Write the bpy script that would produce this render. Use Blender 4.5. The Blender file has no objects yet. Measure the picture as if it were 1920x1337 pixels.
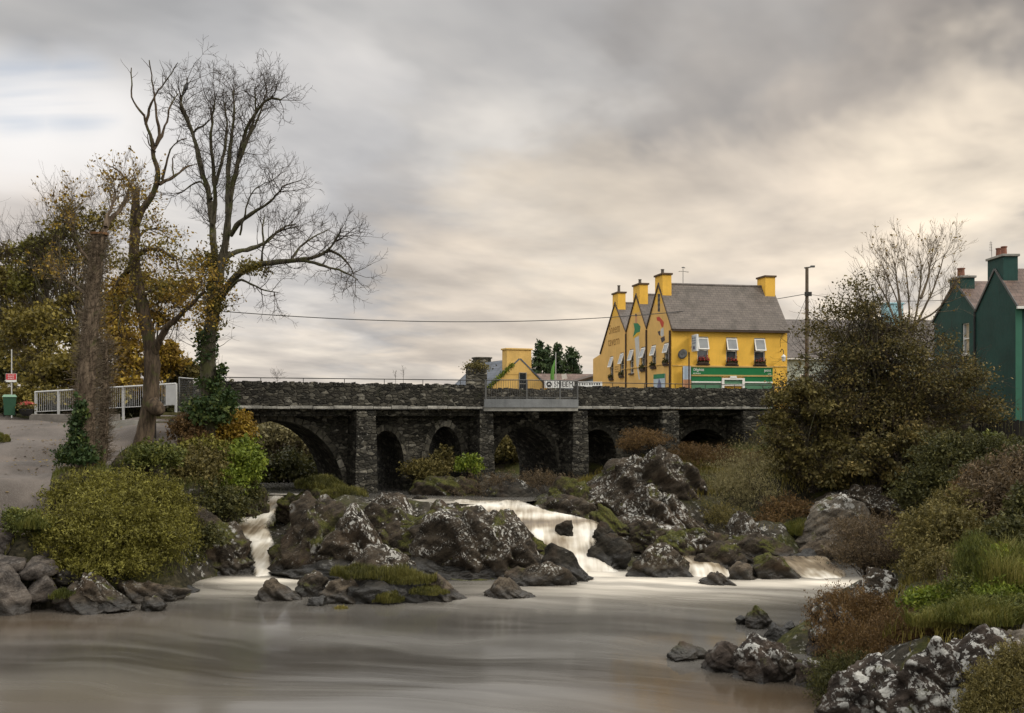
import bpy, bmesh, math, random
import numpy as np
from mathutils import Vector, Matrix

sc = bpy.context.scene
C = sc.collection
R = math.radians

# ------------------------------------------------------------------ camera
CAM_Z = 6.0          # metres above the pool
FPX = 1920.0         # focal length in photograph pixels
HOR = 770.0          # row of the horizon in the photograph
cd = bpy.data.cameras.new('camera')
cam = bpy.data.objects.new('camera', cd)
C.objects.link(cam)
cam.location = (0, 0, CAM_Z)
cam.rotation_euler = (R(90), 0, 0)
cd.sensor_width = 36.0
cd.lens = 36.0 * FPX / 1920.0
cd.shift_y = (HOR - 668.5) / 1920.0
cd.clip_start = 0.1
cd.clip_end = 8000.0
sc.camera = cam

# ------------------------------------------------------------------ node helper
class NT:
    def __init__(s, tree):
        s.t = tree
    def n(s, typ, attrs=None, out=0, **k):
        node = s.t.nodes.new('ShaderNode' + typ)
        for a, v in (attrs or {}).items():
            setattr(node, a, v)
        for key, v in k.items():
            if key[0] == 'i' and key[1:].isdigit():
                inp = node.inputs[int(key[1:])]
            else:
                inp = node.inputs[key.replace('_', ' ')]
            if isinstance(v, bpy.types.NodeSocket):
                s.t.links.new(v, inp)
            else:
                if isinstance(v, tuple) and len(v) == 3 and inp.type == 'RGBA':
                    v = v + (1.0,)
                inp.default_value = v
        return node.outputs[out]
    def math(s, op, a, b=0.0, clamp=False):
        return s.n('Math', dict(operation=op, use_clamp=clamp), i0=a, i1=b)
    def mix(s, f, a, b, mode='MIX'):
        return s.n('MixRGB', dict(blend_type=mode), Fac=f, Color1=a, Color2=b)
    def step(s, v, lo, hi, a=0.0, b=1.0):
        return s.n('MapRange', dict(interpolation_type='SMOOTHSTEP'), Value=v, From_Min=lo, From_Max=hi, To_Min=a, To_Max=b)
    def lin(s, v, lo, hi, a=0.0, b=1.0):
        return s.n('MapRange', Value=v, From_Min=lo, From_Max=hi, To_Min=a, To_Max=b)
    def noise(s, vec, scale, detail=4.0, rough=0.55, out=0, dist=0.0):
        return s.n('TexNoise', None, out, Vector=vec, Scale=scale, Detail=detail, Roughness=rough, Distortion=dist)
    def vmul(s, v, xyz):
        return s.n('VectorMath', dict(operation='MULTIPLY'), i0=v, i1=xyz)
    def ramp(s, f, stops):
        node = s.t.nodes.new('ShaderNodeValToRGB')
        s.t.links.new(f, node.inputs[0])
        e = node.color_ramp.elements
        while len(e) < len(stops):
            e.new(0.5)
        for el, (p, c) in zip(e, stops):
            el.position = p
            el.color = tuple(c) + (1.0,)
        return node.outputs[0]

# ------------------------------------------------------------------ world: clouded Nishita sky
SUN_EL, SUN_AZ = R(34), R(112)       # azimuth from +Y towards +X
w = bpy.data.worlds.new('World')
sc.world = w
w.use_nodes = True
w.node_tree.nodes.clear()
t = NT(w.node_tree)
d = t.n('TexCoord')
sep = w.node_tree.nodes.new('ShaderNodeSeparateXYZ')
w.node_tree.links.new(d, sep.inputs[0])
dx, dy, dz = sep.outputs
zc = t.math('ADD', t.math('MAXIMUM', dz, 0.0), 0.10)
px_ = t.math('DIVIDE', dx, zc)
py_ = t.math('DIVIDE', dy, zc)
pl = t.n('CombineXYZ', X=px_, Y=py_, Z=0.0)
pr = t.n('VectorRotate', dict(rotation_type='Z_AXIS'), Vector=pl, Angle=R(24))
wob = t.n('TexNoise', None, 1, Vector=pr, Scale=0.35, Detail=2.0)
pw = t.n('VectorMath', dict(operation='MULTIPLY_ADD'), i0=wob, i1=(0.9, 0.9, 0), i2=pr)
big = t.noise(t.vmul(pw, (0.62, 0.34, 1)), 1.0, 3.0, 0.5)
mid = t.noise(t.vmul(pw, (1.5, 0.85, 1)), 1.0, 4.0, 0.5)
cl = t.math('ADD', t.math('MULTIPLY', big, 0.66), t.math('MULTIPLY', mid, 0.34))
wv_ = t.n('TexNoise', None, 1, Vector=t.vmul(pw, (1.25, 0.8, 1)), Scale=1.0, Detail=5.0, Roughness=0.55)
dwarp = t.n('VectorMath', dict(operation='MULTIPLY_ADD'), i0=t.n('VectorMath', dict(operation='SUBTRACT'), i0=wv_, i1=(0.5, 0.5, 0.5)), i1=(0.50, 0.0, 0.34), i2=d)
dwarp = t.n('VectorMath', dict(operation='NORMALIZE'), i0=dwarp)
dsoft = t.n('VectorMath', dict(operation='MULTIPLY_ADD'), i0=t.n('VectorMath', dict(operation='SUBTRACT'), i0=wv_, i1=(0.5, 0.5, 0.5)), i1=(0.12, 0.0, 0.04), i2=d)
dsoft = t.n('VectorMath', dict(operation='NORMALIZE'), i0=dsoft)
def lobe(px, py, deg, inner=0.0, warped=True):
    v = Vector(((px - 960) / FPX, 1.0, (HOR - py) / FPX)).normalized()
    dp = t.n('VectorMath', dict(operation='DOT_PRODUCT'), 1, i0=dwarp if warped else dsoft, i1=tuple(v))
    return t.step(dp, math.cos(R(deg)), math.cos(R(inner)))
cloud = t.ramp(cl, [(0.36, (0.30, 0.30, 0.305)), (0.48, (0.40, 0.395, 0.39)), (0.56, (0.55, 0.525, 0.495)), (0.66, (0.74, 0.70, 0.645))])
low = t.step(dz, 0.19, 0.015)
cream = t.mix(t.step(mid, 0.35, 0.68), (0.46, 0.41, 0.36), (0.62, 0.555, 0.47))
cloud = t.mix(t.math('MULTIPLY', low, 0.72), cloud, cream)
LOBES = [  # px, py, radius, colour, weight
    (120, 40, 13, (0.285, 0.29, 0.30), 0.9),
    (620, 60, 13, (0.365, 0.365, 0.37), 0.65),
    (1100, 60, 12, (0.36, 0.35, 0.345), 0.6),
    (330, 300, 8, (0.52, 0.52, 0.525), 0.7),
    (120, 345, 7, (0.36, 0.36, 0.37), 0.6),
    (590, 268, 7, (0.60, 0.585, 0.575), 0.8),
    (640, 390, 9, (0.33, 0.335, 0.35), 0.75),
    (1040, 250, 6, (0.50, 0.485, 0.465), 0.7),
    (1290, 260, 10, (0.255, 0.24, 0.23), 0.85),
    (1500, 120, 11, (0.28, 0.265, 0.255), 0.8),
    (1880, 150, 12, (0.165, 0.152, 0.145), 0.95),
    (1590, 270, 7, (0.48, 0.43, 0.38), 0.7),
    (1830, 250, 4, (0.46, 0.42, 0.375), 0.5),
    (1880, 340, 6, (0.34, 0.305, 0.275), 0.5),
    (1710, 395, 8, (0.80, 0.70, 0.565), 0.9),
    (1560, 400, 6, (0.62, 0.54, 0.45), 0.6),
    (1330, 440, 8, (0.67, 0.585, 0.485), 0.8),
    (1110, 470, 8, (0.62, 0.545, 0.45), 0.7),
    (820, 480, 7, (0.37, 0.345, 0.325), 0.55),
    (880, 580, 7, (0.60, 0.52, 0.43), 0.65),
    (60, 420, 7, (0.56, 0.50, 0.45), 0.6),
    (440, 440, 6, (0.60, 0.575, 0.55), 0.7),
]
for (a, b, rr, col, wt) in LOBES:
    f = t.math('MULTIPLY', lobe(a, b, rr), t.lin(mid, 0.3, 0.65, wt * 0.7, wt))
    cloud = t.mix(f, cloud, col)
tex = t.noise(t.vmul(pw, (2.2, 1.35, 1)), 1.0, 4.0, 0.5)
cloud = t.mix(1.0, cloud, t.ramp(tex, [(0.32, (0.80, 0.80, 0.81)), (0.5, (1.0, 0.99, 0.98)), (0.68, (1.22, 1.19, 1.15))]), 'MULTIPLY')
for (a, b, rr, wt) in ((0, 236, 4.4, .9), (140, 236, 4.0, .85), (270, 262, 3.6, .55)):
    cloud = t.mix(t.math('MULTIPLY', lobe(a, b, rr, warped=False), wt), cloud, (0.72, 0.70, 0.685))
zen = t.step(dz, 0.40, 0.85)
cloud = t.mix(zen, cloud, (1.75, 1.72, 1.66))
back = t.step(dy, 0.1, -0.5)
cloud = t.mix(t.math('MULTIPLY', back, 0.6), cloud, (1.05, 1.03, 1.00))
cloud10 = t.n('VectorMath', dict(operation='SCALE'), i0=cloud, Scale=11.0)
sky = t.n('TexSky', dict(sky_type='NISHITA', sun_disc=False, sun_elevation=SUN_EL, sun_rotation=SUN_AZ,
                         air_density=1.0, dust_density=1.5, ozone_density=1.0))
gap = t.math('MAXIMUM', lobe(50, 172, 2.6, warped=False), lobe(140, 176, 2.6, warped=False))
gap = t.math('MULTIPLY', gap, t.step(t.noise(t.vmul(pl, (0.5, 2.4, 1)), 1.0, 4.0, 0.55), 0.36, 0.62, 0.0, 0.6))
fin = t.mix(gap, cloud10, sky)
bg = t.n('Background', Color=fin, Strength=0.1)
wo = w.node_tree.nodes.new('ShaderNodeOutputWorld')
w.node_tree.links.new(bg, wo.inputs[0])

sd = bpy.data.lights.new('sun', 'SUN')
sun = bpy.data.objects.new('sun', sd)
C.objects.link(sun)
sd.energy = 1.4
sd.angle = R(14)
sd.color = (1.0, 0.93, 0.82)
sdir = Vector((math.sin(SUN_AZ) * math.cos(SUN_EL), math.cos(SUN_AZ) * math.cos(SUN_EL), math.sin(SUN_EL)))
sun.rotation_euler = (-sdir).to_track_quat('-Z', 'Y').to_euler()
sun.location = (30, -20, 60)

sc.view_settings.view_transform = 'Standard'
sc.view_settings.look = 'None'
sc.view_settings.exposure = 0.3
sc.view_settings.gamma = 1.0
sc.cycles.max_bounces = 6
sc.cycles.diffuse_bounces = 3
sc.cycles.glossy_bounces = 3
sc.cycles.transmission_bounces = 4
sc.cycles.transparent_max_bounces = 6
sc.cycles.use_denoising = True

# ------------------------------------------------------------------ pixel -> world
def P(px, py, D):
    return np.array(((px - 960) / FPX * D, D, CAM_Z - (py - HOR) / FPX * D))
def G(px, py, z):
    return P(px, py, (CAM_Z - z) * FPX / (py - HOR))

# ------------------------------------------------------------------ numpy noise
def _h(i, j, k, seed):
    x = (i.astype(np.uint32) * np.uint32(374761393) + j.astype(np.uint32) * np.uint32(668265263)
         + k.astype(np.uint32) * np.uint32(2147483647 & 1274126177) + np.uint32(seed * 974711 % 4294967291))
    x = (x ^ (x >> np.uint32(13))) * np.uint32(1274126177)
    x = (x ^ (x >> np.uint32(16))) * np.uint32(2246822519)
    x = x ^ (x >> np.uint32(13))
    return x.astype(np.float64) / 4294967295.0
def vn(p, seed=0):
    p = np.asarray(p, float)
    b = np.floor(p).astype(np.int64)
    f = p - b
    f = f * f * f * (f * (f * 6 - 15) + 10)
    r = 0.0
    for a in (0, 1):
        for c in (0, 1):
            for e in (0, 1):
                wgt = (f[..., 0] if a else 1 - f[..., 0]) * (f[..., 1] if c else 1 - f[..., 1]) * (f[..., 2] if e else 1 - f[..., 2])
                r = r + wgt * _h(b[..., 0] + a, b[..., 1] + c, b[..., 2] + e, seed)
    return r
def fbm(p, o=4, seed=0, gain=0.5):
    p = np.asarray(p, float)
    s, a, tot = 0.0, 1.0, 0.0
    for i in range(o):
        s = s + a * vn(p * 2 ** i + 17.3 * i, seed + i)
        tot += a
        a *= gain
    return s / tot

def worley(p, seed=0):
    """distance to the cell border (F2 - F1) and a random value per cell"""
    p = np.asarray(p, float)
    b = np.floor(p).astype(np.int64)
    f1 = np.full(len(p), 9.0); f2 = np.full(len(p), 9.0); hid = np.zeros(len(p))
    for a in (-1, 0, 1):
        for c in (-1, 0, 1):
            for e in (-1, 0, 1):
                i, j, k = b[:, 0] + a, b[:, 1] + c, b[:, 2] + e
                q = np.stack([i + _h(i, j, k, seed), j + _h(i, j, k, seed + 1), k + _h(i, j, k, seed + 2)], -1)
                dd = np.sqrt(((q - p) ** 2).sum(1))
                n1 = dd < f1
                f2 = np.where(n1, f1, np.minimum(f2, dd))
                hid = np.where(n1, _h(i, j, k, seed + 3), hid)
                f1 = np.where(n1, dd, f1)
    return f2 - f1, hid

# ------------------------------------------------------------------ objects
MW = {}     # world matrices of the empties
def tag(o, label=None, cat=None, group=None, kind=None):
    if label: o['label'] = label
    if cat: o['category'] = cat
    if group: o['group'] = group
    if kind: o['kind'] = kind
    return o
def thing(name, label, cat, loc=(0, 0, 0), rz=0.0, group=None):
    o = bpy.data.objects.new(name, None)
    C.objects.link(o)
    o.empty_display_size = 0.3
    o.location = tuple(float(v) for v in loc)
    o.rotation_euler = (0, 0, rz)
    MW[o.name] = Matrix.Translation(o.location) @ Matrix.Rotation(rz, 4, 'Z')
    return tag(o, label, cat, group)
def link(name, me, parent=None):
    o = bpy.data.objects.new(name, me)
    C.objects.link(o)
    if parent is not None:
        o.parent = parent
        MW.setdefault(o.name, MW.get(parent.name, Matrix.Identity(4)))
    return o
def mk(name, V, quads=None, tris=None, mat=None, smooth=False, parent=None, tint=None, world=True, loc=None, vattr=None, uv=None):
    """one mesh object from arrays; V in world space unless world=False (then in the parent's space)"""
    V = np.asarray(V, float).reshape(-1, 3)
    if parent is not None and world:
        M = np.array(MW[parent.name].inverted())
        V = V @ M[:3, :3].T + M[:3, 3]
    if parent is None and loc is not None:
        V = V - np.asarray(loc, float)
    q = np.zeros((0, 4), int) if quads is None else np.asarray(quads, int).reshape(-1, 4)
    r = np.zeros((0, 3), int) if tris is None else np.asarray(tris, int).reshape(-1, 3)
    me = bpy.data.meshes.new(name)
    me.vertices.add(len(V))
    me.vertices.foreach_set('co', V.astype(np.float32).ravel())
    li = np.concatenate([q.ravel(), r.ravel()]).astype(np.int32)
    me.loops.add(len(li))
    me.loops.foreach_set('vertex_index', li)
    nf = len(q) + len(r)
    me.polygons.add(nf)
    ls = np.concatenate([np.arange(len(q)) * 4, len(q) * 4 + np.arange(len(r)) * 3]).astype(np.int32)
    me.polygons.foreach_set('loop_start', ls)
    me.update(calc_edges=True)
    me.polygons.foreach_set('use_smooth', np.full(nf, smooth))
    if tint is not None:
        a = me.attributes.new('tint', 'FLOAT', 'FACE')
        a.data.foreach_set('value', np.asarray(tint, np.float32))
    if vattr is not None:
        for nm, arr in vattr.items():
            a = me.attributes.new(nm, 'FLOAT', 'POINT')
            a.data.foreach_set('value', np.asarray(arr, np.float32))
    if uv is not None:
        l = me.uv_layers.new(name='UVMap')
        l.data.foreach_set('uv', np.asarray(uv, np.float32)[li].ravel())
    if mat is not None:
        me.materials.append(mat)
    o = link(name, me, parent)
    if parent is None and loc is not None:
        o.location = tuple(float(v) for v in loc)
        MW[o.name] = Matrix.Translation(o.location)
    return o

class MB:
    """small polygon builder in local space"""
    def __init__(s):
        s.v, s.f = [], []
    def add(s, vs, fs):
        b = len(s.v)
        s.v += [tuple(map(float, x)) for x in vs]
        s.f += [tuple(b + i for i in f) for f in fs]
        return s
    def box(s, x0, x1, y0, y1, z0, z1):
        if x1 < x0: x0, x1 = x1, x0
        if y1 < y0: y0, y1 = y1, y0
        if z1 < z0: z0, z1 = z1, z0
        return s.add([(x0, y0, z0), (x1, y0, z0), (x1, y1, z0), (x0, y1, z0), (x0, y0, z1), (x1, y0, z1), (x1, y1, z1), (x0, y1, z1)],
                     [(0, 3, 2, 1), (4, 5, 6, 7), (0, 1, 5, 4), (1, 2, 6, 5), (2, 3, 7, 6), (3, 0, 4, 7)])
    def hexa(s, p):
        return s.add(p, [(0, 3, 2, 1), (4, 5, 6, 7), (0, 1, 5, 4), (1, 2, 6, 5), (2, 3, 7, 6), (3, 0, 4, 7)])
    def prism(s, poly, axis, a, b):
        """poly of 2-D points; axis 'x': (y,z) points run a..b in x; 'y': (x,z) points run in y; 'z': (x,y) points run in z"""
        n = len(poly)
        def mkp(q, c):
            return {'x': (c, q[0], q[1]), 'y': (q[0], c, q[1]), 'z': (q[0], q[1], c)}[axis]
        vs = [mkp(q, a) for q in poly] + [mkp(q, b) for q in poly]
        fs = [tuple(range(n))[::-1], tuple(range(n, 2 * n))] + [(i, (i + 1) % n, n + (i + 1) % n, n + i) for i in range(n)]
        return s.add(vs, fs)
    def cyl(s, p0, p1, r0, r1=None, n=10):
        r1 = r0 if r1 is None else r1
        p0, p1 = Vector(p0), Vector(p1)
        ax = (p1 - p0).normalized()
        a = ax.cross(Vector((0, 0, 1)) if abs(ax.z) < 0.9 else Vector((1, 0, 0))).normalized()
        b = ax.cross(a)
        vs = []
        for p, r in ((p0, r0), (p1, r1)):
            for i in range(n):
                th = 2 * math.pi * i / n
                vs.append(p + a * (r * math.cos(th)) + b * (r * math.sin(th)))
        return s.add(vs, [tuple(range(n)), tuple(range(n, 2 * n))[::-1]] + [(i, n + i, n + (i + 1) % n, (i + 1) % n) for i in range(n)])
    def lathe(s, prof, cx=0, cy=0, cz=0, n=16):
        """prof: (r, z) pairs"""
        b = len(prof)
        vs = [(cx + r * math.cos(2 * math.pi * i / n), cy + r * math.sin(2 * math.pi * i / n), cz + z) for (r, z) in prof for i in range(n)]
        fs = [(k * n + i, k * n + (i + 1) % n, (k + 1) * n + (i + 1) % n, (k + 1) * n + i) for k in range(b - 1) for i in range(n)]
        fs += [tuple(range(n))[::-1], tuple(range((b - 1) * n, b * n))]
        return s.add(vs, fs)
    def build(s, name, mat, parent=None, bevel=0.0, smooth=False):
        me = bpy.data.meshes.new(name)
        me.from_pydata(s.v, [], s.f)
        bm = bmesh.new()
        bm.from_mesh(me)
        bmesh.ops.recalc_face_normals(bm, faces=bm.faces)
        if bevel > 0:
            bmesh.ops.bevel(bm, geom=[e for e in bm.edges if len(e.link_faces) == 2 and e.calc_face_angle(0) > 0.6], offset=bevel, segments=1, affect='EDGES', clamp_overlap=True)
        bm.to_mesh(me)
        bm.free()
        me.update()
        if smooth:
            me.polygons.foreach_set('use_smooth', np.full(len(me.polygons), True))
        if mat is not None:
            me.materials.append(mat)
        return link(name, me, parent)

class Tube:
    """tapered tubes collected into one mesh"""
    def __init__(s):
        s.V, s.Q, s.T, s.n = [], [], [], 0
    def add(s, pts, rad, sides=5, cap=False):
        pts = np.asarray(pts, float)
        rad = np.asarray(rad, float) * np.ones(len(pts))
        tg = np.gradient(pts, axis=0)
        tg /= np.linalg.norm(tg, axis=1, keepdims=True) + 1e-9
        m = tg.mean(0)
        ref = np.eye(3)[np.argmin(np.abs(m))]
        a = np.cross(tg, ref)
        a /= np.linalg.norm(a, axis=1, keepdims=True) + 1e-9
        b = np.cross(tg, a)
        th = np.arange(sides) * 2 * math.pi / sides
        ring = pts[:, None, :] + rad[:, None, None] * (np.cos(th)[None, :, None] * a[:, None, :] + np.sin(th)[None, :, None] * b[:, None, :])
        k = len(pts)
        i = np.arange(k - 1)[:, None] * sides
        j = np.arange(sides)[None, :]
        j2 = (j + 1) % sides
        q = np.stack([i + j, i + j2, i + sides + j2, i + sides + j], -1).reshape(-1, 4) + s.n
        s.V.append(ring.reshape(-1, 3))
        s.Q.append(q)
        s.n += k * sides
        if cap:
            s.V.append(pts[-1:] + tg[-1:] * 0.02)
            base = s.n - sides
            jj = np.arange(sides)
            s.T.append(np.stack([base + jj, base + (jj + 1) % sides, np.full(sides, s.n)], -1))
            s.n += 1
        return s
    def build(s, name, mat, parent=None, loc=None, world=True, rough=0.0):
        V = np.concatenate(s.V)
        if rough > 0:
            V = V + rough * (np.stack([fbm(V * 3.1, 3, 5), fbm(V * 3.1, 3, 15), fbm(V * 3.1, 3, 25)], -1) - 0.5)
        return mk(name, V, np.concatenate(s.Q), np.concatenate(s.T) if s.T else None, mat, True, parent, world=world, loc=loc)

def wire(name, pts, r, mat, parent=None, sides=6, loc=None):
    tb = Tube()
    tb.add(np.asarray(pts, float), r, sides, True)
    return tb.build(name, mat, parent, loc)

def text(name, body, mat, parent, loc, rot, size, align='CENTER', ext=0.004, sx=1.0):
    cu = bpy.data.curves.new(name, 'FONT')
    cu.body = body
    cu.size = size
    cu.align_x = align
    cu.align_y = 'CENTER'
    cu.extrude = ext
    cu.resolution_u = 3
    tmp = bpy.data.objects.new('lettering_curve', cu)
    me = bpy.data.meshes.new_from_object(tmp)
    bpy.data.objects.remove(tmp)
    me.materials.clear()
    me.materials.append(mat)
    o = link(name, me, parent)
    o.location = loc
    o.rotation_euler = rot
    o.scale = (sx, 1, 1)
    return o
# ------------------------------------------------------------------ materials
def newmat(name):
    m = bpy.data.materials.new(name)
    m.use_nodes = True
    m.node_tree.nodes.clear()
    return m, NT(m.node_tree)
def finish(m, shader):
    o = m.node_tree.nodes.new('ShaderNodeOutputMaterial')
    m.node_tree.links.new(shader, o.inputs[0])
    return m
def bump(t, h, s=0.4, dist=0.05):
    return t.n('Bump', Strength=s, Distance=dist, Height=h)
def plain(name, col, rough=0.7, var=0.25, scale=3.0, bs=0.15, metal=0.0, spec=0.3, streak=0.0):
    """a painted or bare surface with weathering"""
    m, t = newmat(name)
    co = t.n('TexCoord', None, 3)
    n1 = t.noise(co, scale, 5.0, 0.6)
    n2 = t.noise(co, scale * 9, 3.0, 0.6)
    f = t.math('ADD', t.math('MULTIPLY', n1, 0.7), t.math('MULTIPLY', n2, 0.3))
    lo = tuple(c * (1 - var) for c in col)
    hi = tuple(min(1.0, c * (1 + var * 0.6)) for c in col)
    c = t.mix(t.step(f, 0.3, 0.7), lo, hi)
    if streak > 0:
        sv = t.noise(t.vmul(co, (5.0, 5.0, 0.35)), 1.0, 4.0, 0.6)
        c = t.mix(t.math('MULTIPLY', t.step(sv, 0.52, 0.75), streak), c, tuple(x * 0.45 for x in col))
    s = t.n('BsdfPrincipled', Base_Color=c, Roughness=t.lin(n2, 0.3, 0.7, rough * 0.85, min(1, rough * 1.1)), Metallic=metal,
            Specular_IOR_Level=spec, Normal=bump(t, n2, bs, 0.02))
    return finish(m, s)

def leafmat(name, c0, c1, c2, trans=0.25, rough=0.6):
    m, t = newmat(name)
    a = t.n('Attribute', dict(attribute_name='tint'), 2)
    col = t.ramp(a, [(0.0, c0), (0.5, c1), (1.0, c2)])
    d_ = t.n('BsdfPrincipled', Base_Color=col, Roughness=rough, Specular_IOR_Level=0.25)
    tr = t.n('BsdfTranslucent', Color=col)
    return finish(m, t.n('MixShader', Fac=trans, i1=d_, i2=tr))

def rockmat(name, lichen=0.5, moss=0.3, tint=(1.0, 1.0, 1.0), lcol=(0.40, 0.39, 0.36), wet=0.35, dark=1.0, lsc=1.0, vs=0.55, thr=0.565, brown=0.5):
    m, t = newmat(name)
    geo = m.node_tree.nodes.new('ShaderNodeNewGeometry')
    pos, nor = geo.outputs['Position'], geo.outputs['Normal']
    sx = m.node_tree.nodes.new('ShaderNodeSeparateXYZ')
    m.node_tree.links.new(nor, sx.inputs[0])
    nz = sx.outputs[2]
    sp = m.node_tree.nodes.new('ShaderNodeSeparateXYZ')
    m.node_tree.links.new(pos, sp.inputs[0])
    z = sp.outputs[2]
    tilt = t.n('VectorRotate', dict(rotation_type='EULER_XYZ'), Vector=pos, Rotation=(0.3, 0.5, 0.2))
    strata = t.noise(t.vmul(tilt, (1.0, 1.0, 3.4)), 1.5, 5.0, 0.62)
    n_mid = t.noise(pos, 2.6, 6.0, 0.65)
    n_fine = t.noise(pos, 15.0, 4.0, 0.65)
    c = t.mix(t.step(strata, 0.35, 0.68), tuple(0.013 * dark * x * k for x, k in zip(tint, (1.25, 1.0, .74))), tuple(0.046 * dark * x * k for x, k in zip(tint, (1.28, 1.0, .70))))
    c = t.mix(t.math('MULTIPLY', t.step(n_fine, 0.45, 0.75), 0.4), c, tuple(0.085 * dark * x * k for x, k in zip(tint, (1.2, 1.0, .76))))
    c = t.mix(t.math('MULTIPLY', t.step(t.noise(pos, 0.9, 4.0), 0.5, 0.72), brown), c, (0.07 * dark, 0.046 * dark, 0.028 * dark))
    # crusts of pale lichen
    region = t.step(t.noise(pos, 0.55 * lsc, 3.0, 0.5), 0.64 - 0.24 * lichen, 0.74 - 0.24 * lichen)
    v1 = t.n('TexVoronoi', dict(feature='SMOOTH_F1'), 0, Vector=t.n('VectorMath', dict(operation='MULTIPLY_ADD'), i0=t.noise(pos, 4.0, 3.0, 0.5, 1), i1=(0.35, 0.35, 0.35), i2=pos), Scale=3.4 * lsc, Smoothness=0.3)
    blot = t.step(t.math('ADD', v1, t.math('MULTIPLY', t.math('SUBTRACT', n_fine, 0.5), 0.55)), 0.36, 0.25)
    blot2 = t.step(t.math('ADD', t.noise(t.vmul(tilt, (1, 1, vs)), 4.6 * lsc, 5.0, 0.68), t.math('MULTIPLY', t.math('SUBTRACT', n_fine, 0.5), 0.35)), thr, thr + 0.05)
    lm = t.math('MAXIMUM', t.math('MULTIPLY', blot, region), t.math('MULTIPLY', blot2, t.math('MULTIPLY', region, 0.9)))
    spk = t.math('MULTIPLY', t.step(t.noise(pos, 9.5 * lsc, 3.0, 0.6), 0.585, 0.635), t.step(t.noise(pos, 1.3, 3.0, 0.6), 0.60 - 0.16 * lichen, 0.70 - 0.16 * lichen))
    lm = t.math('MAXIMUM', lm, t.math('MULTIPLY', spk, 0.85))
    lm = t.math('MULTIPLY', lm, t.step(nz, -0.35, 0.25))
    lm = t.math('MULTIPLY', lm, t.step(z, 0.25, 0.7))
    if lichen > 0:
        c = t.mix(t.math('MULTIPLY', lm, 0.85), c, t.mix(n_mid, tuple(x * 0.8 for x in lcol), tuple(min(1, x * 1.35) for x in lcol)))
    # moss on the ledges
    if moss > 0:
        mm = t.math('MULTIPLY', t.step(t.noise(pos, 1.1, 5.0, 0.65), 0.66 - 0.34 * moss, 0.74 - 0.28 * moss), t.step(nz, -0.1, 0.55))
        mm = t.math('MULTIPLY', mm, t.step(z, 0.05, 0.5))
        c = t.mix(t.math('MULTIPLY', mm, 0.9), c, t.mix(t.step(n_fine, 0.3, 0.7), (0.022, 0.027, 0.007), (0.085, 0.082, 0.018)))
    wetm = t.step(t.math('ADD', z, t.math('MULTIPLY', n_mid, -0.25)), wet, wet - 0.3)
    c = t.mix(t.math('MULTIPLY', wetm, 0.7), c, (0.014, 0.013, 0.011))
    hgt = t.math('ADD', t.math('MULTIPLY', strata, 0.9), t.math('ADD', t.math('MULTIPLY', n_mid, 0.6), t.math('MULTIPLY', n_fine, 0.25)))
    s = t.n('BsdfPrincipled', Base_Color=c, Roughness=t.lin(wetm, 0, 1, 0.85, 0.3), Specular_IOR_Level=t.lin(wetm, 0, 1, 0.12, 0.35), Normal=bump(t, hgt, 0.9, 0.12))
    return finish(m, s)

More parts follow.
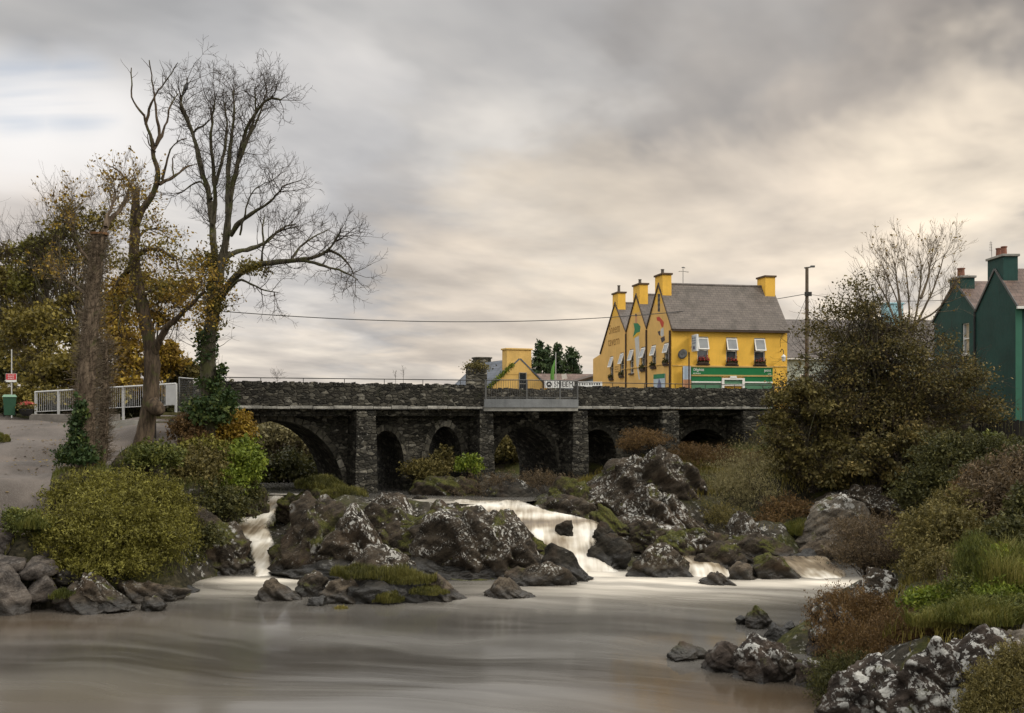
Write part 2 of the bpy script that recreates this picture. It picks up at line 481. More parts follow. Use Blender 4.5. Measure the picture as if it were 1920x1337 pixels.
def masonry(name, dark=1.0, lich=0.5, sx=3.5, sz=7.0, mossy=0.3):
    """rubble stonework in the object's own x / z"""
    m, t = newmat(name)
    co = t.n('TexCoord', None, 3)
    sep = m.node_tree.nodes.new('ShaderNodeSeparateXYZ')
    m.node_tree.links.new(co, sep.inputs[0])
    ux = t.math('ADD', sep.outputs[0], t.math('MULTIPLY', sep.outputs[1], 0.83))
    uv = t.n('CombineXYZ', X=ux, Y=0.0, Z=sep.outputs[2])
    warp = t.noise(uv, 1.6, 2.0, 0.5, 1)
    uvw = t.n('VectorMath', dict(operation='MULTIPLY_ADD'), i0=warp, i1=(0.25, 0, 0.10), i2=uv)
    sc_ = t.vmul(uvw, (sx, 1, sz))
    cell = t.n('TexVoronoi', dict(feature='F1'), 1, Vector=sc_, Scale=1.0, Randomness=0.8)
    edge = t.n('TexVoronoi', dict(feature='DISTANCE_TO_EDGE'), 0, Vector=sc_, Scale=1.0, Randomness=0.8)
    sc2 = t.n('SeparateColor', Color=cell)
    n1 = t.noise(co, 1.2, 4.0, 0.6)
    n2 = t.noise(co, 9.0, 5.0, 0.65)
    n3 = t.noise(co, 28.0, 3.0, 0.6)
    c = t.ramp(sc2, [(0.0, (0.015 * dark, 0.0145 * dark, 0.012 * dark)), (0.55, (0.046 * dark, 0.043 * dark, 0.035 * dark)),
                     (0.86, (0.080 * dark, 0.075 * dark, 0.062 * dark)), (0.97, (0.16 * dark, 0.152 * dark, 0.13 * dark))])
    c = t.mix(t.step(n2, 0.35, 0.7), c, t.mix(1.0, c, (1.7, 1.65, 1.5), 'MULTIPLY'))
    mort = t.math('MULTIPLY', t.step(t.math('ADD', edge, t.math('MULTIPLY', t.math('SUBTRACT', n2, 0.5), 0.22)), 0.10, 0.0), 0.55)
    c = t.mix(mort, c, (0.018, 0.0165, 0.014))
    c = t.mix(t.math('MULTIPLY', t.step(n1, 0.40, 0.66), 0.55), c, t.mix(1.0, c, (0.42, 0.40, 0.36), 'MULTIPLY'))
    lm = t.math('MULTIPLY', t.step(t.math('ADD', t.math('MULTIPLY', n2, 0.6), t.math('MULTIPLY', n3, 0.4)), 0.57, 0.66), t.step(n1, 0.62 - 0.2 * lich, 0.75 - 0.2 * lich))
    c = t.mix(t.math('MULTIPLY', lm, 0.8), c, (0.34, 0.33, 0.30))
    mo = t.step(t.noise(co, 0.8, 5.0, 0.65), 0.66 - 0.2 * mossy, 0.8 - 0.2 * mossy)
    c = t.mix(t.math('MULTIPLY', mo, 0.55), c, (0.030, 0.034, 0.014))
    h = t.math('ADD', t.step(edge, 0.0, 0.16), t.math('ADD', t.math('MULTIPLY', sc2, 0.5), t.math('MULTIPLY', n2, 0.5)))
    s = t.n('BsdfPrincipled', Base_Color=c, Roughness=0.88, Specular_IOR_Level=0.2, Normal=bump(t, h, 0.9, 0.06))
    return finish(m, s)

def slate(name, c0, c1, row=5.0, ax=0):
    m, t = newmat(name)
    co = t.n('TexCoord', None, 3)
    sep = m.node_tree.nodes.new('ShaderNodeSeparateXYZ')
    m.node_tree.links.new(co, sep.inputs[0])
    uv = t.n('CombineXYZ', X=sep.outputs[ax], Y=t.math('MULTIPLY', sep.outputs[2], 1.25), Z=0.0)
    br = m.node_tree.nodes.new('ShaderNodeTexBrick')
    m.node_tree.links.new(uv, br.inputs['Vector'])
    br.inputs['Scale'].default_value = 1.0
    br.inputs['Brick Width'].default_value = 0.34
    br.inputs['Row Height'].default_value = 1.0 / row
    br.inputs['Mortar Size'].default_value = 0.012
    br.inputs['Mortar Smooth'].default_value = 0.4
    br.inputs['Color1'].default_value = tuple(c0) + (1,)
    br.inputs['Color2'].default_value = tuple(c1) + (1,)
    br.inputs['Mortar'].default_value = tuple(x * 0.4 for x in c0) + (1,)
    n = t.noise(co, 1.3, 5.0, 0.6)
    n2 = t.noise(co, 12.0, 4.0, 0.6)
    c = t.mix(t.step(n, 0.42, 0.72), br.outputs[0], t.mix(1.0, br.outputs[0], (0.62, 0.62, 0.58), 'MULTIPLY'))
    c = t.mix(t.math('MULTIPLY', t.step(n2, 0.62, 0.72), 0.35), c, (0.20, 0.19, 0.16))
    s = t.n('BsdfPrincipled', Base_Color=c, Roughness=0.6, Specular_IOR_Level=0.35, Normal=bump(t, t.math('SUBTRACT', n2, br.outputs[1]), 0.5, 0.02))
    return finish(m, s)

def barkmat(name, c0, c1, moss=0.0):
    m, t = newmat(name)
    co = t.n('TexCoord', None, 3)
    n = t.noise(t.vmul(co, (9, 9, 1.6)), 1.0, 5.0, 0.65)
    n2 = t.noise(co, 2.0, 4.0, 0.6)
    c = t.mix(t.step(n, 0.35, 0.7), c0, c1)
    if moss > 0:
        c = t.mix(t.math('MULTIPLY', t.step(n2, 0.60 - 0.25 * moss, 0.75 - 0.25 * moss), 0.7), c, (0.055, 0.060, 0.018))
    s = t.n('BsdfPrincipled', Base_Color=c, Roughness=0.9, Specular_IOR_Level=0.15, Normal=bump(t, n, 0.8, 0.04))
    return finish(m, s)

def watermat(name):
    m, t = newmat(name)
    geo = m.node_tree.nodes.new('ShaderNodeNewGeometry')
    pos = geo.outputs['Position']
    foam = t.n('Attribute', dict(attribute_name='foam'), 2)
    bed = t.n('Attribute', dict(attribute_name='shallow'), 2)
    fl = t.n('VectorRotate', dict(rotation_type='Z_AXIS'), Vector=pos, Angle=R(16))
    wp = t.noise(pos, 0.12, 2.0, 0.5, 1)
    flw = t.n('VectorMath', dict(operation='MULTIPLY_ADD'), i0=wp, i1=(5, 5, 0), i2=fl)
    st = t.noise(t.vmul(flw, (0.16, 1.15, 1)), 1.0, 5.0, 0.55)
    st2 = t.noise(t.vmul(flw, (0.05, 0.33, 1)), 1.0, 3.0, 0.5)
    base = t.mix(t.step(st2, 0.35, 0.65), (0.050, 0.046, 0.040), (0.118, 0.112, 0.102))
    base = t.mix(t.math('MULTIPLY', t.step(st, 0.45, 0.7), 0.30), base, (0.20, 0.192, 0.175))
    base = t.mix(t.math('MULTIPLY', bed, 0.65), base, (0.075, 0.045, 0.018))
    fm = t.math('MULTIPLY', foam, t.lin(st, 0.3, 0.7, 0.55, 1.25), True)
    col = t.mix(fm, base, (0.66, 0.60, 0.50))
    h = t.math('ADD', t.math('MULTIPLY', st, 0.6), st2)
    s = t.n('BsdfPrincipled', Base_Color=col, Roughness=t.lin(fm, 0, 1, 0.13, 0.7), Specular_IOR_Level=0.5, IOR=1.33,
            Normal=bump(t, h, 0.10, 0.12))
    return finish(m, s)

def fallmat(name):
    m, t = newmat(name)
    uv = t.n('TexCoord', None, 2)
    foam = t.n('Attribute', dict(attribute_name='foam'), 2)
    st = t.noise(t.vmul(uv, (6, 0.55, 1)), 1.0, 3.0, 0.5)
    st2 = t.noise(t.vmul(uv, (1.3, 0.8, 1)), 1.0, 3.0, 0.5)
    f = t.math('ADD', t.math('MULTIPLY', st, 0.5), t.math('MULTIPLY', st2, 0.5))
    f = t.math('ADD', f, t.math('MULTIPLY', t.math('SUBTRACT', foam, 0.55), 0.95))  # low values also paint the shaded bands between ledges into the colour
    col = t.ramp(f, [(0.14, (0.070, 0.050, 0.030)), (0.36, (0.20, 0.155, 0.10)), (0.52, (0.40, 0.35, 0.27)), (0.74, (0.66, 0.62, 0.54))])
    s = t.n('BsdfPrincipled', Base_Color=col, Roughness=0.45, Specular_IOR_Level=0.35, Normal=bump(t, f, 0.25, 0.08))
    ed = t.n('Attribute', dict(attribute_name='veil'), 2)
    gap = t.noise(t.vmul(uv, (2.2, 1.1, 1)), 1.0, 4.0, 0.6)
    al = t.step(t.math('ADD', ed, t.math('MULTIPLY', t.math('ADD', t.math('MULTIPLY', st, 0.4), t.math('MULTIPLY', gap, 0.6)), 1.25)), 0.62, 1.32)
    return finish(m, t.n('MixShader', Fac=al, i1=t.n('BsdfTransparent'), i2=s))

def groundmat(name):
    m, t = newmat(name)
    geo = m.node_tree.nodes.new('ShaderNodeNewGeometry')
    pos, nor = geo.outputs['Position'], geo.outputs['Normal']
    sx = m.node_tree.nodes.new('ShaderNodeSeparateXYZ')
    m.node_tree.links.new(nor, sx.inputs[0])
    n = t.noise(pos, 0.7, 5.0, 0.6)
    n2 = t.noise(pos, 7.0, 5.0, 0.65)
    g = t.mix(t.step(n2, 0.3, 0.7), (0.034, 0.040, 0.012), (0.085, 0.085, 0.024))
    soil = t.mix(t.step(n2, 0.3, 0.7), (0.022, 0.018, 0.013), (0.070, 0.055, 0.038))
    c = t.mix(t.step(n, 0.42, 0.6), g, soil)
    n3 = t.noise(pos, 2.2, 6.0, 0.68)
    rk = t.mix(t.step(n3, 0.35, 0.68), (0.016, 0.0145, 0.011), (0.060, 0.052, 0.040))
    rk = t.mix(t.math('MULTIPLY', t.step(t.noise(pos, 4.8, 6.0, 0.68), 0.56, 0.62), 0.7), rk, (0.36, 0.35, 0.32))
    rk = t.mix(t.math('MULTIPLY', t.step(n, 0.48, 0.60), 0.8), rk, t.mix(t.step(n2, 0.3, 0.7), (0.020, 0.024, 0.007), (0.070, 0.068, 0.018)))
    ra = t.n('Attribute', dict(attribute_name='rocky'), 2)
    c = t.mix(t.step(sx.outputs[2], 0.86, 0.66), c, t.mix(t.step(n2, 0.3, 0.7), (0.010, 0.010, 0.006), (0.042, 0.036, 0.022)))
    c = t.mix(ra, c, rk)
    s = t.n('BsdfPrincipled', Base_Color=c, Roughness=0.95, Specular_IOR_Level=0.1, Normal=bump(t, n2, 0.8, 0.08))
    return finish(m, s)

def asphalt(name):
    m, t = newmat(name)
    geo = m.node_tree.nodes.new('ShaderNodeNewGeometry')
    pos = geo.outputs['Position']
    n = t.noise(pos, 0.5, 5.0, 0.6)
    n2 = t.noise(pos, 30.0, 3.0, 0.7)
    n3 = t.noise(t.vmul(pos, (0.3, 1.4, 1)), 1.0, 4.0, 0.6)
    c = t.mix(t.step(n, 0.35, 0.65), (0.070, 0.058, 0.049), (0.115, 0.096, 0.082))
    c = t.mix(t.math('MULTIPLY', t.step(n3, 0.5, 0.7), 0.4), c, (0.16, 0.125, 0.10))
    c = t.mix(t.math('MULTIPLY', t.step(n2, 0.45, 0.7), 0.4), c, (0.19, 0.175, 0.16))
    s = t.n('BsdfPrincipled', Base_Color=c, Roughness=0.85, Specular_IOR_Level=0.3, Normal=bump(t, n2, 0.5, 0.01))
    return finish(m, s)

def glassmat(name, col=(0.05, 0.055, 0.06)):
    m, t = newmat(name)
    co = t.n('TexCoord', None, 3)
    n = t.noise(co, 1.5, 2.0)
    s = t.n('BsdfPrincipled', Base_Color=t.mix(n, tuple(c * 0.6 for c in col), tuple(c * 1.5 for c in col)), Roughness=0.06, Specular_IOR_Level=0.8)
    return finish(m, s)

M = dict(
    rock_lichen=rockmat('lichen_rock', 0.8, 0.3, thr=0.575, vs=.45, lsc=1.7, lcol=(0.36, 0.35, 0.315)),
    rock_white=rockmat('white_lichen_rock', 0.95, 0.25, lcol=(0.39, 0.38, 0.345), lsc=1.4, thr=0.555, vs=.45),
    rock_mossy=rockmat('mossy_rock', 0.25, 0.85),
    rock_mix=rockmat('mixed_rock', 0.5, 0.5),
    rock_dark=rockmat('wet_dark_rock', 0.05, 0.1, tint=(0.85, 0.95, 1.05), dark=0.75, wet=0.6),
    rock_brown=rockmat('brown_rock', 0.35, 0.2, tint=(1.0, 1.0, 1.0), dark=1.7, brown=0.2),
    rock_grey=rockmat('grey_slab_rock', 0.6, 0.25, tint=(0.92, 1.0, 1.1), dark=2.6, brown=0.15),
    rock_near=rockmat('near_lichen_rock', 1.1, 0.15, tint=(0.92, 0.92, 1.05), lcol=(0.38, 0.375, 0.345), lsc=1.0, wet=0.15, thr=0.555, vs=.3),
    block=rockmat('cut_block_stone', 0.12, 0.12, tint=(0.92, 1.0, 1.2), dark=2.2, brown=0.1),
    stone=masonry('bridge_rubble', 0.74, 0.85),
    stone_pier=masonry('pier_rubble', 0.82, 1.15, 3.0, 6.4, 0.2),
    stone_old=masonry('old_arch_rubble', 0.95, 0.3, 3.4, 7.0, 0.5),
    stone_ring=masonry('arch_ring_stone', 1.5, 0.5, 1.5, 1.5, 0.3),
    stone_wall=masonry('wing_wall_rubble', 1.7, 0.3, 1.8, 4.0, 0.5),
    ledge=plain('ledge_stone', (0.26, 0.25, 0.22), 0.9, 0.6, 2.0, 0.6),
    water=watermat('river_water'), fall=fallmat('white_water'), ground=groundmat('bank_ground'), asphalt=asphalt('path_asphalt'),
    concrete=plain('concrete', (0.26, 0.25, 0.22), 0.9, 0.3, 2.0, 0.3),
    kerb=plain('kerb_concrete', (0.20, 0.18, 0.155), 0.9, 0.3, 2.0, 0.3),
    white_metal=plain('white_paint_metal', (0.44, 0.44, 0.425), 0.5, 0.12, 3.0, 0.05),
    grey_metal=plain('galvanised_metal', (0.10, 0.10, 0.095), 0.5, 0.2, 3.0, 0.05, 0.4),
    dark_metal=plain('dark_iron', (0.045, 0.042, 0.038), 0.6, 0.3, 4.0, 0.1, 0.3),
    fascia=plain('balcony_concrete', (0.165, 0.17, 0.17), 0.8, 0.25, 1.5, 0.2, streak=0.5),
    yellow=plain('yellow_render', (0.74, 0.43, 0.060), 0.75, 0.12, 0.9, 0.12, streak=0.22),
    yellow_pale=plain('pale_yellow_render', (0.66, 0.41, 0.13), 0.8, 0.14, 0.7, 0.12, streak=0.28),  # side and gable walls, a paler yellow than the front
    yellow_old=plain('old_yellow_render', (0.62, 0.40, 0.125), 0.85, 0.16, 1.2, 0.3, streak=0.2),
    green_dark=plain('dark_green_render', (0.013, 0.050, 0.041), 0.75, 0.32, 0.6, 0.15, streak=0.5),
    green_trim=plain('green_corner_paint', (0.03, 0.12, 0.075), 0.6, 0.12, 1.0, 0.1),
    shop_green=plain('shop_green_paint', (0.010, 0.145, 0.045), 0.45, 0.08, 1.5, 0.03),
    shop_green_pale=plain('pale_green_panel', (0.09, 0.20, 0.12), 0.4, 0.15, 1.5, 0.03),
    gold=plain('gold_beading', (0.42, 0.30, 0.10), 0.5, 0.15, 3.0, 0.03),
    white=plain('white_paint', (0.72, 0.70, 0.65), 0.5, 0.08, 3.0, 0.03),
    brown_trim=plain('brown_trim_paint', (0.055, 0.033, 0.020), 0.6, 0.2, 3.0, 0.05),
    brown_cap=plain('chimney_cap', (0.10, 0.062, 0.032), 0.8, 0.25, 3.0, 0.2),
    slate=slate('grey_slate', (0.098, 0.080, 0.066), (0.125, 0.102, 0.084)),
    slate_y=slate('grey_slate_side', (0.10, 0.084, 0.074), (0.125, 0.105, 0.092)),
    slate_brown=slate('brown_slate', (0.105, 0.066, 0.050), (0.16, 0.105, 0.082), 4.0),
    slate_blue=slate('blue_slate', (0.085, 0.10, 0.125), (0.12, 0.135, 0.16), 4.0),
    terracotta=plain('terracotta', (0.20, 0.085, 0.055), 0.8, 0.25, 4.0, 0.1),
    pot=plain('clay_pot_grey', (0.10, 0.085, 0.07), 0.8, 0.25, 4.0, 0.1),
    glass=glassmat('window_glass'), glass_light=glassmat('sash_glass', (0.20, 0.21, 0.21)), glass_dark=glassmat('dark_glass', (0.02, 0.022, 0.024)),
    pale_wall=plain('pale_green_render', (0.42, 0.46, 0.40), 0.8, 0.12, 1.0, 0.1, streak=0.2),
    sky_blue=plain('pale_blue_render', (0.30, 0.50, 0.56), 0.8, 0.1, 1.0, 0.1),
    shed=plain('grey_shed_render', (0.20, 0.22, 0.25), 0.8, 0.15, 1.0, 0.1, streak=0.3),
    bin=plain('green_bin_plastic', (0.025, 0.075, 0.042), 0.45, 0.15, 2.0, 0.03),
    bin_lid=plain('pale_green_lid', (0.13, 0.23, 0.15), 0.45, 0.15, 2.0, 0.03),
    rubber=plain('rubber', (0.02, 0.02, 0.02), 0.8, 0.2, 5.0, 0.05),
    red=plain('sign_red', (0.48, 0.030, 0.035), 0.5, 0.1, 3.0, 0.02),
    black=plain('black_paint', (0.02, 0.02, 0.02), 0.5, 0.2, 3.0, 0.02),
    sign_white=plain('sign_white', (0.66, 0.66, 0.63), 0.5, 0.06, 3.0, 0.02),
    sign_blue=plain('sign_pale_blue', (0.42, 0.50, 0.58), 0.5, 0.1, 3.0, 0.02),
    sign_navy=plain('sign_navy', (0.10, 0.12, 0.22), 0.5, 0.1, 3.0, 0.02),
    letter=plain('letter_brown', (0.28, 0.15, 0.035), 0.8, 0.15, 5.0, 0.02),
    mural_green=plain('mural_green', (0.035, 0.19, 0.09), 0.8, 0.15, 3.0, 0.02),
    mural_gold=plain('mural_gold', (0.62, 0.40, 0.03), 0.8, 0.15, 3.0, 0.02),
    mural_white=plain('mural_white', (0.50, 0.50, 0.48), 0.8, 0.15, 3.0, 0.02),
    mural_skin=plain('mural_skin', (0.50, 0.25, 0.13), 0.8, 0.15, 3.0, 0.02),
    mural_red=plain('mural_red', (0.48, 0.07, 0.04), 0.8, 0.15, 3.0, 0.02),
    mural_dark=plain('mural_dark', (0.06, 0.05, 0.055), 0.8, 0.15, 3.0, 0.02),
    wood=plain('grey_wood', (0.10, 0.078, 0.055), 0.85, 0.3, 3.0, 0.4),
    wood_dark=plain('dark_wood', (0.030, 0.026, 0.022), 0.85, 0.3, 3.0, 0.4),
    wood_moss=plain('mossy_wood', (0.095, 0.085, 0.032), 0.9, 0.35, 3.0, 0.4),
    car_paint=plain('dark_car_paint', (0.03, 0.033, 0.04), 0.25, 0.1, 2.0, 0.0, 0.2, 0.6),
    bird=plain('black_feathers', (0.012, 0.012, 0.014), 0.5, 0.2, 8.0, 0.1),
    bark=barkmat('grey_bark', (0.036, 0.032, 0.022), (0.105, 0.092, 0.064), 0.5),
    bark_brown=barkmat('brown_bark', (0.034, 0.025, 0.017), (0.105, 0.076, 0.050), 0.35),
    bark_rough=barkmat('shaggy_bark', (0.055, 0.040, 0.028), (0.185, 0.140, 0.098), 0.1),
    bark_pale=barkmat('pale_bark', (0.085, 0.066, 0.045), (0.21, 0.165, 0.115), 0.1),
    twig=barkmat('twig_bark', (0.032, 0.024, 0.018), (0.065, 0.048, 0.036), 0.0),
    cut=plain('cut_timber', (0.30, 0.16, 0.075), 0.85, 0.3, 4.0, 0.2),
    lf_willow=leafmat('willow_leaves', (0.0235, 0.0211, 0.0037), (0.1174, 0.1082, 0.0166), (0.2594, 0.2383, 0.0460)),
    lf_autumn=leafmat('mixed_autumn_leaves', (0.0460, 0.0383, 0.0084), (0.1437, 0.1148, 0.0231), (0.2875, 0.2233, 0.0420)),
    lf_green=leafmat('green_leaves', (0.0258, 0.0389, 0.0085), (0.0830, 0.0953, 0.0200), (0.1860, 0.1847, 0.0370)),
    lf_fern=leafmat('fern_leaves', (0.0398, 0.0688, 0.0071), (0.1192, 0.1562, 0.0166), (0.2650, 0.3000, 0.0356)),
    lf_ivy=leafmat('ivy_leaves', (0.0142, 0.0310, 0.0100), (0.0429, 0.0725, 0.0214), (0.1312, 0.1466, 0.0314)),
    lf_olive=leafmat('olive_leaves', (0.0371, 0.0333, 0.0100), (0.1113, 0.0927, 0.0266), (0.2133, 0.1715, 0.0532)),
    lf_gold=leafmat('autumn_gold_leaves', (0.0697, 0.0400, 0.0074), (0.2156, 0.1316, 0.0173), (0.4057, 0.2860, 0.0321)),
    lf_rust=leafmat('rusty_leaves', (0.036, 0.024, 0.010), (0.118, 0.068, 0.025), (0.20, 0.125, 0.045)),
    lf_alder=leafmat('alder_leaves', (0.0239, 0.0218, 0.0079), (0.0923, 0.0787, 0.0239), (0.2231, 0.1608, 0.0478)),
    lf_dark=leafmat('dark_green_leaves', (0.0168, 0.0200, 0.0072), (0.0528, 0.0540, 0.0162), (0.1320, 0.1200, 0.0324)),
    lf_brown=leafmat('brown_twig_leaves', (0.0302, 0.0219, 0.0127), (0.0924, 0.0658, 0.0351), (0.1764, 0.1207, 0.0606)),
    lf_conifer=leafmat('conifer_needles', (0.0127, 0.0264, 0.0114), (0.0407, 0.0672, 0.0251), (0.0827, 0.1140, 0.0388)),
    lf_greyol=leafmat('grey_olive_leaves', (0.0644, 0.0567, 0.0257), (0.1789, 0.1553, 0.0705), (0.3148, 0.2700, 0.1218)),
    lf_grass=leafmat('grass_blades', (0.0312, 0.0378, 0.0070), (0.0946, 0.1029, 0.0180), (0.2226, 0.1943, 0.0499)),
    lf_moss=leafmat('moss_tufts', (0.026, 0.028, 0.006), (0.080, 0.078, 0.017), (0.15, 0.135, 0.032)),
    lf_drygrass=leafmat('dry_grass_blades', (0.0583, 0.0506, 0.0084), (0.1458, 0.1210, 0.0209), (0.2449, 0.1980, 0.0470)),
    lf_flower=leafmat('red_flowers', (0.20, 0.02, 0.02), (0.45, 0.05, 0.05), (0.55, 0.15, 0.12)),
    flag_green=plain('flag_green', (0.10, 0.25, 0.05), 0.8, 0.1, 2.0, 0.02),
)
# ------------------------------------------------------------------ ground: one sheet from the river bed to the horizon
CP = np.array([
    # left bank, path and road end
    (-15, 31.5, 2.9), (-18, 31, 3.0), (-17.5, 35, 3.7), (-17.8, 38, 4.1), (-20, 44, 4.7), (-22, 51, 5.35), (-26, 52, 5.5), (-24, 44, 4.8),
    (-30, 35, 3.9), (-40, 50, 5.5), (-24, 30, 3.0), (-15, 36, 4.0), (-14.4, 40, 4.6), (-13.2, 44, 5.1), (-16.5, 47, 5.35), (-18, 53, 5.75), (-30, 60, 5.8), (-40, 70, 5.8), (-60, 60, 5.8),
    (-14, 33.5, 2.2), (-12.4, 34, 1.4), (-12.4, 37, 2.6), (-12.2, 40, 3.4), (-11.9, 43, 4.0), (-12.3, 46, 4.8), (-11.0, 38.5, 1.6),
    (-12.0, 31.9, -0.2), (-15.2, 30.7, -0.6), (-20, 29.5, 0.0), (-30, 27, 0.3), (-16, 29.5, -0.9), (-22, 27.5, -0.9), (-40, 20, 2.0), (-26, 23, -0.9),
    # channel of the left fall
    (-10.6, 47.5, 1.4), (-10.6, 45, 1.0), (-10.6, 42, 0.4), (-9.8, 39, -0.3), (-9.0, 36.5, -0.9),
    # pool
    (-8, 33, -1), (-12, 28, -1.2), (-5, 30, -1.2), (0, 30, -1.2), (5, 30, -1), (3, 34.5, -1), (-3, 33, -1), (7, 33, -1), (10, 35, -0.8), (0, 20, -1.3), (4, 22, -1), (-5, 22, -1.3),
    (-10, 22, -1.2), (0, 12, -1.3), (-10, 12, -1.2), (3.5, 14, -0.9), (6.5, 28.5, -0.8), (5.3, 24, -0.8), (4.6, 20, -0.8), (-18, 22, -1), (-16, 12, -0.9), (-26, 14, -0.5),
    # right bank
    (6.8, 24.5, 0.2), (5.8, 17, 0.1), (9, 20, 1.7), (8, 16.5, 1.2), (12, 20, 2.4), (10.5, 25, 2.0), (8.5, 26, 0.9), (13, 30, 2.6), (16, 28, 3.4), (11.6, 32.5, 0.7), (14, 36, 1.6), (18, 40, 3.4), (16.5, 46.5, 3.2),
    (21, 45.5, 4.2), (24.5, 45.2, 4.25), (28, 44, 4.4), (23.5, 49.2, 5.45), (20.5, 52, 5.4), (28, 50, 5.6), (10, 13, 1.8), (16, 16, 3.0), (24, 30, 4.6), (30, 40, 4.8), (20, 24, 3.8), (12, 39, 0.7), (11.7, 36.5, -0.2), (40, 30, 6), (30, 15, 5),
    # island between the falls and the rocks on the right
    (-7.5, 38.5, 0.4), (-4, 39.5, 0.9), (-2, 40.5, 1.3), (-0.3, 39.5, 0.8), (-5.3, 42.6, 2.5), (-7, 43.2, 2.6), (-8.6, 42.6, 2.2), (-4.0, 42.3, 2.45), (-2.9, 41.8, 2.2), (-8.8, 45.2, 2.3), (-13.5, 31.2, -0.6), (-14.7, 31.0, -0.6), (-13.3, 32.4, 0.7), (-16.2, 30.6, -0.5), (1.6, 44.6, 2.5), (2.6, 43.6, 2.3),
    (-1.2, 44.2, 1.5), (0.6, 42, 1.0), (2.2, 39.7, 0.1), (3.4, 37.5, -0.9), (1.2, 40.5, 0.5),
    (5, 43.5, 1.6), (7.5, 45.5, 2.6), (8.5, 48, 3.2), (5, 40.5, 0.5), (7, 38.6, -0.2), (9, 40, 0.3), (10.5, 42.5, 1.4), (13, 44.2, 1.5), (13, 42, .4), (15, 42.5, 1.0), (11.5, 47, 3.2), (3, 46, 2.2), (3, 44, 1.7), (12, 52, 3.6), (9, 56, 3.4), (4.5, 49.5, 2.6),
    # river above the bridge
    (-8, 50, 1.1), (-4, 50.5, 1.2), (0.2, 47.5, 1.5), (-4, 46.2, 1.4), (-9.5, 49, 1.2), (-6.5, 46, 1.2), (0.5, 53, 1.6), (-8, 60, 1.4), (-2, 62, 1.5), (-8, 70, 1.5), (-2, 72, 2.6), (-12, 85, 3.0), (-40, 125, 1.7),
    (-17.5, 52, 5.2), (-24.5, 62, 5.4), (-31, 75, 5.5), (-42, 95, 5.4), (-12, 57, 1.2), (-13, 60, 1.3), (-16.5, 68, 1.4), (-22, 80, 1.5), (-30, 100, 1.6), (4, 63, 3.2), (6, 60, 3.0), (4, 70, 5.0), (8, 66, 5.9), (15, 68, 6.1), (25, 75, 6.1), (4, 80, 5.6), (2, 95, 5.5), (20, 100, 6.0), (40, 70, 6.1), (16, 60, 5.6),
    (-80, 120, 5.6), (-30, 150, 5.5), (30, 150, 5.6), (100, 120, 6.0), (-100, 40, 5.5), (100, 40, 6.5), (-60, 0, 3), (60, 0, 5),
], float)
CAS = [
([(925, 48.6, 499, 540, .5), (931, 47.4, 497, 536, .7), (943, 46.2, 496, 527, .45), (958, 45.0, 486, 519, .4), (968, 43.9, 440, 512, .8), (976, 43.2, 430, 509, .75), (990, 42.2, 428, 508, .3),
                      (1002, 41.3, 446, 514, .55), (1012, 40.8, 458, 516, .8), (1024, 40.2, 464, 514, .6), (1050, 38.7, 472, 511, .5), (1075, 37.3, 472, 514, .7), (1090, 36.3, 462, 524, .9), (1100, 35.5, 450, 530, .9)], 3),
([(938, 44.2, 835, 990, .45), (946, 42.9, 850, 1010, .8), (957, 42.0, 885, 1050, .5), (968, 41.3, 920, 1100, .7), (976, 40.9, 940, 1140, .35), (986, 40.5, 960, 1146, .4), (1000, 40.0, 975, 1132, .8),
                      (1016, 39.4, 995, 1124, .55), (1034, 38.9, 1010, 1126, .5), (1055, 38.4, 1040, 1150, .7), (1074, 37.9, 1075, 1175, .8), (1090, 36.6, 1085, 1235, .9), (1103, 35.0, 1070, 1290, .9)], 13, 7, 54),
([(941, 44.9, 735, 850, .6), (934, 46.2, 745, 848, .5), (930, 47.2, 750, 840, .2)][::-1], 23, 5),
([(1040, 39.6, 1262, 1330, .3), (1048, 38.6, 1266, 1345, .6), (1058, 38.0, 1270, 1362, .35), (1072, 37.4, 1276, 1384, .5), (1086, 36.8, 1284, 1410, .8), (1098, 35.8, 1270, 1440, .9)], 33),
([(1060, 37.9, 1372, 1412, .5), (1072, 37.2, 1380, 1426, .7), (1088, 36.3, 1390, 1450, .9), (1098, 35.6, 1390, 1480, .9)], 43, 5, 18),
([(1042, 40.5, 1388, 1560, .3), (1052, 39.3, 1430, 1572, .35), (1066, 38.0, 1476, 1590, .3), (1080, 37.0, 1488, 1594, .45), (1092, 36.2, 1490, 1600, .9), (1100, 35.4, 1480, 1600, .9)], 53, 7, 44),
]
BED = []
for c_ in CAS:
    for (py, D, l, r, f_) in c_[0]:
        for px in (l + 6, (l + r) / 2, r - 6):
            q = P(px, py, D)
            BED.append((q[0], q[1], q[2] - 0.55))
CP = np.concatenate([CP, np.array(BED)])
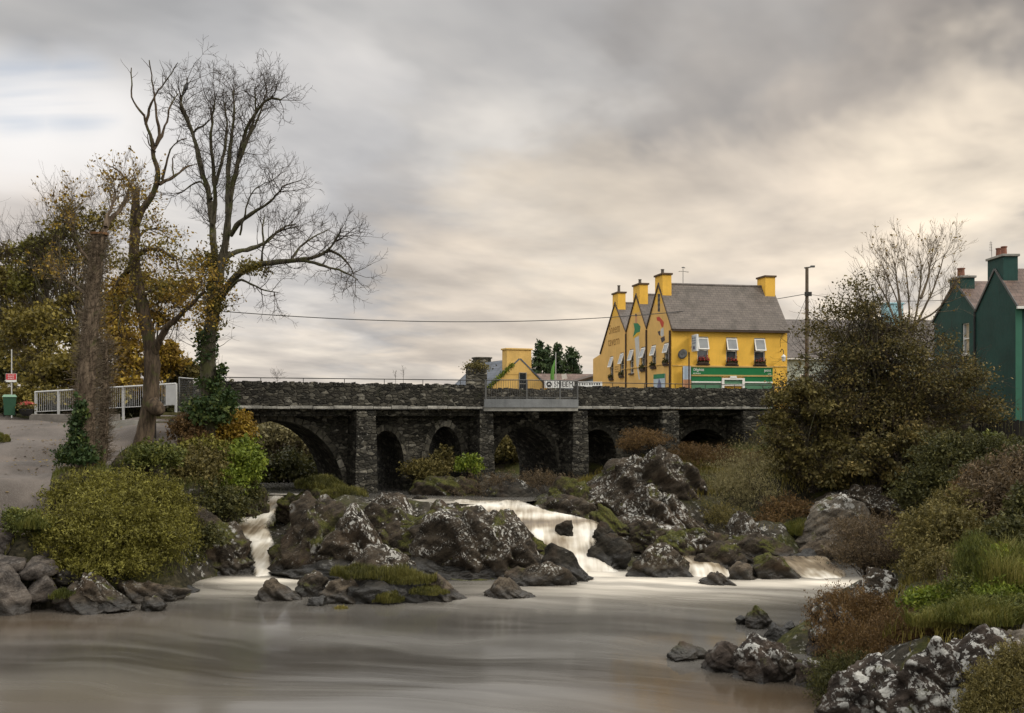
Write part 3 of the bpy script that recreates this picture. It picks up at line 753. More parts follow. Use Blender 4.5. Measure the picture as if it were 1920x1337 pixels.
def height(x, y, rough=True):
    x = np.asarray(x, float); y = np.asarray(y, float)
    shp = x.shape
    q = np.stack([x.ravel(), y.ravel()], -1)
    out = np.empty(len(q))
    for a in range(0, len(q), 20000):
        b = q[a:a + 20000]
        d2 = ((b[:, None, :] - CP[None, :, :2]) ** 2).sum(-1) + 0.35
        wgt = d2 ** -2.2
        out[a:a + 20000] = (wgt * CP[None, :, 2]).sum(1) / wgt.sum(1)
    if rough:
        p = np.stack([q[:, 0], q[:, 1], q[:, 1] * 0], -1)
        amp = np.clip((120 - np.hypot(q[:, 0], q[:, 1] - 35)) / 60, 0, 1)
        out = out + amp * (0.34 * (fbm(p * 0.55, 3, 3) - 0.5) + 0.16 * (fbm(p * 2.3, 3, 9) - 0.5))
        # the path and the road end are levelled
        pd = path_dist(q[:, 0], q[:, 1])
        f = np.clip(pd / 1.0, 0, 1)
        flat = out - amp * (0.34 * (fbm(p * 0.55, 3, 3) - 0.5) + 0.16 * (fbm(p * 2.3, 3, 9) - 0.5))
        out = flat * (1 - f) + out * f
    return out.reshape(shp)
# edge of the asphalt: right-hand boundary x as a function of y, left-hand boundary far out
PE_Y = np.array([20, 30.6, 32, 34.5, 36.5, 38.5, 41, 44, 47, 50, 54, 60.0])
PE_R = np.array([-14.6, -14.7, -14.7, -15.6, -16.3, -15.2, -14.4, -14.6, -15.3, -15.8, -16.0, -16.5])
def path_dist(x, y):
    """negative inside the asphalt"""
    r = np.interp(y, PE_Y, PE_R)
    dd = np.maximum(x - r, np.maximum(31.8 - y, y - 58.0))
    return dd
ax_ = np.concatenate([-np.geomspace(3000, 60, 16), np.linspace(-52, -26, 14), np.arange(-24, 26.01, 0.36), np.linspace(28, 52, 13), np.geomspace(60, 3000, 16)])
ay_ = np.concatenate([-np.geomspace(2000, 10, 9), np.linspace(-4, 10, 5), np.arange(12, 62, 0.36), np.linspace(63, 110, 28), np.geomspace(125, 4000, 16)])
gx, gy = np.meshgrid(ax_, ay_)
gz = height(gx, gy)
def grid_quads(nx, ny):
    i, j = np.meshgrid(np.arange(nx - 1), np.arange(ny - 1))
    a = (j * nx + i).ravel()
    return np.stack([a, a + 1, a + nx + 1, a + nx], -1)
# bare schist along the rapids: craggy relief
rk_ = np.zeros_like(gx)
for (a, b, r_) in ((-10, 40, 2.6), (-7, 39, 3.2), (-4, 40, 3.6), (-1, 40.5, 3.2), (2, 40.5, 3), (5, 42.5, 3.6), (7, 40, 3.2), (9, 42, 3), (-9.5, 45, 3), (-5, 44, 3), (3, 45, 3.4), (12, 41, 3.2), (14, 42, 2.6), (-13, 32.5, 1.8), (-10.8, 37, 2), (8, 27, 2.6), (7.5, 21, 3), (8.5, 17, 3), (10, 31, 2.4)):
    rk_ = np.maximum(rk_, np.clip(1.6 - 1.2 * np.hypot(gx - a, gy - b) / r_, 0, 1))
pp_ = np.stack([gx, gy, gx * 0], -1)
gz = gz + rk_ * (0.75 * np.abs(fbm(pp_ * (0.9, 0.6, 1), 4, 31, .6) - 0.5) * 2 - 0.32)
tag(mk('ground', np.stack([gx, gy, gz], -1), grid_quads(len(ax_), len(ay_)), None, M['ground'], True, vattr=dict(rocky=rk_.ravel())), kind='structure')

# asphalt sheet 4 cm of crown above the ground sheet
py_ = np.arange(32.3, 57.5, 0.25)
cols = 80
pts = []
for y in py_:
    r = np.interp(y, PE_Y, PE_R) + 0.12 * (vn(np.array([y * 0.9, 0.3, 0.1])) - 0.5)
    xs = np.linspace(r - 22, r, cols)
    pts.append(np.stack([xs, np.full(cols, y), height(xs, np.full(cols, y), True) + 0.03], -1))
pts = np.array(pts)
pts[:, :, 2] = np.maximum(pts[:, :, 2], height(pts[:, :, 0], pts[:, :, 1], False) + 0.03)
# clear a grass island at the left edge of the frame
tag(mk('path', pts.reshape(-1, 3), grid_quads(cols, len(py_)), None, M['asphalt'], True), kind='structure')

# ------------------------------------------------------------------ water
wx = np.arange(-46, 14.01, 0.3); wy = np.arange(-6, 40.3, 0.3)
X, Y = np.meshgrid(wx, wy)
FO = [(-8.9, 36.0, 1.5, 0.95), (-8.2, 34.4, 2.6, 0.40), (3.2, 37.2, 1.6, 1.0), (4.8, 36.2, 2.0, 0.95), (6.4, 35.4, 1.6, 0.85), (9.0, 35.4, 1.9, 0.75), (11.2, 35.6, 1.6, 0.9), (3.6, 34.6, 3.4, 0.55), (7.0, 33.6, 3.6, 0.35), (0.5, 33.0, 3.6, 0.22),
      (8.0, 34.6, 1.4, 0.3), (-1.2, 34.6, 0.8, 0.25), (-5.0, 34.8, 0.9, 0.25), (1.0, 34.6, 1.2, 0.4)]
fo = np.zeros_like(X)
for (a, b, s, k) in FO:
    fo = np.maximum(fo, k * np.exp(-(((X - a) / (s * 1.5)) ** 2 + ((Y - b) / (s * 0.62)) ** 2)))
sh = np.exp(-(((X - 5.2) / 3.6) ** 2 + ((Y - 20.5) / 2.6) ** 2)) * 0.95 + 0.8 * np.exp(-(((X + 15) / 6) ** 2 + ((Y - 29) / 2.4) ** 2)) + 0.5 * np.exp(-(((X + 10) / 5) ** 2 + ((Y - 21) / 2.5) ** 2))
pn = np.stack([X * 0.22, Y * 0.8, X * 0], -1)
Z = 0.035 * (fbm(pn, 3, 4) - 0.5) + 0.10 * fo * fbm(np.stack([X, Y * 2, X * 0], -1), 2, 8)
tag(mk('pool_water', np.stack([X, Y, Z], -1), grid_quads(len(wx), len(wy)), None, M['water'], True,
       vattr=dict(foam=fo.ravel(), shallow=np.clip(sh, 0, 1).ravel())), kind='structure')
ux = np.arange(-40, 9.01, 0.4); uy = np.concatenate([np.arange(42.4, 70, 0.4), np.linspace(71, 120, 30)])
X, Y = np.meshgrid(ux, uy)
# trimmed by its own shape: rows start farther back on the left side of the island
lim = np.interp(ux, [-40, -12, -9.6, -9.2, -7, -5.5, -4.6, -1.7, 1.0, 2, 9], [48, 48, 47.4, 46.4, 45.2, 44.6, 43.9, 42.9, 44.4, 46.5, 47.5])
Y = np.maximum(Y, lim[None, :] + 0.0001 * np.arange(len(uy))[:, None])
fo = 0.9 * np.exp(-((X + 10.5) / 1.2) ** 2 - ((Y - 47.6) / 0.8) ** 2) + 0.8 * np.exp(-((X + 1.2) / 2.2) ** 2 - ((Y - 43.2) / 1.2) ** 2) + 0.55 * np.exp(-((X + 4.2) / 1.5) ** 2 - ((Y - 45.0) / 1.0) ** 2)
tag(mk('upper_river_water', np.stack([X, Y, 2.08 + 0 * X], -1), grid_quads(len(ux), len(uy)), None, M['water'], True,
       vattr=dict(foam=fo.ravel(), shallow=0 * fo.ravel())), kind='structure')

def cascade(name, rows, seed, sub=7, nac=36, lip=0.12):
    """rows: (py, D, left px, right px, foam and painted shade); a rounded sheet of falling water"""
    rows = np.array(rows, float)
    tt = np.arange(len(rows))
    ts = np.linspace(0, len(rows) - 1, (len(rows) - 1) * sub + 1)
    def sm(c):
        y = np.interp(ts, tt, rows[:, c])
        k = np.array([1, 2, 3, 2, 1.0]); k /= k.sum()
        yp = np.pad(y, 2, mode='edge')
        return np.convolve(yp, k, 'valid')
    py, D, l, r, fm = [sm(c) for c in range(5)]
    a = np.linspace(0, 1, nac)
    PX = l[:, None] + (r - l)[:, None] * a[None, :]
    PX = PX + (a[None, :] * (1 - a[None, :])) * 16 * (fbm(np.stack([PX * 0, ts[:, None] * 0.9 + 0 * PX, 0 * PX], -1), 2, seed) - 0.5)
    V = np.empty(PX.shape + (3,))
    V[..., 0] = (PX - 960) / FPX * D[:, None]
    V[..., 1] = D[:, None]
    V[..., 2] = CAM_Z - (py[:, None] - HOR) / FPX * D[:, None]
    edge = np.minimum(a, 1 - a)[None, :]
    nz = fbm(np.stack([V[..., 0] * 1.3, ts[:, None] * 0.8 + 0 * PX, 0 * PX], -1), 3, seed + 3) - 0.5
    nz2 = fbm(np.stack([V[..., 0] * 4.5, ts[:, None] * 0.35 + 0 * PX, 0 * PX], -1), 2, seed + 6) - 0.5
    V[..., 2] += 0.20 * nz + 0.03 * nz2 + lip * np.sin(np.pi * np.clip(edge * 4, 0, 1) / 2) - lip - 0.25 * np.clip(0.06 - edge, 0, 1) / 0.06
    V[..., 1] -= 0.2 * nz
    fo = fm[:, None] + 0.5 * nz + 0 * PX
    ln = np.concatenate([[0], np.cumsum(np.hypot(np.diff(D), np.diff(V[:, 0, 2])))])
    uv = np.stack([V[..., 0], ln[:, None] + 0 * PX], -1).reshape(-1, 2)
    en = np.minimum(ts / 3.0, 1.0)[:, None] * np.ones((1, nac)); ex = np.minimum((ts[-1] - ts) / 1.2, 1.0)[:, None]
    veil = np.minimum(np.minimum(np.clip(edge * 3.2, 0, 1), .35 + .65 * en), ex)
    o = mk(name, V.reshape(-1, 3), grid_quads(nac, len(ts)), None, M['fall'], True, vattr=dict(foam=fo.ravel(), veil=veil.ravel()), uv=uv)
    return tag(o, kind='structure')
for c_ in CAS:
    cascade('waterfall', *c_)
rngl = np.random.default_rng(12)
def litter(n, x0, x1, y0, y1, seed):
    x = rngl.uniform(x0, x1, n); y = rngl.uniform(y0, y1, n)
    k = vn(np.stack([x * .9, y * .9, 0 * x], -1), seed) > rngl.uniform(.3, .9, n)
    return np.stack([x[k], y[k], height(x[k], y[k]) + .055], -1)
lp = np.concatenate([litter(1500, -20, -13, 32.5, 46, 3), litter(700, -24, -15, 40, 54, 5)])
nl = len(lp); aa = rngl.uniform(0, 6.28, nl); sz_ = rngl.uniform(.03, .075, nl)
ca, sa = np.cos(aa) * sz_, np.sin(aa) * sz_
zt_ = rngl.uniform(-.012, .02, (nl, 4))
Vl = np.stack([np.stack([lp[:, 0] + ca, lp[:, 1] + sa, lp[:, 2] + zt_[:, 0]], -1), np.stack([lp[:, 0] - sa * .6, lp[:, 1] + ca * .6, lp[:, 2] + zt_[:, 1]], -1), np.stack([lp[:, 0] - ca, lp[:, 1] - sa, lp[:, 2] + zt_[:, 2]], -1), np.stack([lp[:, 0] + sa * .6, lp[:, 1] - ca * .6, lp[:, 2] + zt_[:, 3]], -1)], 1)
tag(mk('fallen_leaves', Vl.reshape(-1, 3), np.arange(4 * nl).reshape(-1, 4), None, M['lf_gold'], False, tint=rngl.random(nl)), kind='stuff')
# ------------------------------------------------------------------ stone bridge
BA = np.array([-12.7, 46.0]); BANG = math.atan2(12.0, 27.2)
BU = np.array([math.cos(BANG), math.sin(BANG)]); BN = np.array([-math.sin(BANG), math.cos(BANG)])   # BN points away from the camera
def bs(px, back=0.0):
    """distance along the bridge at which the ray of column px meets the plane `back` metres behind the front face"""
    k = (px - 960) / FPX
    o = BA + BN * back
    return (k * o[1] - o[0]) / (BU[0] - k * BU[1])
def bD(s, back=0.0):
    return BA[1] + BU[1] * s + BN[1] * back
bridge = thing('stone_bridge', 'long dark rubble stone road bridge with arches, piers and a pale ledge over the river', 'bridge', (BA[0], BA[1], 0), BANG)
LZ = 6.10                                     # ledge level
sL, sB0, sB1, sR = bs(395), bs(906), bs(1082), bs(1452)
def ptop(s):
    return 7.33 - 0.004 * s
def parapet(s0, s1, name='parapet', y0=0.0, y1=0.5, seed=1):
    rng = random.Random(seed)
    mb = MB()
    n = 40
    # wall body with a slightly uneven top, then a row of upright coping stones
    mb.hexa([(s0, y0, LZ + .12), (s1, y0, LZ + .12), (s1, y1, LZ + .12), (s0, y1, LZ + .12), (s0, y0, ptop(s0) - .14), (s1, y0, ptop(s1) - .14), (s1, y1, ptop(s1) - .14), (s0, y1, ptop(s0) - .14)])
    s = s0
    while s < s1 - 0.1:
        wd = rng.uniform(0.09, 0.24)
        e = min(s + wd, s1)
        h = ptop(s) + rng.uniform(-0.06, 0.05)
        j = rng.uniform(-0.03, 0.03)
        mb.hexa([(s, y0 + j, ptop(s) - .16), (e - .012, y0 + j, ptop(s) - .16), (e - .012, y1 + j, ptop(s) - .16), (s, y1 + j, ptop(s) - .16),
                 (s + .015, y0 + j + .04, h), (e - .025, y0 + j + .04, h + rng.uniform(-.03, .03)), (e - .025, y1 + j - .04, h), (s + .015, y1 + j - .04, h)])
        s = e
    return mb.build(name, M['stone'], bridge)
parapet(sL, sB0, seed=1)
parapet(sB1, sR, seed=2)
parapet(sL, sR, 'parapet', 6.4, 6.8, 3)
def ledge(s0, s1, seed):
    rng = random.Random(seed)
    mb = MB()
    s = s0
    while s < s1 - .05:
        e = min(s + rng.uniform(.5, 1.1), s1)
        o = rng.uniform(-.02, .02)
        mb.box(s, e - .01, -0.09 + o, 0.55, LZ - .02 + o * .4, LZ + .11 + rng.uniform(-.03, .03))
        s = e
    mb.build('ledge', M['ledge'], bridge, 0.02)
ledge(sL, sB0, 4)
ledge(sB1, sR, 5)
MB().box(sL, sR, 0.58, 6.7, 5.74, LZ - .03).build('deck', M['stone_old'], bridge)
MB().box(sL, sR, 0.5, 6.4, LZ - .02, 6.26).build('roadway', M['asphalt'], bridge)
# piers that carry the widened deck
for (a, b, z0, sd_) in ((655, 704, 1.2, 1), (888, 924, 1.6, 2), (1063, 1101, 2.0, 3), (1232, 1272, 2.4, 4), (1394, 1452, 2.6, 5)):
    s0, s1 = bs(a), bs(b)
    if a < 1390:
        s0 += 0.35
    rng = random.Random(sd_)
    n = 10
    mb = MB()
    z = z0
    while z < 5.98:
        e = min(z + rng.uniform(.5, .9), 6.0)
        j = [rng.uniform(-.014, .014) for _ in range(3)]
        bat = 0.02 * (6 - z)
        mb.box(s0 + j[0] - bat, s1 + j[1] + bat, -0.02 + j[2] - bat, 1.75, z, e - .008)
        z = e
    mb.build('pier', M['stone_pier'], bridge, 0.015)
# the old arched bridge, set back behind the piers
SB = 1.55
def arch(pc, hw, pcrown, zbase):
    """centre px, half width px, crown row -> notch of the outline"""
    c = bs(pc, SB)
    D = bD(c, SB)
    h = (bs(pc + hw, SB) - bs(pc - hw, SB)) / 2
    zc = CAM_Z - (pcrown - HOR) / FPX * D
    return c, h, zc, zbase
ARCH = [arch(520, 128, 789, 1.9), arch(724, 33, 807, 3.4), arch(834, 31, 799, 3.6), arch(984, 64, 800, 2.6), arch(1119, 36, 805, 3.6), arch(1318, 62, 804, 2.6)]
out = [(sL - .3, -0.5), (sL - .3, 5.74), (sR, 5.74), (sR, -0.5)]
for (c, h, zc, zb) in ARCH[::-1]:
    out.append((c + h, -0.5))
    N = 18
    for i in range(N + 1):
        th = math.pi * i / N
        out.append((c + h * math.cos(th), zb + (zc - zb) * math.sin(th)))
    out.append((c - h, -0.5))
MB().prism(out, 'y', SB, 6.6).build('arch_wall', M['stone_old'], bridge)
for (c, h, zc, zb) in ARCH:
    mb = MB()
    N = 26 if h > 1 else 15
    rng = random.Random(int(c * 10))
    for i in range(N):
        a0, a1 = math.pi * (i + .06) / N, math.pi * (i + .94) / N
        t_ = 0.30 + rng.uniform(-.05, .07)
        o = rng.uniform(-.03, .02)
        q = []
        for (aa, k) in ((a0, 0), (a1, 0), (a1, t_), (a0, t_)):
            q.append((c + (h + k) * math.cos(aa), zb + (zc - zb + k) * math.sin(aa)))
        mb.prism(q, 'y', SB - .05 + o, SB + .3)
    mb.build('voussoir_ring', M['stone_ring'], bridge)
# slim steel handrail on top of the parapet
def rail_run(s0, s1, z0, z1, step=1.95):
    tb = Tube()
    ss = np.linspace(s0, s1, 40)
    zz = np.interp(ss, [s0, s1], [z0, z1])
    tb.add(np.stack([ss, 0 * ss + .25, zz], -1), 0.022, 6)
    for s in np.arange(s0 + .3, s1, step):
        z = np.interp(s, [s0, s1], [z0, z1])
        tb.add([(s, .25, ptop(s) - .1), (s, .25, (ptop(s) + z) / 2), (s, .25, z)], 0.018, 5)
    tb.build('handrail', M['dark_metal'], bridge, world=False)
rail_run(sL, sB0, 7.50, 7.52)
rail_run(sB1, sR, 7.47, 7.44)
# viewing balcony
sm_ = (sB0 + sB1) / 2; hb = (sB1 - sB0) / 2
def bulge(s):
    return -0.95 * (1 - ((s - sm_) / hb) ** 2) - 0.10
ss = np.linspace(sB0, sB1, 25)
poly = [(s, bulge(s)) for s in ss] + [(sB1, 0.6), (sB0, 0.6)]
MB().prism(poly, 'z', 5.98, 6.22).build('balcony_slab', M['concrete'], bridge)
mb = MB()
for i in range(24):
    a, b = ss[i], ss[i + 1]
    mb.hexa([(a, bulge(a) - .06, 6.16), (b, bulge(b) - .06, 6.16), (b, bulge(b) - .003, 6.16), (a, bulge(a) - .003, 6.16), (a, bulge(a) - .06, 6.58), (b, bulge(b) - .06, 6.58), (b, bulge(b) - .003, 6.58), (a, bulge(a) - .003, 6.58)])
mb.build('balcony_fascia', M['fascia'], bridge)
tb = Tube()
for z, r in ((7.52, .028), (6.66, .018)):
    tb.add([(s, bulge(s) - .02, z) for s in ss], r, 6)
for s in np.arange(sB0 + .1, sB1 - .05, 0.105):
    tb.add([(s, bulge(s) - .02, 6.58), (s, bulge(s) - .02, 7.0), (s, bulge(s) - .02, 7.50)], 0.0085, 4)
tb.build('balustrade', M['grey_metal'], bridge, world=False)
for s in (sB0 + .06, bs(972), bs(1036), sB1 - .06):
    MB().box(s - .035, s + .035, bulge(s) - .055, bulge(s) + .015, 6.57, 7.54).build('post', M['grey_metal'], bridge)
MB().box(sm_ - .2, sm_ + .2, -.5, 1.6, 5.62, 5.97).build('corbel', M['stone_old'], bridge)

# wing wall where the bridge meets the left bank
ww = thing('stone_wall', 'low mossy wing wall of rubble curving off the left end of the bridge', 'wall', (-14.9, 47.2, 0))
pl_ = [P(424, 770, 46.0), P(400, 770, 46.3), P(375, 770, 47.0), P(352, 770, 48.2), P(332, 770, 49.8), P(318, 770, 51.5)]
mb = MB()
rng = random.Random(5)
for i in range(5):
    a, b = pl_[i] - np.array(MW[ww.name].translation), pl_[i + 1] - np.array(MW[ww.name].translation)
    dv = b - a; nn = np.array((-dv[1], dv[0], 0)); nn = nn / np.linalg.norm(nn[:2]) * .45
    za, zb = (7.2 - .32 * i), (7.2 - .32 * (i + 1))
    a[2] = b[2] = 0
    mb.hexa([tuple(a) [:2] + (3.5,), tuple(b)[:2] + (3.5,), tuple(b - nn)[:2] + (3.5,), tuple(a - nn)[:2] + (3.5,), tuple(a)[:2] + (za,), tuple(b)[:2] + (zb,), tuple(b - nn)[:2] + (zb,), tuple(a - nn)[:2] + (za,)])
mb.build('wall_body', M['stone_wall'], ww)
pn_ = thing('mesh_barrier', 'short grey mesh barrier with a pale top rail behind the ivied tree', 'barrier', tuple(P(336, 770, 52)[:2]) + (5.9,))
a, b = P(336, 708, 52), P(382, 712, 50)
tb = Tube(); tb.add([a, (a + b) / 2, b], .03, 6, True); tb.build('top_rail', M['white_metal'], pn_)
tb = Tube()
for f in np.linspace(0, 1, 22):
    q = a * (1 - f) + b * f
    tb.add([q * (1, 1, 0) + (0, 0, 5.9), q * (1, 1, 0) + (0, 0, 6.7), q], .008, 4)
for z in np.arange(6.0, 7.5, .12):
    tb.add([a * (1, 1, 0) + (0, 0, z), (a + b) / 2 * (1, 1, 0) + (0, 0, z), b * (1, 1, 0) + (0, 0, z)], .006, 4)
tb.build('mesh_infill', M['grey_metal'], pn_)
for q in (a, b):
    tb = Tube(); tb.add([q * (1, 1, 0) + (0, 0, 5.6), q * (1, 1, 0) + (0, 0, 6.6), q], .035, 6, True); tb.build('post', M['grey_metal'], pn_)
# ------------------------------------------------------------------ rocks
_ico = {}
def ico(n):
    if n not in _ico:
        bm = bmesh.new()
        bmesh.ops.create_icosphere(bm, subdivisions=n, radius=1.0)
        bm.verts.ensure_lookup_table()
        V = np.array([v.co[:] for v in bm.verts]); F = np.array([[v.index for v in f.verts] for f in bm.faces])
        bm.free()
        _ico[n] = (V / np.linalg.norm(V, axis=1, keepdims=True), F)
    return _ico[n]
def rock(label, x0, x1, yt, yb, D, mat='rock_lichen', seed=1, dep=0.8, sub=5, planes=16, prof=None, lean=0.0, strat=0.10, sink=0.45, rough=1.0, name='rock', tilt=0.6, chop=(0.72, 1.02), blk=0.62):
    """a crag that fills columns x0..x1, rows yt..yb of the photograph at distance D; dep = depth / width"""
    dirs, F = ico(sub)
    rng = np.random.default_rng(seed)
    ad = np.abs(dirs) ** 2.7
    r = 1.12 / ad.sum(1) ** (1 / 2.7)
    for i in range(int(planes * 1.5)):                                   # cleave by planes
        n = rng.normal(size=3); n /= np.linalg.norm(n)
        dd = rng.uniform(*chop)
        c = dirs @ n
        r = np.where(c > 0.05, np.minimum(r, dd / np.maximum(c, 0.05)), r)
    V = dirs * r[:, None]
    w = (x1 - x0) / FPX * D
    h = (yb - yt) / FPX * D
    S = np.array((w / 2, w * dep / 2, h * (1 + sink) / 2))
    Vm = V * S
    # bedding ribs, lumps and grain in metres
    th = rng.uniform(0.7, 1.3) * tilt
    az = rng.uniform(-0.7, 0.7)
    bn = np.array((math.sin(th) * math.cos(az), math.sin(th) * math.sin(az), math.cos(th)))
    ph = Vm @ bn
    size = min(w, h * 1.6)
    wob = fbm(Vm * 1.1 + seed * 7.1, 3, seed)
    rib = np.abs(((ph / (0.22 * size + 0.08)) + wob * 1.6) % 1.0 - 0.5) * 2
    rib = rib ** 0.6
    disp = strat * size * (rib - 0.6) * (0.3 + vn(Vm * 0.9 + 3.3, seed + 2))
    disp = disp + 0.16 * size * rough * (fbm(Vm * (1.5 / size) + seed, 4, seed + 5) - 0.5)
    f = fbm(Vm * (4.0 / size) + seed, 5, seed + 11, 0.6)
    disp = disp - 0.09 * size * rough * np.abs(f - 0.5) * 2
    fs = fbm(Vm * 5.0 + seed, 4, seed + 21, 0.62)
    disp = disp + 0.085 * min(1.0, size) * rough * (fs - 0.5)
    # blocky fracture along the bedding: every block sits a little proud or shy of its neighbours
    e1 = np.cross(bn, (0.31, 0.87, 0.12)); e1 /= np.linalg.norm(e1); e2 = np.cross(bn, e1)
    bs_ = 0.26 * size + 0.10
    wp_ = (fbm(Vm * 2.2 + seed, 2, seed + 31) - 0.5)[:, None] * 0.35
    for lv, (sc_w, am) in enumerate(((bs_, 1.0), (bs_ * 0.42, 0.5))):
        q_ = np.stack([Vm @ e1 / (sc_w * 1.9), Vm @ e2 / (sc_w * 1.3), Vm @ bn / (sc_w * 0.75)], -1) + wp_
        ed, hid = worley(q_, seed * 3 + lv * 7)
        k_ = np.clip(ed / 0.14, 0, 1)
        disp = disp + blk * am * sc_w * ((hid - 0.5) * 0.55 * k_ - 0.16 * (1 - k_))
    Vm = Vm + dirs * disp[:, None]
    # fit the silhouette
    for ax, ext in ((0, w), (2, h * (1 + sink))):
        lo, hi = np.percentile(Vm[:, ax], (1.2, 99.0))
        Vm[:, ax] = (Vm[:, ax] - (lo + hi) / 2) * ext / (hi - lo)
    Vm[:, 2] += h * (1 + sink) / 2 - h * sink
    if prof is not None:
        xs = np.linspace(-w / 2, w / 2, len(prof))
        k = np.interp(Vm[:, 0], xs, prof)
        Vm[:, 2] = np.where(Vm[:, 2] > 0, Vm[:, 2] * k, Vm[:, 2])
    Vm[:, 0] += lean * Vm[:, 2] * 0.5
    c = P((x0 + x1) / 2, yb, D)
    o = mk(name, Vm + c, None, F, M[mat], True, loc=c)
    return tag(o, label, 'rock')
# island between the two falls
rock('big mossy black boulder forming the left end of the island beside the narrow fall', 504, 700, 932, 1094, 38.2, 'rock_mix', 11, 0.75, 6, prof=[.75, 1, 1, .97, .9], blk=.5, rough=.7)
rock('lichen-spotted ridge on the upper left of the island above the mossy boulder', 545, 700, 938, 1030, 39.3, 'rock_white', 12, 0.7, 6, prof=[.6, .95, 1, .9, .7])
rock('steep lichen-streaked slab running down the middle of the island left half', 575, 770, 948, 1094, 37.6, 'rock_white', 13, 0.6, 6, prof=[.6, .9, 1, .85, .6, .3], lean=.15, blk=.4, rough=.7)
rock('white-capped rock at the top centre of the island', 685, 782, 926, 1010, 40.2, 'rock_white', 14, 0.9, 5, prof=[.8, 1, 1, .8])
rock('dark green recessed rock in the hollow at the island centre', 650, 815, 950, 1092, 38.6, 'rock_mix', 15, 0.6, 6, prof=[.85, 1, 1, .95], blk=.5, rough=.7)
rock('brown heathery hump on the island crest left of the big slab', 775, 905, 944, 1060, 39.6, 'rock_mix', 16, 0.7, 5, prof=[.8, 1, 1, .9])
rock('biggest ribbed slab of the island, white streaked, sloping down to the right cascade', 765, 1085, 946, 1098, 37.5, 'rock_lichen', 17, 0.5, 6, prof=[.80, .97, 1, .93, .72, .45, .22], strat=.14, tilt=1.3, blk=.45, rough=.65)
rock('jagged lichened crest beside the top of the right cascade', 905, 1008, 953, 1050, 38.9, 'rock_lichen', 18, 0.6, 6, prof=[.8, 1, .85, .45], strat=.18, tilt=1.2)
rock('smooth wet black rock jutting into the foot of the right cascade', 1000, 1108, 1022, 1098, 36.3, 'rock_dark', 19, 0.7, 5, prof=[.7, 1, .9, .4])
rock('low speckled ledge at the waterline below the island slab', 940, 1075, 1058, 1100, 35.3, 'rock_lichen', 20, 0.5, 5)
rock('pale dappled rock at the foot of the island centre behind the grassy one', 640, 790, 1022, 1096, 36.4, 'rock_white', 21, 0.6, 5, prof=[.6, 1, .9, .7])
rock('dark mossy core of the island that joins its slabs and boulders together', 512, 1064, 956, 1100, 39.0, 'rock_mossy', 22, 0.32, 6, prof=[.75, .95, 1, .92, .98, 1, .9, .55], chop=(.85, 1.1), blk=1.2)
rock('brown-black ledge running along the waterline of the island', 520, 1000, 1040, 1100, 36.9, 'rock_dark', 23, 0.2, 6, prof=[.7, 1, .8, .95, .7, .9, .6], chop=(.85, 1.1))
rock('mossy stone holding back the upper river at the lip of the narrow fall', 520, 580, 926, 968, 45.6, 'rock_mossy', 24, 0.7, 5)
# row of boulders in front of the island
rock('flat brown boulder below the narrow left fall', 478, 572, 1084, 1130, 32.7, 'rock_brown', 31, 0.8, 5, prof=[.8, 1, .7, .45])
rock('upright grey boulder with yellow lichen second in the front row', 552, 612, 1074, 1128, 33.2, 'rock_mix', 32, 0.9, 5)
rock('white-topped brown boulder left of the grass tussock', 588, 690, 1078, 1134, 32.2, 'rock_brown', 33, 0.7, 5, prof=[.7, 1, .8, .4])
rock('broad dark boulder under the grass cap in front of the island', 630, 818, 1074, 1134, 32.6, 'rock_dark', 34, 0.6, 5)
rock('white-faced brown wedge right of the grass tussock', 796, 878, 1072, 1130, 32.6, 'rock_brown', 35, 0.7, 5, prof=[1, .9, .55, .25])
rock('lone rounded boulder standing in the pool before the big slab', 910, 1000, 1078, 1122, 33.0, 'rock_brown', 36, 0.7, 5, prof=[.6, 1, .85, .45, .4])
rock('small wet grey stone just breaking the water by the front boulders', 578, 612, 1118, 1133, 31.6, 'rock_dark', 37, 0.8, 4)
rock('tiny stone at the waterline below the black wet rock', 1058, 1082, 1088, 1099, 35.3, 'rock_dark', 38, 0.8, 4)
# right of the main cascade
rock('tall lichened crag under the bridge, topped by rusty heath', 1090, 1340, 838, 990, 45.4, 'rock_lichen', 41, 0.6, 6, prof=[.6, .82, 1, .97, .78, .5], strat=.12, blk=.5, rough=.7)
rock('dark sloping slab with white streaks below the tall crag', 1148, 1348, 905, 1025, 42.8, 'rock_white', 42, 0.6, 6, prof=[.75, 1, .85, .5, .2], strat=.16, tilt=1.0)
rock('green mossy block above the right bank of the cascade', 1100, 1192, 936, 1018, 41.6, 'rock_mossy', 43, 0.7, 5, prof=[1, .85, .6, .4])
rock('blue-black wet boulder splitting the right cascade', 1096, 1182, 1002, 1066, 39.0, 'rock_dark', 44, 0.8, 5)
rock('narrow wet black rock leaning into the white water of the right cascade', 1108, 1156, 980, 1034, 39.9, 'rock_dark', 67, 0.8, 5)
rock('rounded dark boulder with pale crust between the cascade and the small chute', 1176, 1294, 1018, 1096, 37.3, 'rock_lichen', 45, 0.7, 5, prof=[.8, 1, .95, .6])
rock('sharp white-crested rock below the olive shrub', 1352, 1440, 957, 1045, 42.0, 'rock_white', 46, 0.7, 5, prof=[.5, .95, .9, .5])
rock('mossy stone behind the small chute', 1225, 1300, 996, 1050, 40.2, 'rock_mossy', 47, 0.8, 5)
rock('dark mossy boulder between the two small chutes', 1300, 1400, 1016, 1080, 38.6, 'rock_mix', 48, 0.7, 5)
rock('bright green topped boulder right of the small chutes', 1398, 1506, 1036, 1094, 36.9, 'rock_mossy', 49, 0.7, 5, prof=[.7, 1, .8, .35])
rock('brown pointed stone at the foot of the small chute', 1310, 1378, 1070, 1101, 35.4, 'rock_brown', 50, 0.8, 5, prof=[.6, 1, .8, .4])
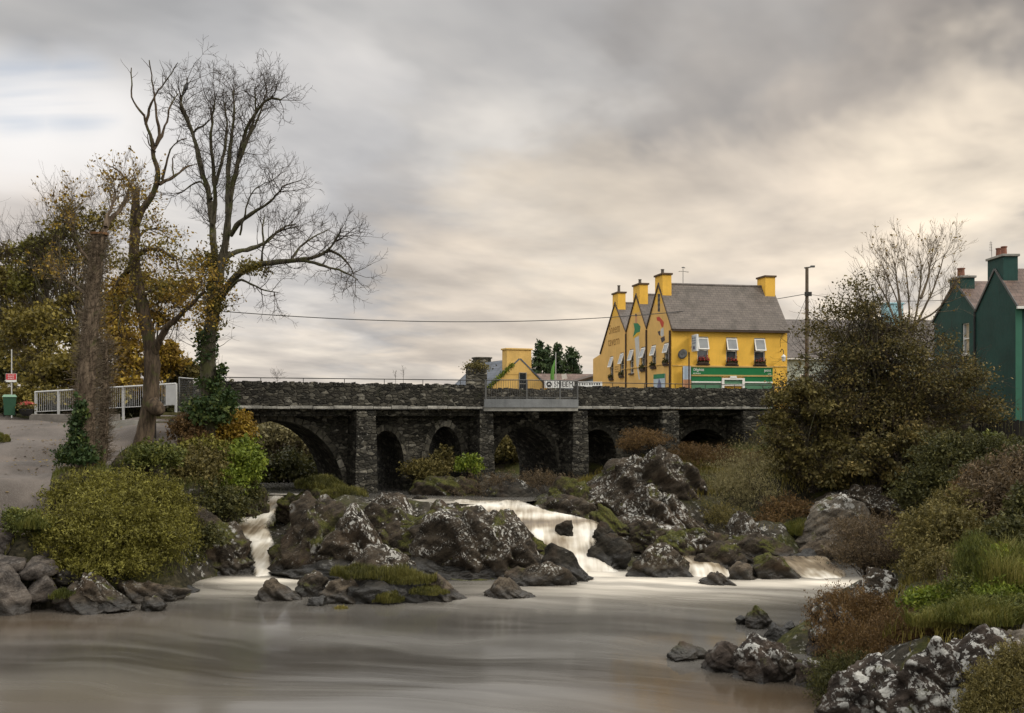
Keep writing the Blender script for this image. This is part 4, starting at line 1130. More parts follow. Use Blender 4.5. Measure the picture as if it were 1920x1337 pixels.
rock('slim brown stone right of the pointed one', 1362, 1422, 1056, 1096, 36.4, 'rock_brown', 51, 0.7, 4)
rock('tumbled dark stones behind the green topped boulder', 1372, 1486, 1002, 1050, 41.0, 'rock_mix', 52, 0.6, 5)
rock('small wet stone standing inside the right cascade', 1042, 1074, 976, 1008, 40.1, 'rock_dark', 53, 0.8, 4)
rock('low wet rock edging the calm channel on the right', 1470, 1566, 1030, 1060, 40.4, 'rock_dark', 54, 0.5, 4)
rock('large smooth grey slab on the right bank above the calm channel', 1496, 1690, 922, 1052, 42.2, 'rock_grey', 55, 0.6, 6, prof=[.5, .85, 1, .85, .5, .2], strat=.06, rough=.7, blk=.45)
rock('long lichened ridge behind the smooth grey slab', 1500, 1725, 905, 995, 44.6, 'rock_lichen', 56, 0.5, 6, prof=[.55, .9, 1, .9, .55, .25], strat=.15)
rock('pale lichened rock under the big alder at the right bank', 1448, 1562, 876, 945, 47.4, 'rock_lichen', 57, 0.6, 5, prof=[.8, 1, .8, .45])
rock('sandy brown bank stones between grey slab and calm channel', 1496, 1600, 1008, 1052, 40.8, 'rock_brown', 58, 0.6, 5)
rock('low dark rocks below the balcony pier', 905, 1010, 902, 948, 47.0, 'rock_dark', 59, 0.6, 5)
rock('moss-covered rocks between balcony arch and tall crag', 1000, 1120, 896, 970, 45.2, 'rock_mossy', 60, 0.6, 5)
rock('tiny dark rock in the white water behind the island', 770, 804, 928, 945, 45.4, 'rock_dark', 61, 0.8, 4)
rock('dark mossy rocks beneath the middle arches', 770, 905, 893, 940, 48.0, 'rock_mossy', 62, 0.5, 5)
rock('mossy hump at the foot of the broad pier left of midstream', 540, 672, 902, 960, 45.6, 'rock_mossy', 63, 0.7, 5, prof=[.5, .9, 1, .6, .2])
rock('long low dark shelf above the right cascade', 1000, 1130, 930, 985, 43.4, 'rock_mix', 64, 0.5, 5)
rock('brown stone at the end of the small chute pool', 1180, 1270, 985, 1030, 41.0, 'rock_mix', 65, 0.7, 5)
rock('dark broken rock mass between the cascade and the olive shrub', 1120, 1440, 966, 1092, 41.6, 'rock_mix', 66, 0.4, 6, prof=[.9, 1, .85, .8, .7, .4], chop=(.85, 1.1), blk=1.2)
# left bank
rock('big round grey boulder at the left edge of the pool', -30, 54, 1062, 1150, 30.4, 'block', 71, 0.9, 5, chop=(.8, 1.0), strat=.03, rough=.6, blk=.25)
rock('long flat-topped cut stone on the left bank', 36, 110, 1044, 1082, 31.2, 'block', 72, 0.8, 4, planes=6, strat=.02, rough=.35, sink=.1, blk=.1)
rock('squarish block under the flat-topped cut stone', 52, 108, 1076, 1118, 30.9, 'block', 73, 0.9, 4, planes=6, strat=.02, rough=.35, sink=.2, blk=.1)
rock('slanting slab lying on the big round boulder', -30, 52, 1040, 1072, 31.2, 'block', 74, 0.8, 4, planes=6, strat=.02, rough=.35, sink=.1, blk=.1)
rock('thin upper course stone above the flat-topped cut stone', 58, 120, 1022, 1048, 32.2, 'block', 85, 0.8, 4, planes=6, strat=.02, rough=.35, sink=.3, blk=.1)
rock('brown upper course stone touching the left frame edge', -20, 34, 1014, 1044, 32.0, 'block', 86, 0.8, 4, planes=6, strat=.02, rough=.4, sink=.3, blk=.15)
rock('white-flecked brown boulder under the willow bush', 102, 250, 1076, 1148, 30.8, 'rock_lichen', 75, 0.6, 6, prof=[.6, 1, .9, .6, .35])
rock('small pale boulder reflected in the pool, left shore', 262, 312, 1118, 1144, 30.8, 'rock_white', 76, 0.8, 4)
rock('row of broken shore stones below the willow bush', 222, 350, 1090, 1130, 32.4, 'rock_brown', 77, 0.5, 5)
rock('small brown stone at the grass edge above the slabs', -8, 38, 990, 1020, 32.0, 'block', 78, 0.8, 4)
rock('rounded stone by the path end at the left edge', -20, 28, 962, 992, 32.3, 'block', 79, 0.8, 4)
rock('large black rock left of the narrow fall', 352, 478, 980, 1094, 37.8, 'rock_mix', 80, 0.7, 6, prof=[.7, .95, 1, .8])
rock('grey rock half hidden by shrubs left of the narrow fall', 335, 420, 950, 1020, 38.8, 'rock_mix', 81, 0.8, 5)
rock('dark ledge beside the lip of the narrow fall', 440, 506, 915, 985, 44.4, 'rock_mossy', 82, 0.7, 5)
rock('flat dark stone in the shallows below the black rock', 296, 372, 1092, 1112, 33.8, 'rock_dark', 83, 0.6, 4)
rock('small dark gap stone between block and white-flecked boulder', 96, 150, 1068, 1090, 31.4, 'rock_dark', 84, 0.8, 4)
# right shore, near
rock('pointed lichened rock standing alone in the pool on the right', 1398, 1447, 1136, 1176, 28.4, 'rock_lichen', 91, 0.8, 5, prof=[.6, 1, .9, .5])
rock('tiny rock left of the pointed one in the pool', 1380, 1404, 1154, 1167, 28.8, 'rock_dark', 92, 0.8, 4)
rock('twin dark stones between the pointed rock and the heath bank', 1430, 1502, 1164, 1204, 26.9, 'rock_dark', 93, 0.7, 5, prof=[.5, 1, .7, .95, .8])
rock('flat-topped black rock in the near right shallows', 1318, 1404, 1204, 1262, 23.8, 'rock_near', 94, 0.8, 5, prof=[.8, 1, .95, .8])
rock('bulky grey black rock beside the small white stone', 1378, 1484, 1194, 1282, 23.0, 'rock_near', 95, 0.8, 6, prof=[.7, 1, .95, .9])
rock('low mossy stone farthest out in the near right shallows', 1252, 1322, 1208, 1238, 24.8, 'rock_mossy', 96, 0.8, 5)
rock('small bright white stone wedged at the near shore', 1462, 1494, 1224, 1260, 22.6, 'rock_white', 97, 0.9, 4)
rock('blue-grey stone at the foot of the heath bank', 1492, 1546, 1238, 1290, 22.4, 'rock_near', 98, 0.8, 5)
rock('dark rock face behind the rusty heath at the bank corner', 1498, 1620, 1122, 1290, 25.2, 'rock_near', 99, 0.8, 6, prof=[.75, 1, 1, .9])
rock('very white lichened cliff below the brown twiggy bush', 1570, 1712, 1066, 1190, 27.6, 'rock_white', 100, 0.7, 6, prof=[.7, .95, 1, .95])
rock('largest near crag with white lichen blotches in the lower right corner', 1640, 1925, 1180, 1420, 18.3, 'rock_near', 101, 0.6, 6, prof=[.8, .95, 1, 1, 1], strat=.08, tilt=1.2)
rock('black undercut rock at the bottom of the right bank', 1528, 1716, 1236, 1420, 19.4, 'rock_near', 102, 0.7, 6, prof=[.85, 1, 1, .9])
rock('pale weathered boulder at the right edge of the frame', 1866, 1990, 1166, 1300, 18.0, 'rock_grey', 103, 0.8, 6)
# ------------------------------------------------------------------ foliage
def leaf_quads(c, size, rng, aspect=0.55, up=0.0, droop=0.0):
    n = len(c)
    tv = rng.normal(size=(n, 3)); tv[:, 2] = tv[:, 2] * (1 - .3 * up) + up * 2.2
    tv /= np.linalg.norm(tv, axis=1, keepdims=True)
    o = rng.normal(size=(n, 3))
    b = np.cross(tv, o); b /= np.linalg.norm(b, axis=1, keepdims=True) + 1e-9
    s = (size * rng.uniform(0.4, 1.6, n))[:, None]
    V = np.stack([c - tv * s, c + b * s * aspect - tv * s * .15, c + tv * s, c - b * s * aspect - tv * s * .15], 1).reshape(-1, 3)
    return V, np.arange(4 * n).reshape(-1, 4)
def blob_centres(blobs, n, per, seed, spread=0.16, shell=0.45, irregular=0.55, low=-0.45):
    """leaf centres in clusters through uneven ellipsoids; returns positions and a tint per leaf"""
    rng = np.random.default_rng(seed)
    vol = np.array([b[3] * b[4] * b[5] for b in blobs]) ** 0.75
    vol /= vol.sum()
    P_, T_ = [], []
    for (x, y, z, rx, ry, rz), f in zip(blobs, vol):
        k = max(4, int(n * f / per))
        dv = rng.normal(size=(k * 3, 3)); dv /= np.linalg.norm(dv, axis=1, keepdims=True)
        dv = dv[dv[:, 2] > low][:k]
        k = len(dv)
        rad = rng.uniform(0, 1, k) ** shell
        rad = rad * (1 - irregular / 2 + irregular * vn(dv * 2.3 + seed + x, seed))
        cc = dv * rad[:, None] * (rx, ry, rz) + (x, y, z)
        ct = rng.beta(2.2, 2.2, k)
        m = rng.poisson(per, k)
        idx = np.repeat(np.arange(k), m)
        sp = spread * (rx * ry * rz) ** (1 / 3) + 0.05
        p = cc[idx] + rng.normal(size=(len(idx), 3)) * sp * (1, 1, 0.7)
        P_.append(p)
        T_.append(np.clip(ct[idx] * 0.75 + rng.normal(size=len(idx)) * 0.13 + 0.13, 0, 1))
    return np.concatenate(P_), np.concatenate(T_), rng
def PB(px, py, rx, ry, D, dep=0.8):
    c = P(px, py, D)
    return (c[0], c[1], c[2], rx * D / FPX, rx * D / FPX * dep, ry * D / FPX)
def stems_for(root, base, blobs, rng, n, r0, mat, name='stem', sides=5):
    tb = Tube()
    for i in range(n):
        b = blobs[rng.integers(len(blobs))]
        dv = rng.normal(size=3); dv[2] = abs(dv[2]); dv /= np.linalg.norm(dv)
        e = np.array(b[:3]) + dv * np.array(b[3:]) * rng.uniform(.6, 1.02)
        s = np.array(base) + rng.normal(size=3) * (b[3] * .12, b[4] * .12, 0)
        mid = (s + e) / 2 + rng.normal(size=3) * .12 * np.linalg.norm(e - s) * (1, 1, .4) + (0, 0, .1 * np.linalg.norm(e - s))
        q = np.linspace(0, 1, 6)[:, None]
        pts = s * (1 - q) ** 2 + 2 * mid * q * (1 - q) + e * q ** 2
        tb.add(pts, np.linspace(r0, r0 * .22, 6), sides)
    tb.build(name, mat, root)
def bush(name, label, cat, blobs, n, size, mat, seed, aspect=0.55, up=0.0, per=26, spread=0.16, shell=0.45, irregular=0.55, stems=26, r0=0.02, base=None, group=None, low=-0.45, twig='twig', fol='foliage'):
    blobs = [b for b in blobs]
    if base is None:
        b0 = np.array(blobs)
        base = (b0[:, 0].mean(), b0[:, 1].mean(), (b0[:, 2] - b0[:, 5]).min())
    root = thing(name, label, cat, base, 0, group)
    p, tn, rng = blob_centres(blobs, int(n * .55), per, seed, spread, shell, irregular, low)
    # arching sprays that break the outline
    ba = np.array(blobs)
    vol = np.prod(ba[:, 3:], axis=1) ** .75; vol /= vol.sum()
    ns = max(8, int(n * .62 / 24))
    bi = rng.choice(len(ba), ns, p=vol)
    dv = rng.normal(size=(ns, 3)); dv[:, 2] = np.abs(dv[:, 2]) * 1.1 - .25; dv /= np.linalg.norm(dv, axis=1, keepdims=True)
    rr_ = (rng.uniform(.72, 1.42, ns) * (.75 + .5 * vn(dv * 2 + seed, seed + 2)))[:, None]
    e1_ = ba[bi, :3] + dv * ba[bi, 3:] * rr_
    e0_ = ba[bi, :3] + dv * ba[bi, 3:] * rr_ * .5 + rng.normal(size=(ns, 3)) * ba[bi, 3:] * .12 - np.array((0, 0, .05))
    k_ = 24
    q_ = rng.uniform(.15, 1, (ns, k_, 1))
    arch_ = (q_ * (1 - q_)) * np.array((0, 0, .5)) * np.linalg.norm(e1_ - e0_, axis=1)[:, None, None]
    sp_ = e0_[:, None] * (1 - q_) + e1_[:, None] * q_ + arch_ + rng.normal(size=(ns, k_, 3)) * size * .8
    st_ = np.clip(rng.beta(2, 2, ns)[:, None] * .7 + .2 + rng.normal(size=(ns, k_)) * .12, 0, 1)
    p = np.concatenate([p, sp_.reshape(-1, 3)]); tn = np.concatenate([tn, st_.ravel()])
    V, Q = leaf_quads(p, size, rng, aspect, up)
    mk(fol, V, Q, None, M[mat], False, root, tint=tn)
    if stems:
        stems_for(root, base, blobs, rng, stems, r0, M[twig])
    return root
def blades(pos, h, wdt, rng, lean=0.45):
    """grass blades: a quad and a tip triangle each"""
    n = len(pos)
    a = rng.uniform(0, 2 * math.pi, n)
    hh = h * rng.uniform(.45, 1.3, n) * (0.45 + 1.1 * vn(pos * 2.6, 77))
    ld = np.stack([np.cos(a), np.sin(a), 0 * a], -1) * (lean * hh * rng.uniform(.2, 1.5, n))[:, None]
    sd_ = np.stack([-np.sin(a + .6), np.cos(a + .6), 0 * a], -1) * wdt
    up = np.stack([0 * a, 0 * a, hh], -1)
    v = np.stack([pos - sd_, pos + sd_, pos + up * .6 + ld * .35 + sd_ * .7, pos + up * .6 + ld * .35 - sd_ * .7, pos + up * .95 + ld], 1)
    b = np.arange(n)[:, None] * 5
    return v.reshape(-1, 3), b + np.array([[0, 1, 2, 3]]), b + np.array([[3, 2, 4]])
def grass_obj(name, pos, h, wdt, mat, seed, label=None, cat=None, group=None, kind=None, lean=0.45, loc=None):
    rng = np.random.default_rng(seed)
    V, Q, T3 = blades(pos, h, wdt, rng, lean)
    ct = fbm(pos * 1.3, 2, seed)
    tn = np.clip((ct - .5) * 1.4 + .5 + rng.normal(size=len(pos)) * .17, 0, 1)
    o = mk(name, V, Q, T3, M[mat], False, None, tint=np.concatenate([tn, tn]), loc=loc if loc is not None else pos.mean(0))
    return tag(o, label, cat, group, kind)
def mound(px, py, rx, ry, D, n, seed, dep=0.8):
    """points over a dome"""
    rng = np.random.default_rng(seed)
    x, y, z, a, b, c = PB(px, py, rx, ry, D, dep)
    dv = rng.normal(size=(n, 3)); dv[:, 2] = np.abs(dv[:, 2]); dv /= np.linalg.norm(dv, axis=1, keepdims=True)
    dv *= (0.55 + .8 * fbm(dv * 2.2 + seed, 3, seed))[:, None]
    dv = dv[rng.random(n) < 0.35 + 0.9 * vn(dv * (a, b, c) * 1.7 + seed, seed + 4)]
    return dv * (a, b, c) + (x, y, z - c * .1)

# left bank
bush('willow_bush', 'very large rounded olive-yellow bush at the water edge on the left bank', 'bush',
     [PB(200, 1000, 118, 72, 33.2), PB(110, 1018, 66, 52, 32.4), PB(290, 1020, 66, 70, 34), PB(230, 930, 88, 42, 34.6), PB(190, 1060, 100, 36, 32.4), PB(335, 985, 36, 50, 35.4), PB(140, 930, 50, 34, 34.4), PB(310, 940, 36, 40, 35.2), PB(75, 985, 34, 26, 32.4)], 78000, 0.042, 'lf_willow', 1, .42, .35, per=22, spread=.10, shell=.32, stems=60, r0=.03, low=-.6)
bush('shrub', 'small bright leafy shrub at the right edge of the path by the leaning trunk', 'shrub', [PB(290, 862, 44, 26, 38.0), PB(262, 850, 18, 16, 38.3)], 6300, 0.057, 'lf_green', 2, stems=12)
bush('shrub', 'tall fresh green shrub nearest the narrow fall on the left bank', 'shrub', [PB(440, 888, 46, 46, 42.5), PB(465, 860, 28, 36, 43.2), PB(420, 915, 34, 36, 41.6)], 12000, 0.065, 'lf_fern', 3, stems=20)
bush('shrub', 'golden autumn shrub at the left abutment of the bridge', 'shrub', [PB(432, 812, 40, 36, 44.6), PB(455, 795, 20, 20, 45), PB(410, 832, 30, 26, 44.2)], 6900, 0.061, 'lf_gold', 4, stems=16)
bush('shrub', 'olive brown shrub between the willow bush and the fresh green shrub', 'shrub', [PB(350, 905, 58, 48, 40.5), PB(385, 870, 40, 34, 41.6), PB(320, 880, 30, 24, 40.4)], 12000, 0.057, 'lf_olive', 5, stems=24)
bush('shrub', 'dark red-brown bramble under the ivied tree', 'shrub', [PB(350, 808, 30, 30, 43.6), PB(368, 828, 26, 24, 43.2)], 5400, 0.053, 'lf_rust', 6, stems=18)
bush('shrub', 'dark green shrub on the bank above the narrow fall', 'shrub', [PB(405, 950, 58, 42, 40.4), PB(455, 935, 34, 36, 42.5), PB(360, 960, 40, 34, 39.6)], 12750, 0.057, 'lf_dark', 7, stems=20)
bush('shrub', 'low dark plants hanging over the large black rock', 'shrub', [PB(375, 1015, 42, 32, 37.2), PB(350, 1050, 26, 30, 36.4)], 6900, 0.046, 'lf_dark', 8, stems=10)
bush('shrub', 'yellow-leaved low plant in front of the bramble', 'shrub', [PB(385, 842, 44, 18, 42.6)], 3600, 0.065, 'lf_willow', 9, stems=8)
bush('shrub', 'small green shrub on the stones at the left edge', 'shrub', [PB(48, 985, 34, 24, 31.8), PB(20, 968, 16, 12, 32.0)], 5100, 0.038, 'lf_green', 10, stems=8)
bush('shrub', 'deep green ivy clump round the foot of the pollard', 'shrub', [PB(150, 852, 34, 26, 36.4), PB(128, 862, 18, 18, 36.2)], 6300, 0.046, 'lf_ivy', 111, stems=8)
# under and beside the bridge
bush('shrub', 'yellow-green bush against the second pier', 'shrub', [PB(878, 876, 24, 20, 48.6)], 2850, 0.057, 'lf_fern', 11, stems=8)
bush('shrub', 'bare brown twiggy shrub in front of the second pier', 'shrub', [PB(900, 916, 52, 28, 47.4), PB(940, 905, 30, 20, 47.2)], 3200, .045, 'lf_brown', 12, .2, .6, stems=60, r0=.014)
bush('shrub', 'green weeds between the two narrow arches', 'shrub', [PB(795, 885, 40, 22, 50.2), PB(830, 868, 20, 26, 51)], 5400, 0.057, 'lf_olive', 13, stems=8)
bush('shrub', 'dry brown growth below the balcony arch', 'shrub', [PB(1010, 905, 46, 22, 47.6), PB(1060, 915, 30, 24, 46.8)], 5400, 0.038, 'lf_brown', 14, .25, .5, stems=40, r0=.014)
bush('heath', 'rusty heath clump on top of the tall crag before the bridge', 'heath', [PB(1208, 826, 40, 20, 48.0), PB(1180, 838, 22, 14, 48.0)], 7800, 0.038, 'lf_rust', 15, .3, .7, stems=20, r0=.01)
bush('heath', 'reddish olive heath band below the two right arches', 'heath', [PB(1330, 860, 58, 22, 49.0), PB(1290, 852, 36, 20, 48.8), PB(1390, 868, 44, 24, 49.4)], 12000, 0.042, 'lf_rust', 16, .3, .6, stems=26, r0=.01)
bush('willow_bush', 'feathery grey-olive bush on the rocks right of the tall crag', 'bush', [PB(1398, 905, 62, 62, 46.0), PB(1365, 930, 50, 46, 45.4), PB(1420, 940, 46, 42, 45.4)], 22500, 0.038, 'lf_greyol', 17, .25, .7, shell=.36, stems=70, r0=.018)
bush('bracken', 'brown bracken patch beside the grey slab', 'bracken', [PB(1478, 960, 48, 28, 44.4), PB(1440, 985, 34, 22, 43.6)], 7800, 0.046, 'lf_rust', 18, .35, .3, stems=12, r0=.01)
bush('shrub', 'dark heather at the foot of the grey-olive bush', 'shrub', [PB(1350, 975, 40, 30, 43.8), PB(1300, 960, 30, 22, 44.4)], 7800, 0.038, 'lf_olive', 19, .3, .6, stems=20, r0=.01)
# right bank, near
bush('heath', 'big rust-brown heather bush hanging over the near shore', 'heath', [PB(1590, 1165, 72, 52, 25.0), PB(1575, 1215, 42, 46, 24.2), PB(1625, 1225, 66, 50, 23.6), PB(1570, 1150, 34, 34, 25.4), PB(1640, 1150, 50, 34, 25.0), PB(1610, 1250, 50, 30, 23.2)], 44000, .028, 'lf_rust', 21, .28, .7, per=20, shell=.34, stems=70, r0=.008)
bush('heath', 'second rust-brown heather bush left of the lichened crag', 'heath', [PB(1700, 1190, 60, 42, 21.4), PB(1680, 1225, 44, 34, 21.0), PB(1740, 1175, 36, 28, 21.2)], 24000, .026, 'lf_rust', 22, .28, .7, per=20, shell=.34, stems=50, r0=.008)
bush('heath', 'dark green heather below the rust-brown bushes at the bottom edge', 'heath', [PB(1590, 1275, 62, 46, 21.2), PB(1640, 1300, 48, 46, 20.2), PB(1560, 1300, 34, 44, 20.8)], 24000, .026, 'lf_dark', 23, .3, .7, per=20, shell=.36, stems=40, r0=.008)
bush('shrub', 'leafless brown twiggy bush leaning over the white cliff', 'shrub', [PB(1640, 1015, 82, 50, 30.2), PB(1610, 1050, 56, 36, 29.6), PB(1690, 1040, 50, 44, 29.2), PB(1600, 1000, 40, 30, 30.6)], 21000, .032, 'lf_brown', 24, .22, .3, shell=.4, stems=170, r0=.012)
bush('shrub', 'dark green tangled shrub behind the broom on the right bank', 'shrub', [PB(1765, 1010, 72, 62, 26.6), PB(1740, 1060, 50, 46, 25.8), PB(1800, 960, 50, 44, 28)], 26000, .04, 'lf_olive', 25, .4, .3, stems=80, r0=.012)
bush('shrub', 'tall brown shrub at the right edge of the frame', 'shrub', [PB(1885, 950, 70, 66, 27.6), PB(1920, 1000, 50, 70, 26.8), PB(1850, 910, 44, 40, 29.6), PB(1905, 890, 50, 40, 29)], 27000, .045, 'lf_brown', 26, .4, .2, stems=80, r0=.014)
bush('shrub', 'deep green leaves below the tall brown shrub at the right edge', 'shrub', [PB(1895, 1015, 46, 40, 24.6), PB(1930, 970, 40, 50, 25.4)], 10000, .045, 'lf_dark', 126, .5, .2, stems=20, r0=.012)
bush('broom', 'upright bright green broom plant on the right bank', 'broom', [PB(1835, 1062, 40, 50, 22.0)], 16500, 0.038, 'lf_green', 27, .12, 1.3, shell=.5, stems=90, r0=.005, twig='bark_pale')
bush('fern', 'lime green fern at the left edge of the grassy shelf', 'fern', [PB(1745, 1128, 46, 18, 21.4), PB(1775, 1118, 30, 16, 21.2)], 5200, .045, 'lf_fern', 28, .4, .3, stems=14, r0=.006)
bush('heath', 'olive bush in the lower right corner of the frame', 'heath', [PB(1868, 1300, 52, 52, 16.6), PB(1905, 1255, 40, 50, 16.8), PB(1840, 1330, 40, 36, 16.4)], 24000, .022, 'lf_olive', 29, .35, .5, per=20, shell=.36, stems=60, r0=.007)
bush('shrub', 'wall of dark leaves under the green house fence', 'shrub', [PB(1790, 860, 66, 46, 40.5), PB(1840, 905, 50, 40, 36), PB(1760, 900, 46, 36, 40), PB(1715, 930, 40, 40, 40), PB(1890, 855, 60, 34, 40), PB(1930, 880, 50, 50, 38)], 36000, 0.049, 'lf_dark', 30, stems=30)
bush('shrub', 'fresh green sapling leaves below the wooden fence', 'shrub', [PB(1862, 842, 24, 32, 41.5), PB(1840, 862, 22, 24, 41.2)], 4500, 0.061, 'lf_green', 31, stems=14)
bush('shrub', 'russet shrub left of the tall brown shrub', 'shrub', [PB(1825, 925, 34, 34, 31.5), PB(1800, 950, 30, 26, 31)], 12000, 0.038, 'lf_rust', 32, stems=40, r0=.012)

# grass
rng0 = np.random.default_rng(4)
def scatter(n, x0, x1, y0, y1, cond):
    x = rng0.uniform(x0, x1, n); y = rng0.uniform(y0, y1, n)
    z = height(x, y)
    k = cond(x, y, z)
    return np.stack([x, y, z], -1)[k]
lg = scatter(26000, -17, -10.5, 31.5, 48, lambda x, y, z: (path_dist(x, y) > 0.05) & (z > .6) & (vn(np.stack([x * .8, y * .8, 0 * x], -1), 3) > .25))
grass_obj('bank_grass', lg, .20, .012, 'lf_grass', 5, kind='stuff')
rg = scatter(36000, 7.5, 22, 15.5, 42, lambda x, y, z: (z > 1.1) & (vn(np.stack([x * .7, y * .7, 0 * x], -1), 8) > .22))
grass_obj('bank_grass', rg, .22, .009, 'lf_drygrass', 6, kind='stuff')
mg = scatter(22000, 3, 16, 42, 56, lambda x, y, z: (z > 2.2))
grass_obj('bank_grass', mg, .26, .014, 'lf_drygrass', 7, kind='stuff')
grass_obj('grass_tussock', np.concatenate([mound(705, 1082, 78, 16, 32.6, 7000, 1, .5), mound(770, 1092, 46, 14, 32.3, 3600, 2, .5), mound(650, 1078, 30, 12, 33.0, 2400, 8, .5)]), .17, .009, 'lf_moss', 8, 'long green grass tussock capping the dark boulder before the island', 'grass tussock')
grass_obj('moss_cushion', mound(726, 1126, 30, 16, 31.9, 4200, 3), .10, .010, 'lf_moss', 9, 'round yellow-green moss cushion at the waterline below the tussock', 'moss')
grass_obj('grass_tussock', mound(640, 1146, 14, 5, 31.0, 600, 4), .10, .009, 'lf_drygrass', 10, 'tiny grass tuft standing in the pool left of the moss cushion', 'grass tussock')
grass_obj('moss_cushion', mound(805, 1112, 34, 10, 32.0, 2400, 5), .09, .010, 'lf_moss', 11, 'flat mossy patch at the foot of the white-faced wedge rock', 'moss')
grass_obj('grass_tussock', np.concatenate([mound(602, 914, 44, 20, 45.8, 7000, 6), mound(640, 930, 50, 16, 45.4, 3600, 16)]), .16, .012, 'lf_moss', 12, 'mossy grass mound at the foot of the broad pier', 'grass tussock')
grass_obj('grass_tussock', np.concatenate([mound(1500, 1000, 36, 16, 42.8, 4800, 7), mound(1465, 1005, 24, 12, 42.9, 2400, 17)]), .26, .012, 'lf_grass', 13, 'bright green grass patch beside the bracken', 'grass tussock')
grass_obj('tall_grass', np.concatenate([mound(1880, 1095, 46, 26, 20.4, 1500, 9), mound(1905, 1080, 36, 30, 20.8, 1100, 19)]), .5, .007, 'lf_grass', 14, 'tall pale blades of reedy grass at the right edge', 'tall grass', lean=.5)
bush('fern', 'bright green ferny clump at the right edge below the tall brown shrub', 'fern', [PB(1890, 1075, 40, 40, 20.8), PB(1920, 1100, 40, 40, 20.4), PB(1870, 1110, 40, 26, 20.2)], 11000, .038, 'lf_fern', 127, .3, .6, stems=30, r0=.005)
grass_obj('grass_tussock', np.concatenate([mound(1850, 1162, 100, 16, 19.6, 6000, 10, .6), mound(1760, 1172, 56, 12, 20.2, 2600, 20, .6)]), .24, .007, 'lf_grass', 15, 'lush green grass shelf on top of the lichened crag', 'grass tussock', lean=.8)
bush('shrub', 'low green leafy ground cover on the shelf above the lichened crag', 'shrub', [PB(1850, 1135, 66, 18, 20.2), PB(1780, 1150, 50, 16, 20.6), PB(1905, 1140, 46, 22, 19.6), PB(1815, 1105, 50, 20, 21.2)], 17000, .026, 'lf_green', 129, .5, .25, stems=50, r0=.006)
bush('shrub', 'low olive-brown tangle spreading over the grassy shelf of the right bank', 'shrub', [PB(1790, 1120, 60, 26, 22.4), PB(1840, 1165, 50, 22, 20.0), PB(1770, 1070, 46, 34, 24.4), PB(1740, 1140, 40, 20, 22.0)], 20000, .03, 'lf_olive', 128, .35, .3, stems=80, r0=.008)
grass_obj('grass_patch', mound(-4, 828, 24, 16, 43, 3600, 12), .10, .012, 'lf_grass', 16, 'small round lawn patch at the left edge inside the path', 'grass')
grass_obj('grass_tussock', mound(60, 990, 28, 12, 31.4, 1800, 14), .2, .012, 'lf_grass', 17, 'green grass tuft on top of the slabs at the left edge', 'grass tussock')
grass_obj('grass_tussock', mound(118, 1120, 22, 12, 30.5, 1200, 15), .14, .010, 'lf_grass', 18, 'dark grass tuft between the block and the white-flecked boulder', 'grass tussock')

# ------------------------------------------------------------------ trees
def limb_px(points, D0, dD, rng, r):
    """a limb traced in photograph pixels, leaving depth D0 and drifting by dD; r = (px radius start, end)"""
    pts = np.array(points, float)
    seg = np.concatenate([[0], np.cumsum(np.hypot(*np.diff(pts, axis=0).T))])
    n = max(6, int(seg[-1] / 9))
    s = np.linspace(0, seg[-1], n)
    # smooth through the points
    px = np.interp(s, seg, pts[:, 0]); py = np.interp(s, seg, pts[:, 1])
    for _ in range(2):
        px[1:-1] = (px[:-2] + 2 * px[1:-1] + px[2:]) / 4; py[1:-1] = (py[:-2] + 2 * py[1:-1] + py[2:]) / 4
    jit = np.cumsum(rng.normal(size=(n, 2)) * .35, axis=0); jit -= np.linspace(0, 1, n)[:, None] * jit[-1]
    px += jit[:, 0]; py += jit[:, 1]
    D = D0 + dD * (s / seg[-1]) ** 1.0
    W = np.stack([(px - 960) / FPX * D, D, CAM_Z - (py - HOR) / FPX * D], -1)
    rad = np.linspace(r[0], r[1], n) * .88 * D / FPX
    return W, rad
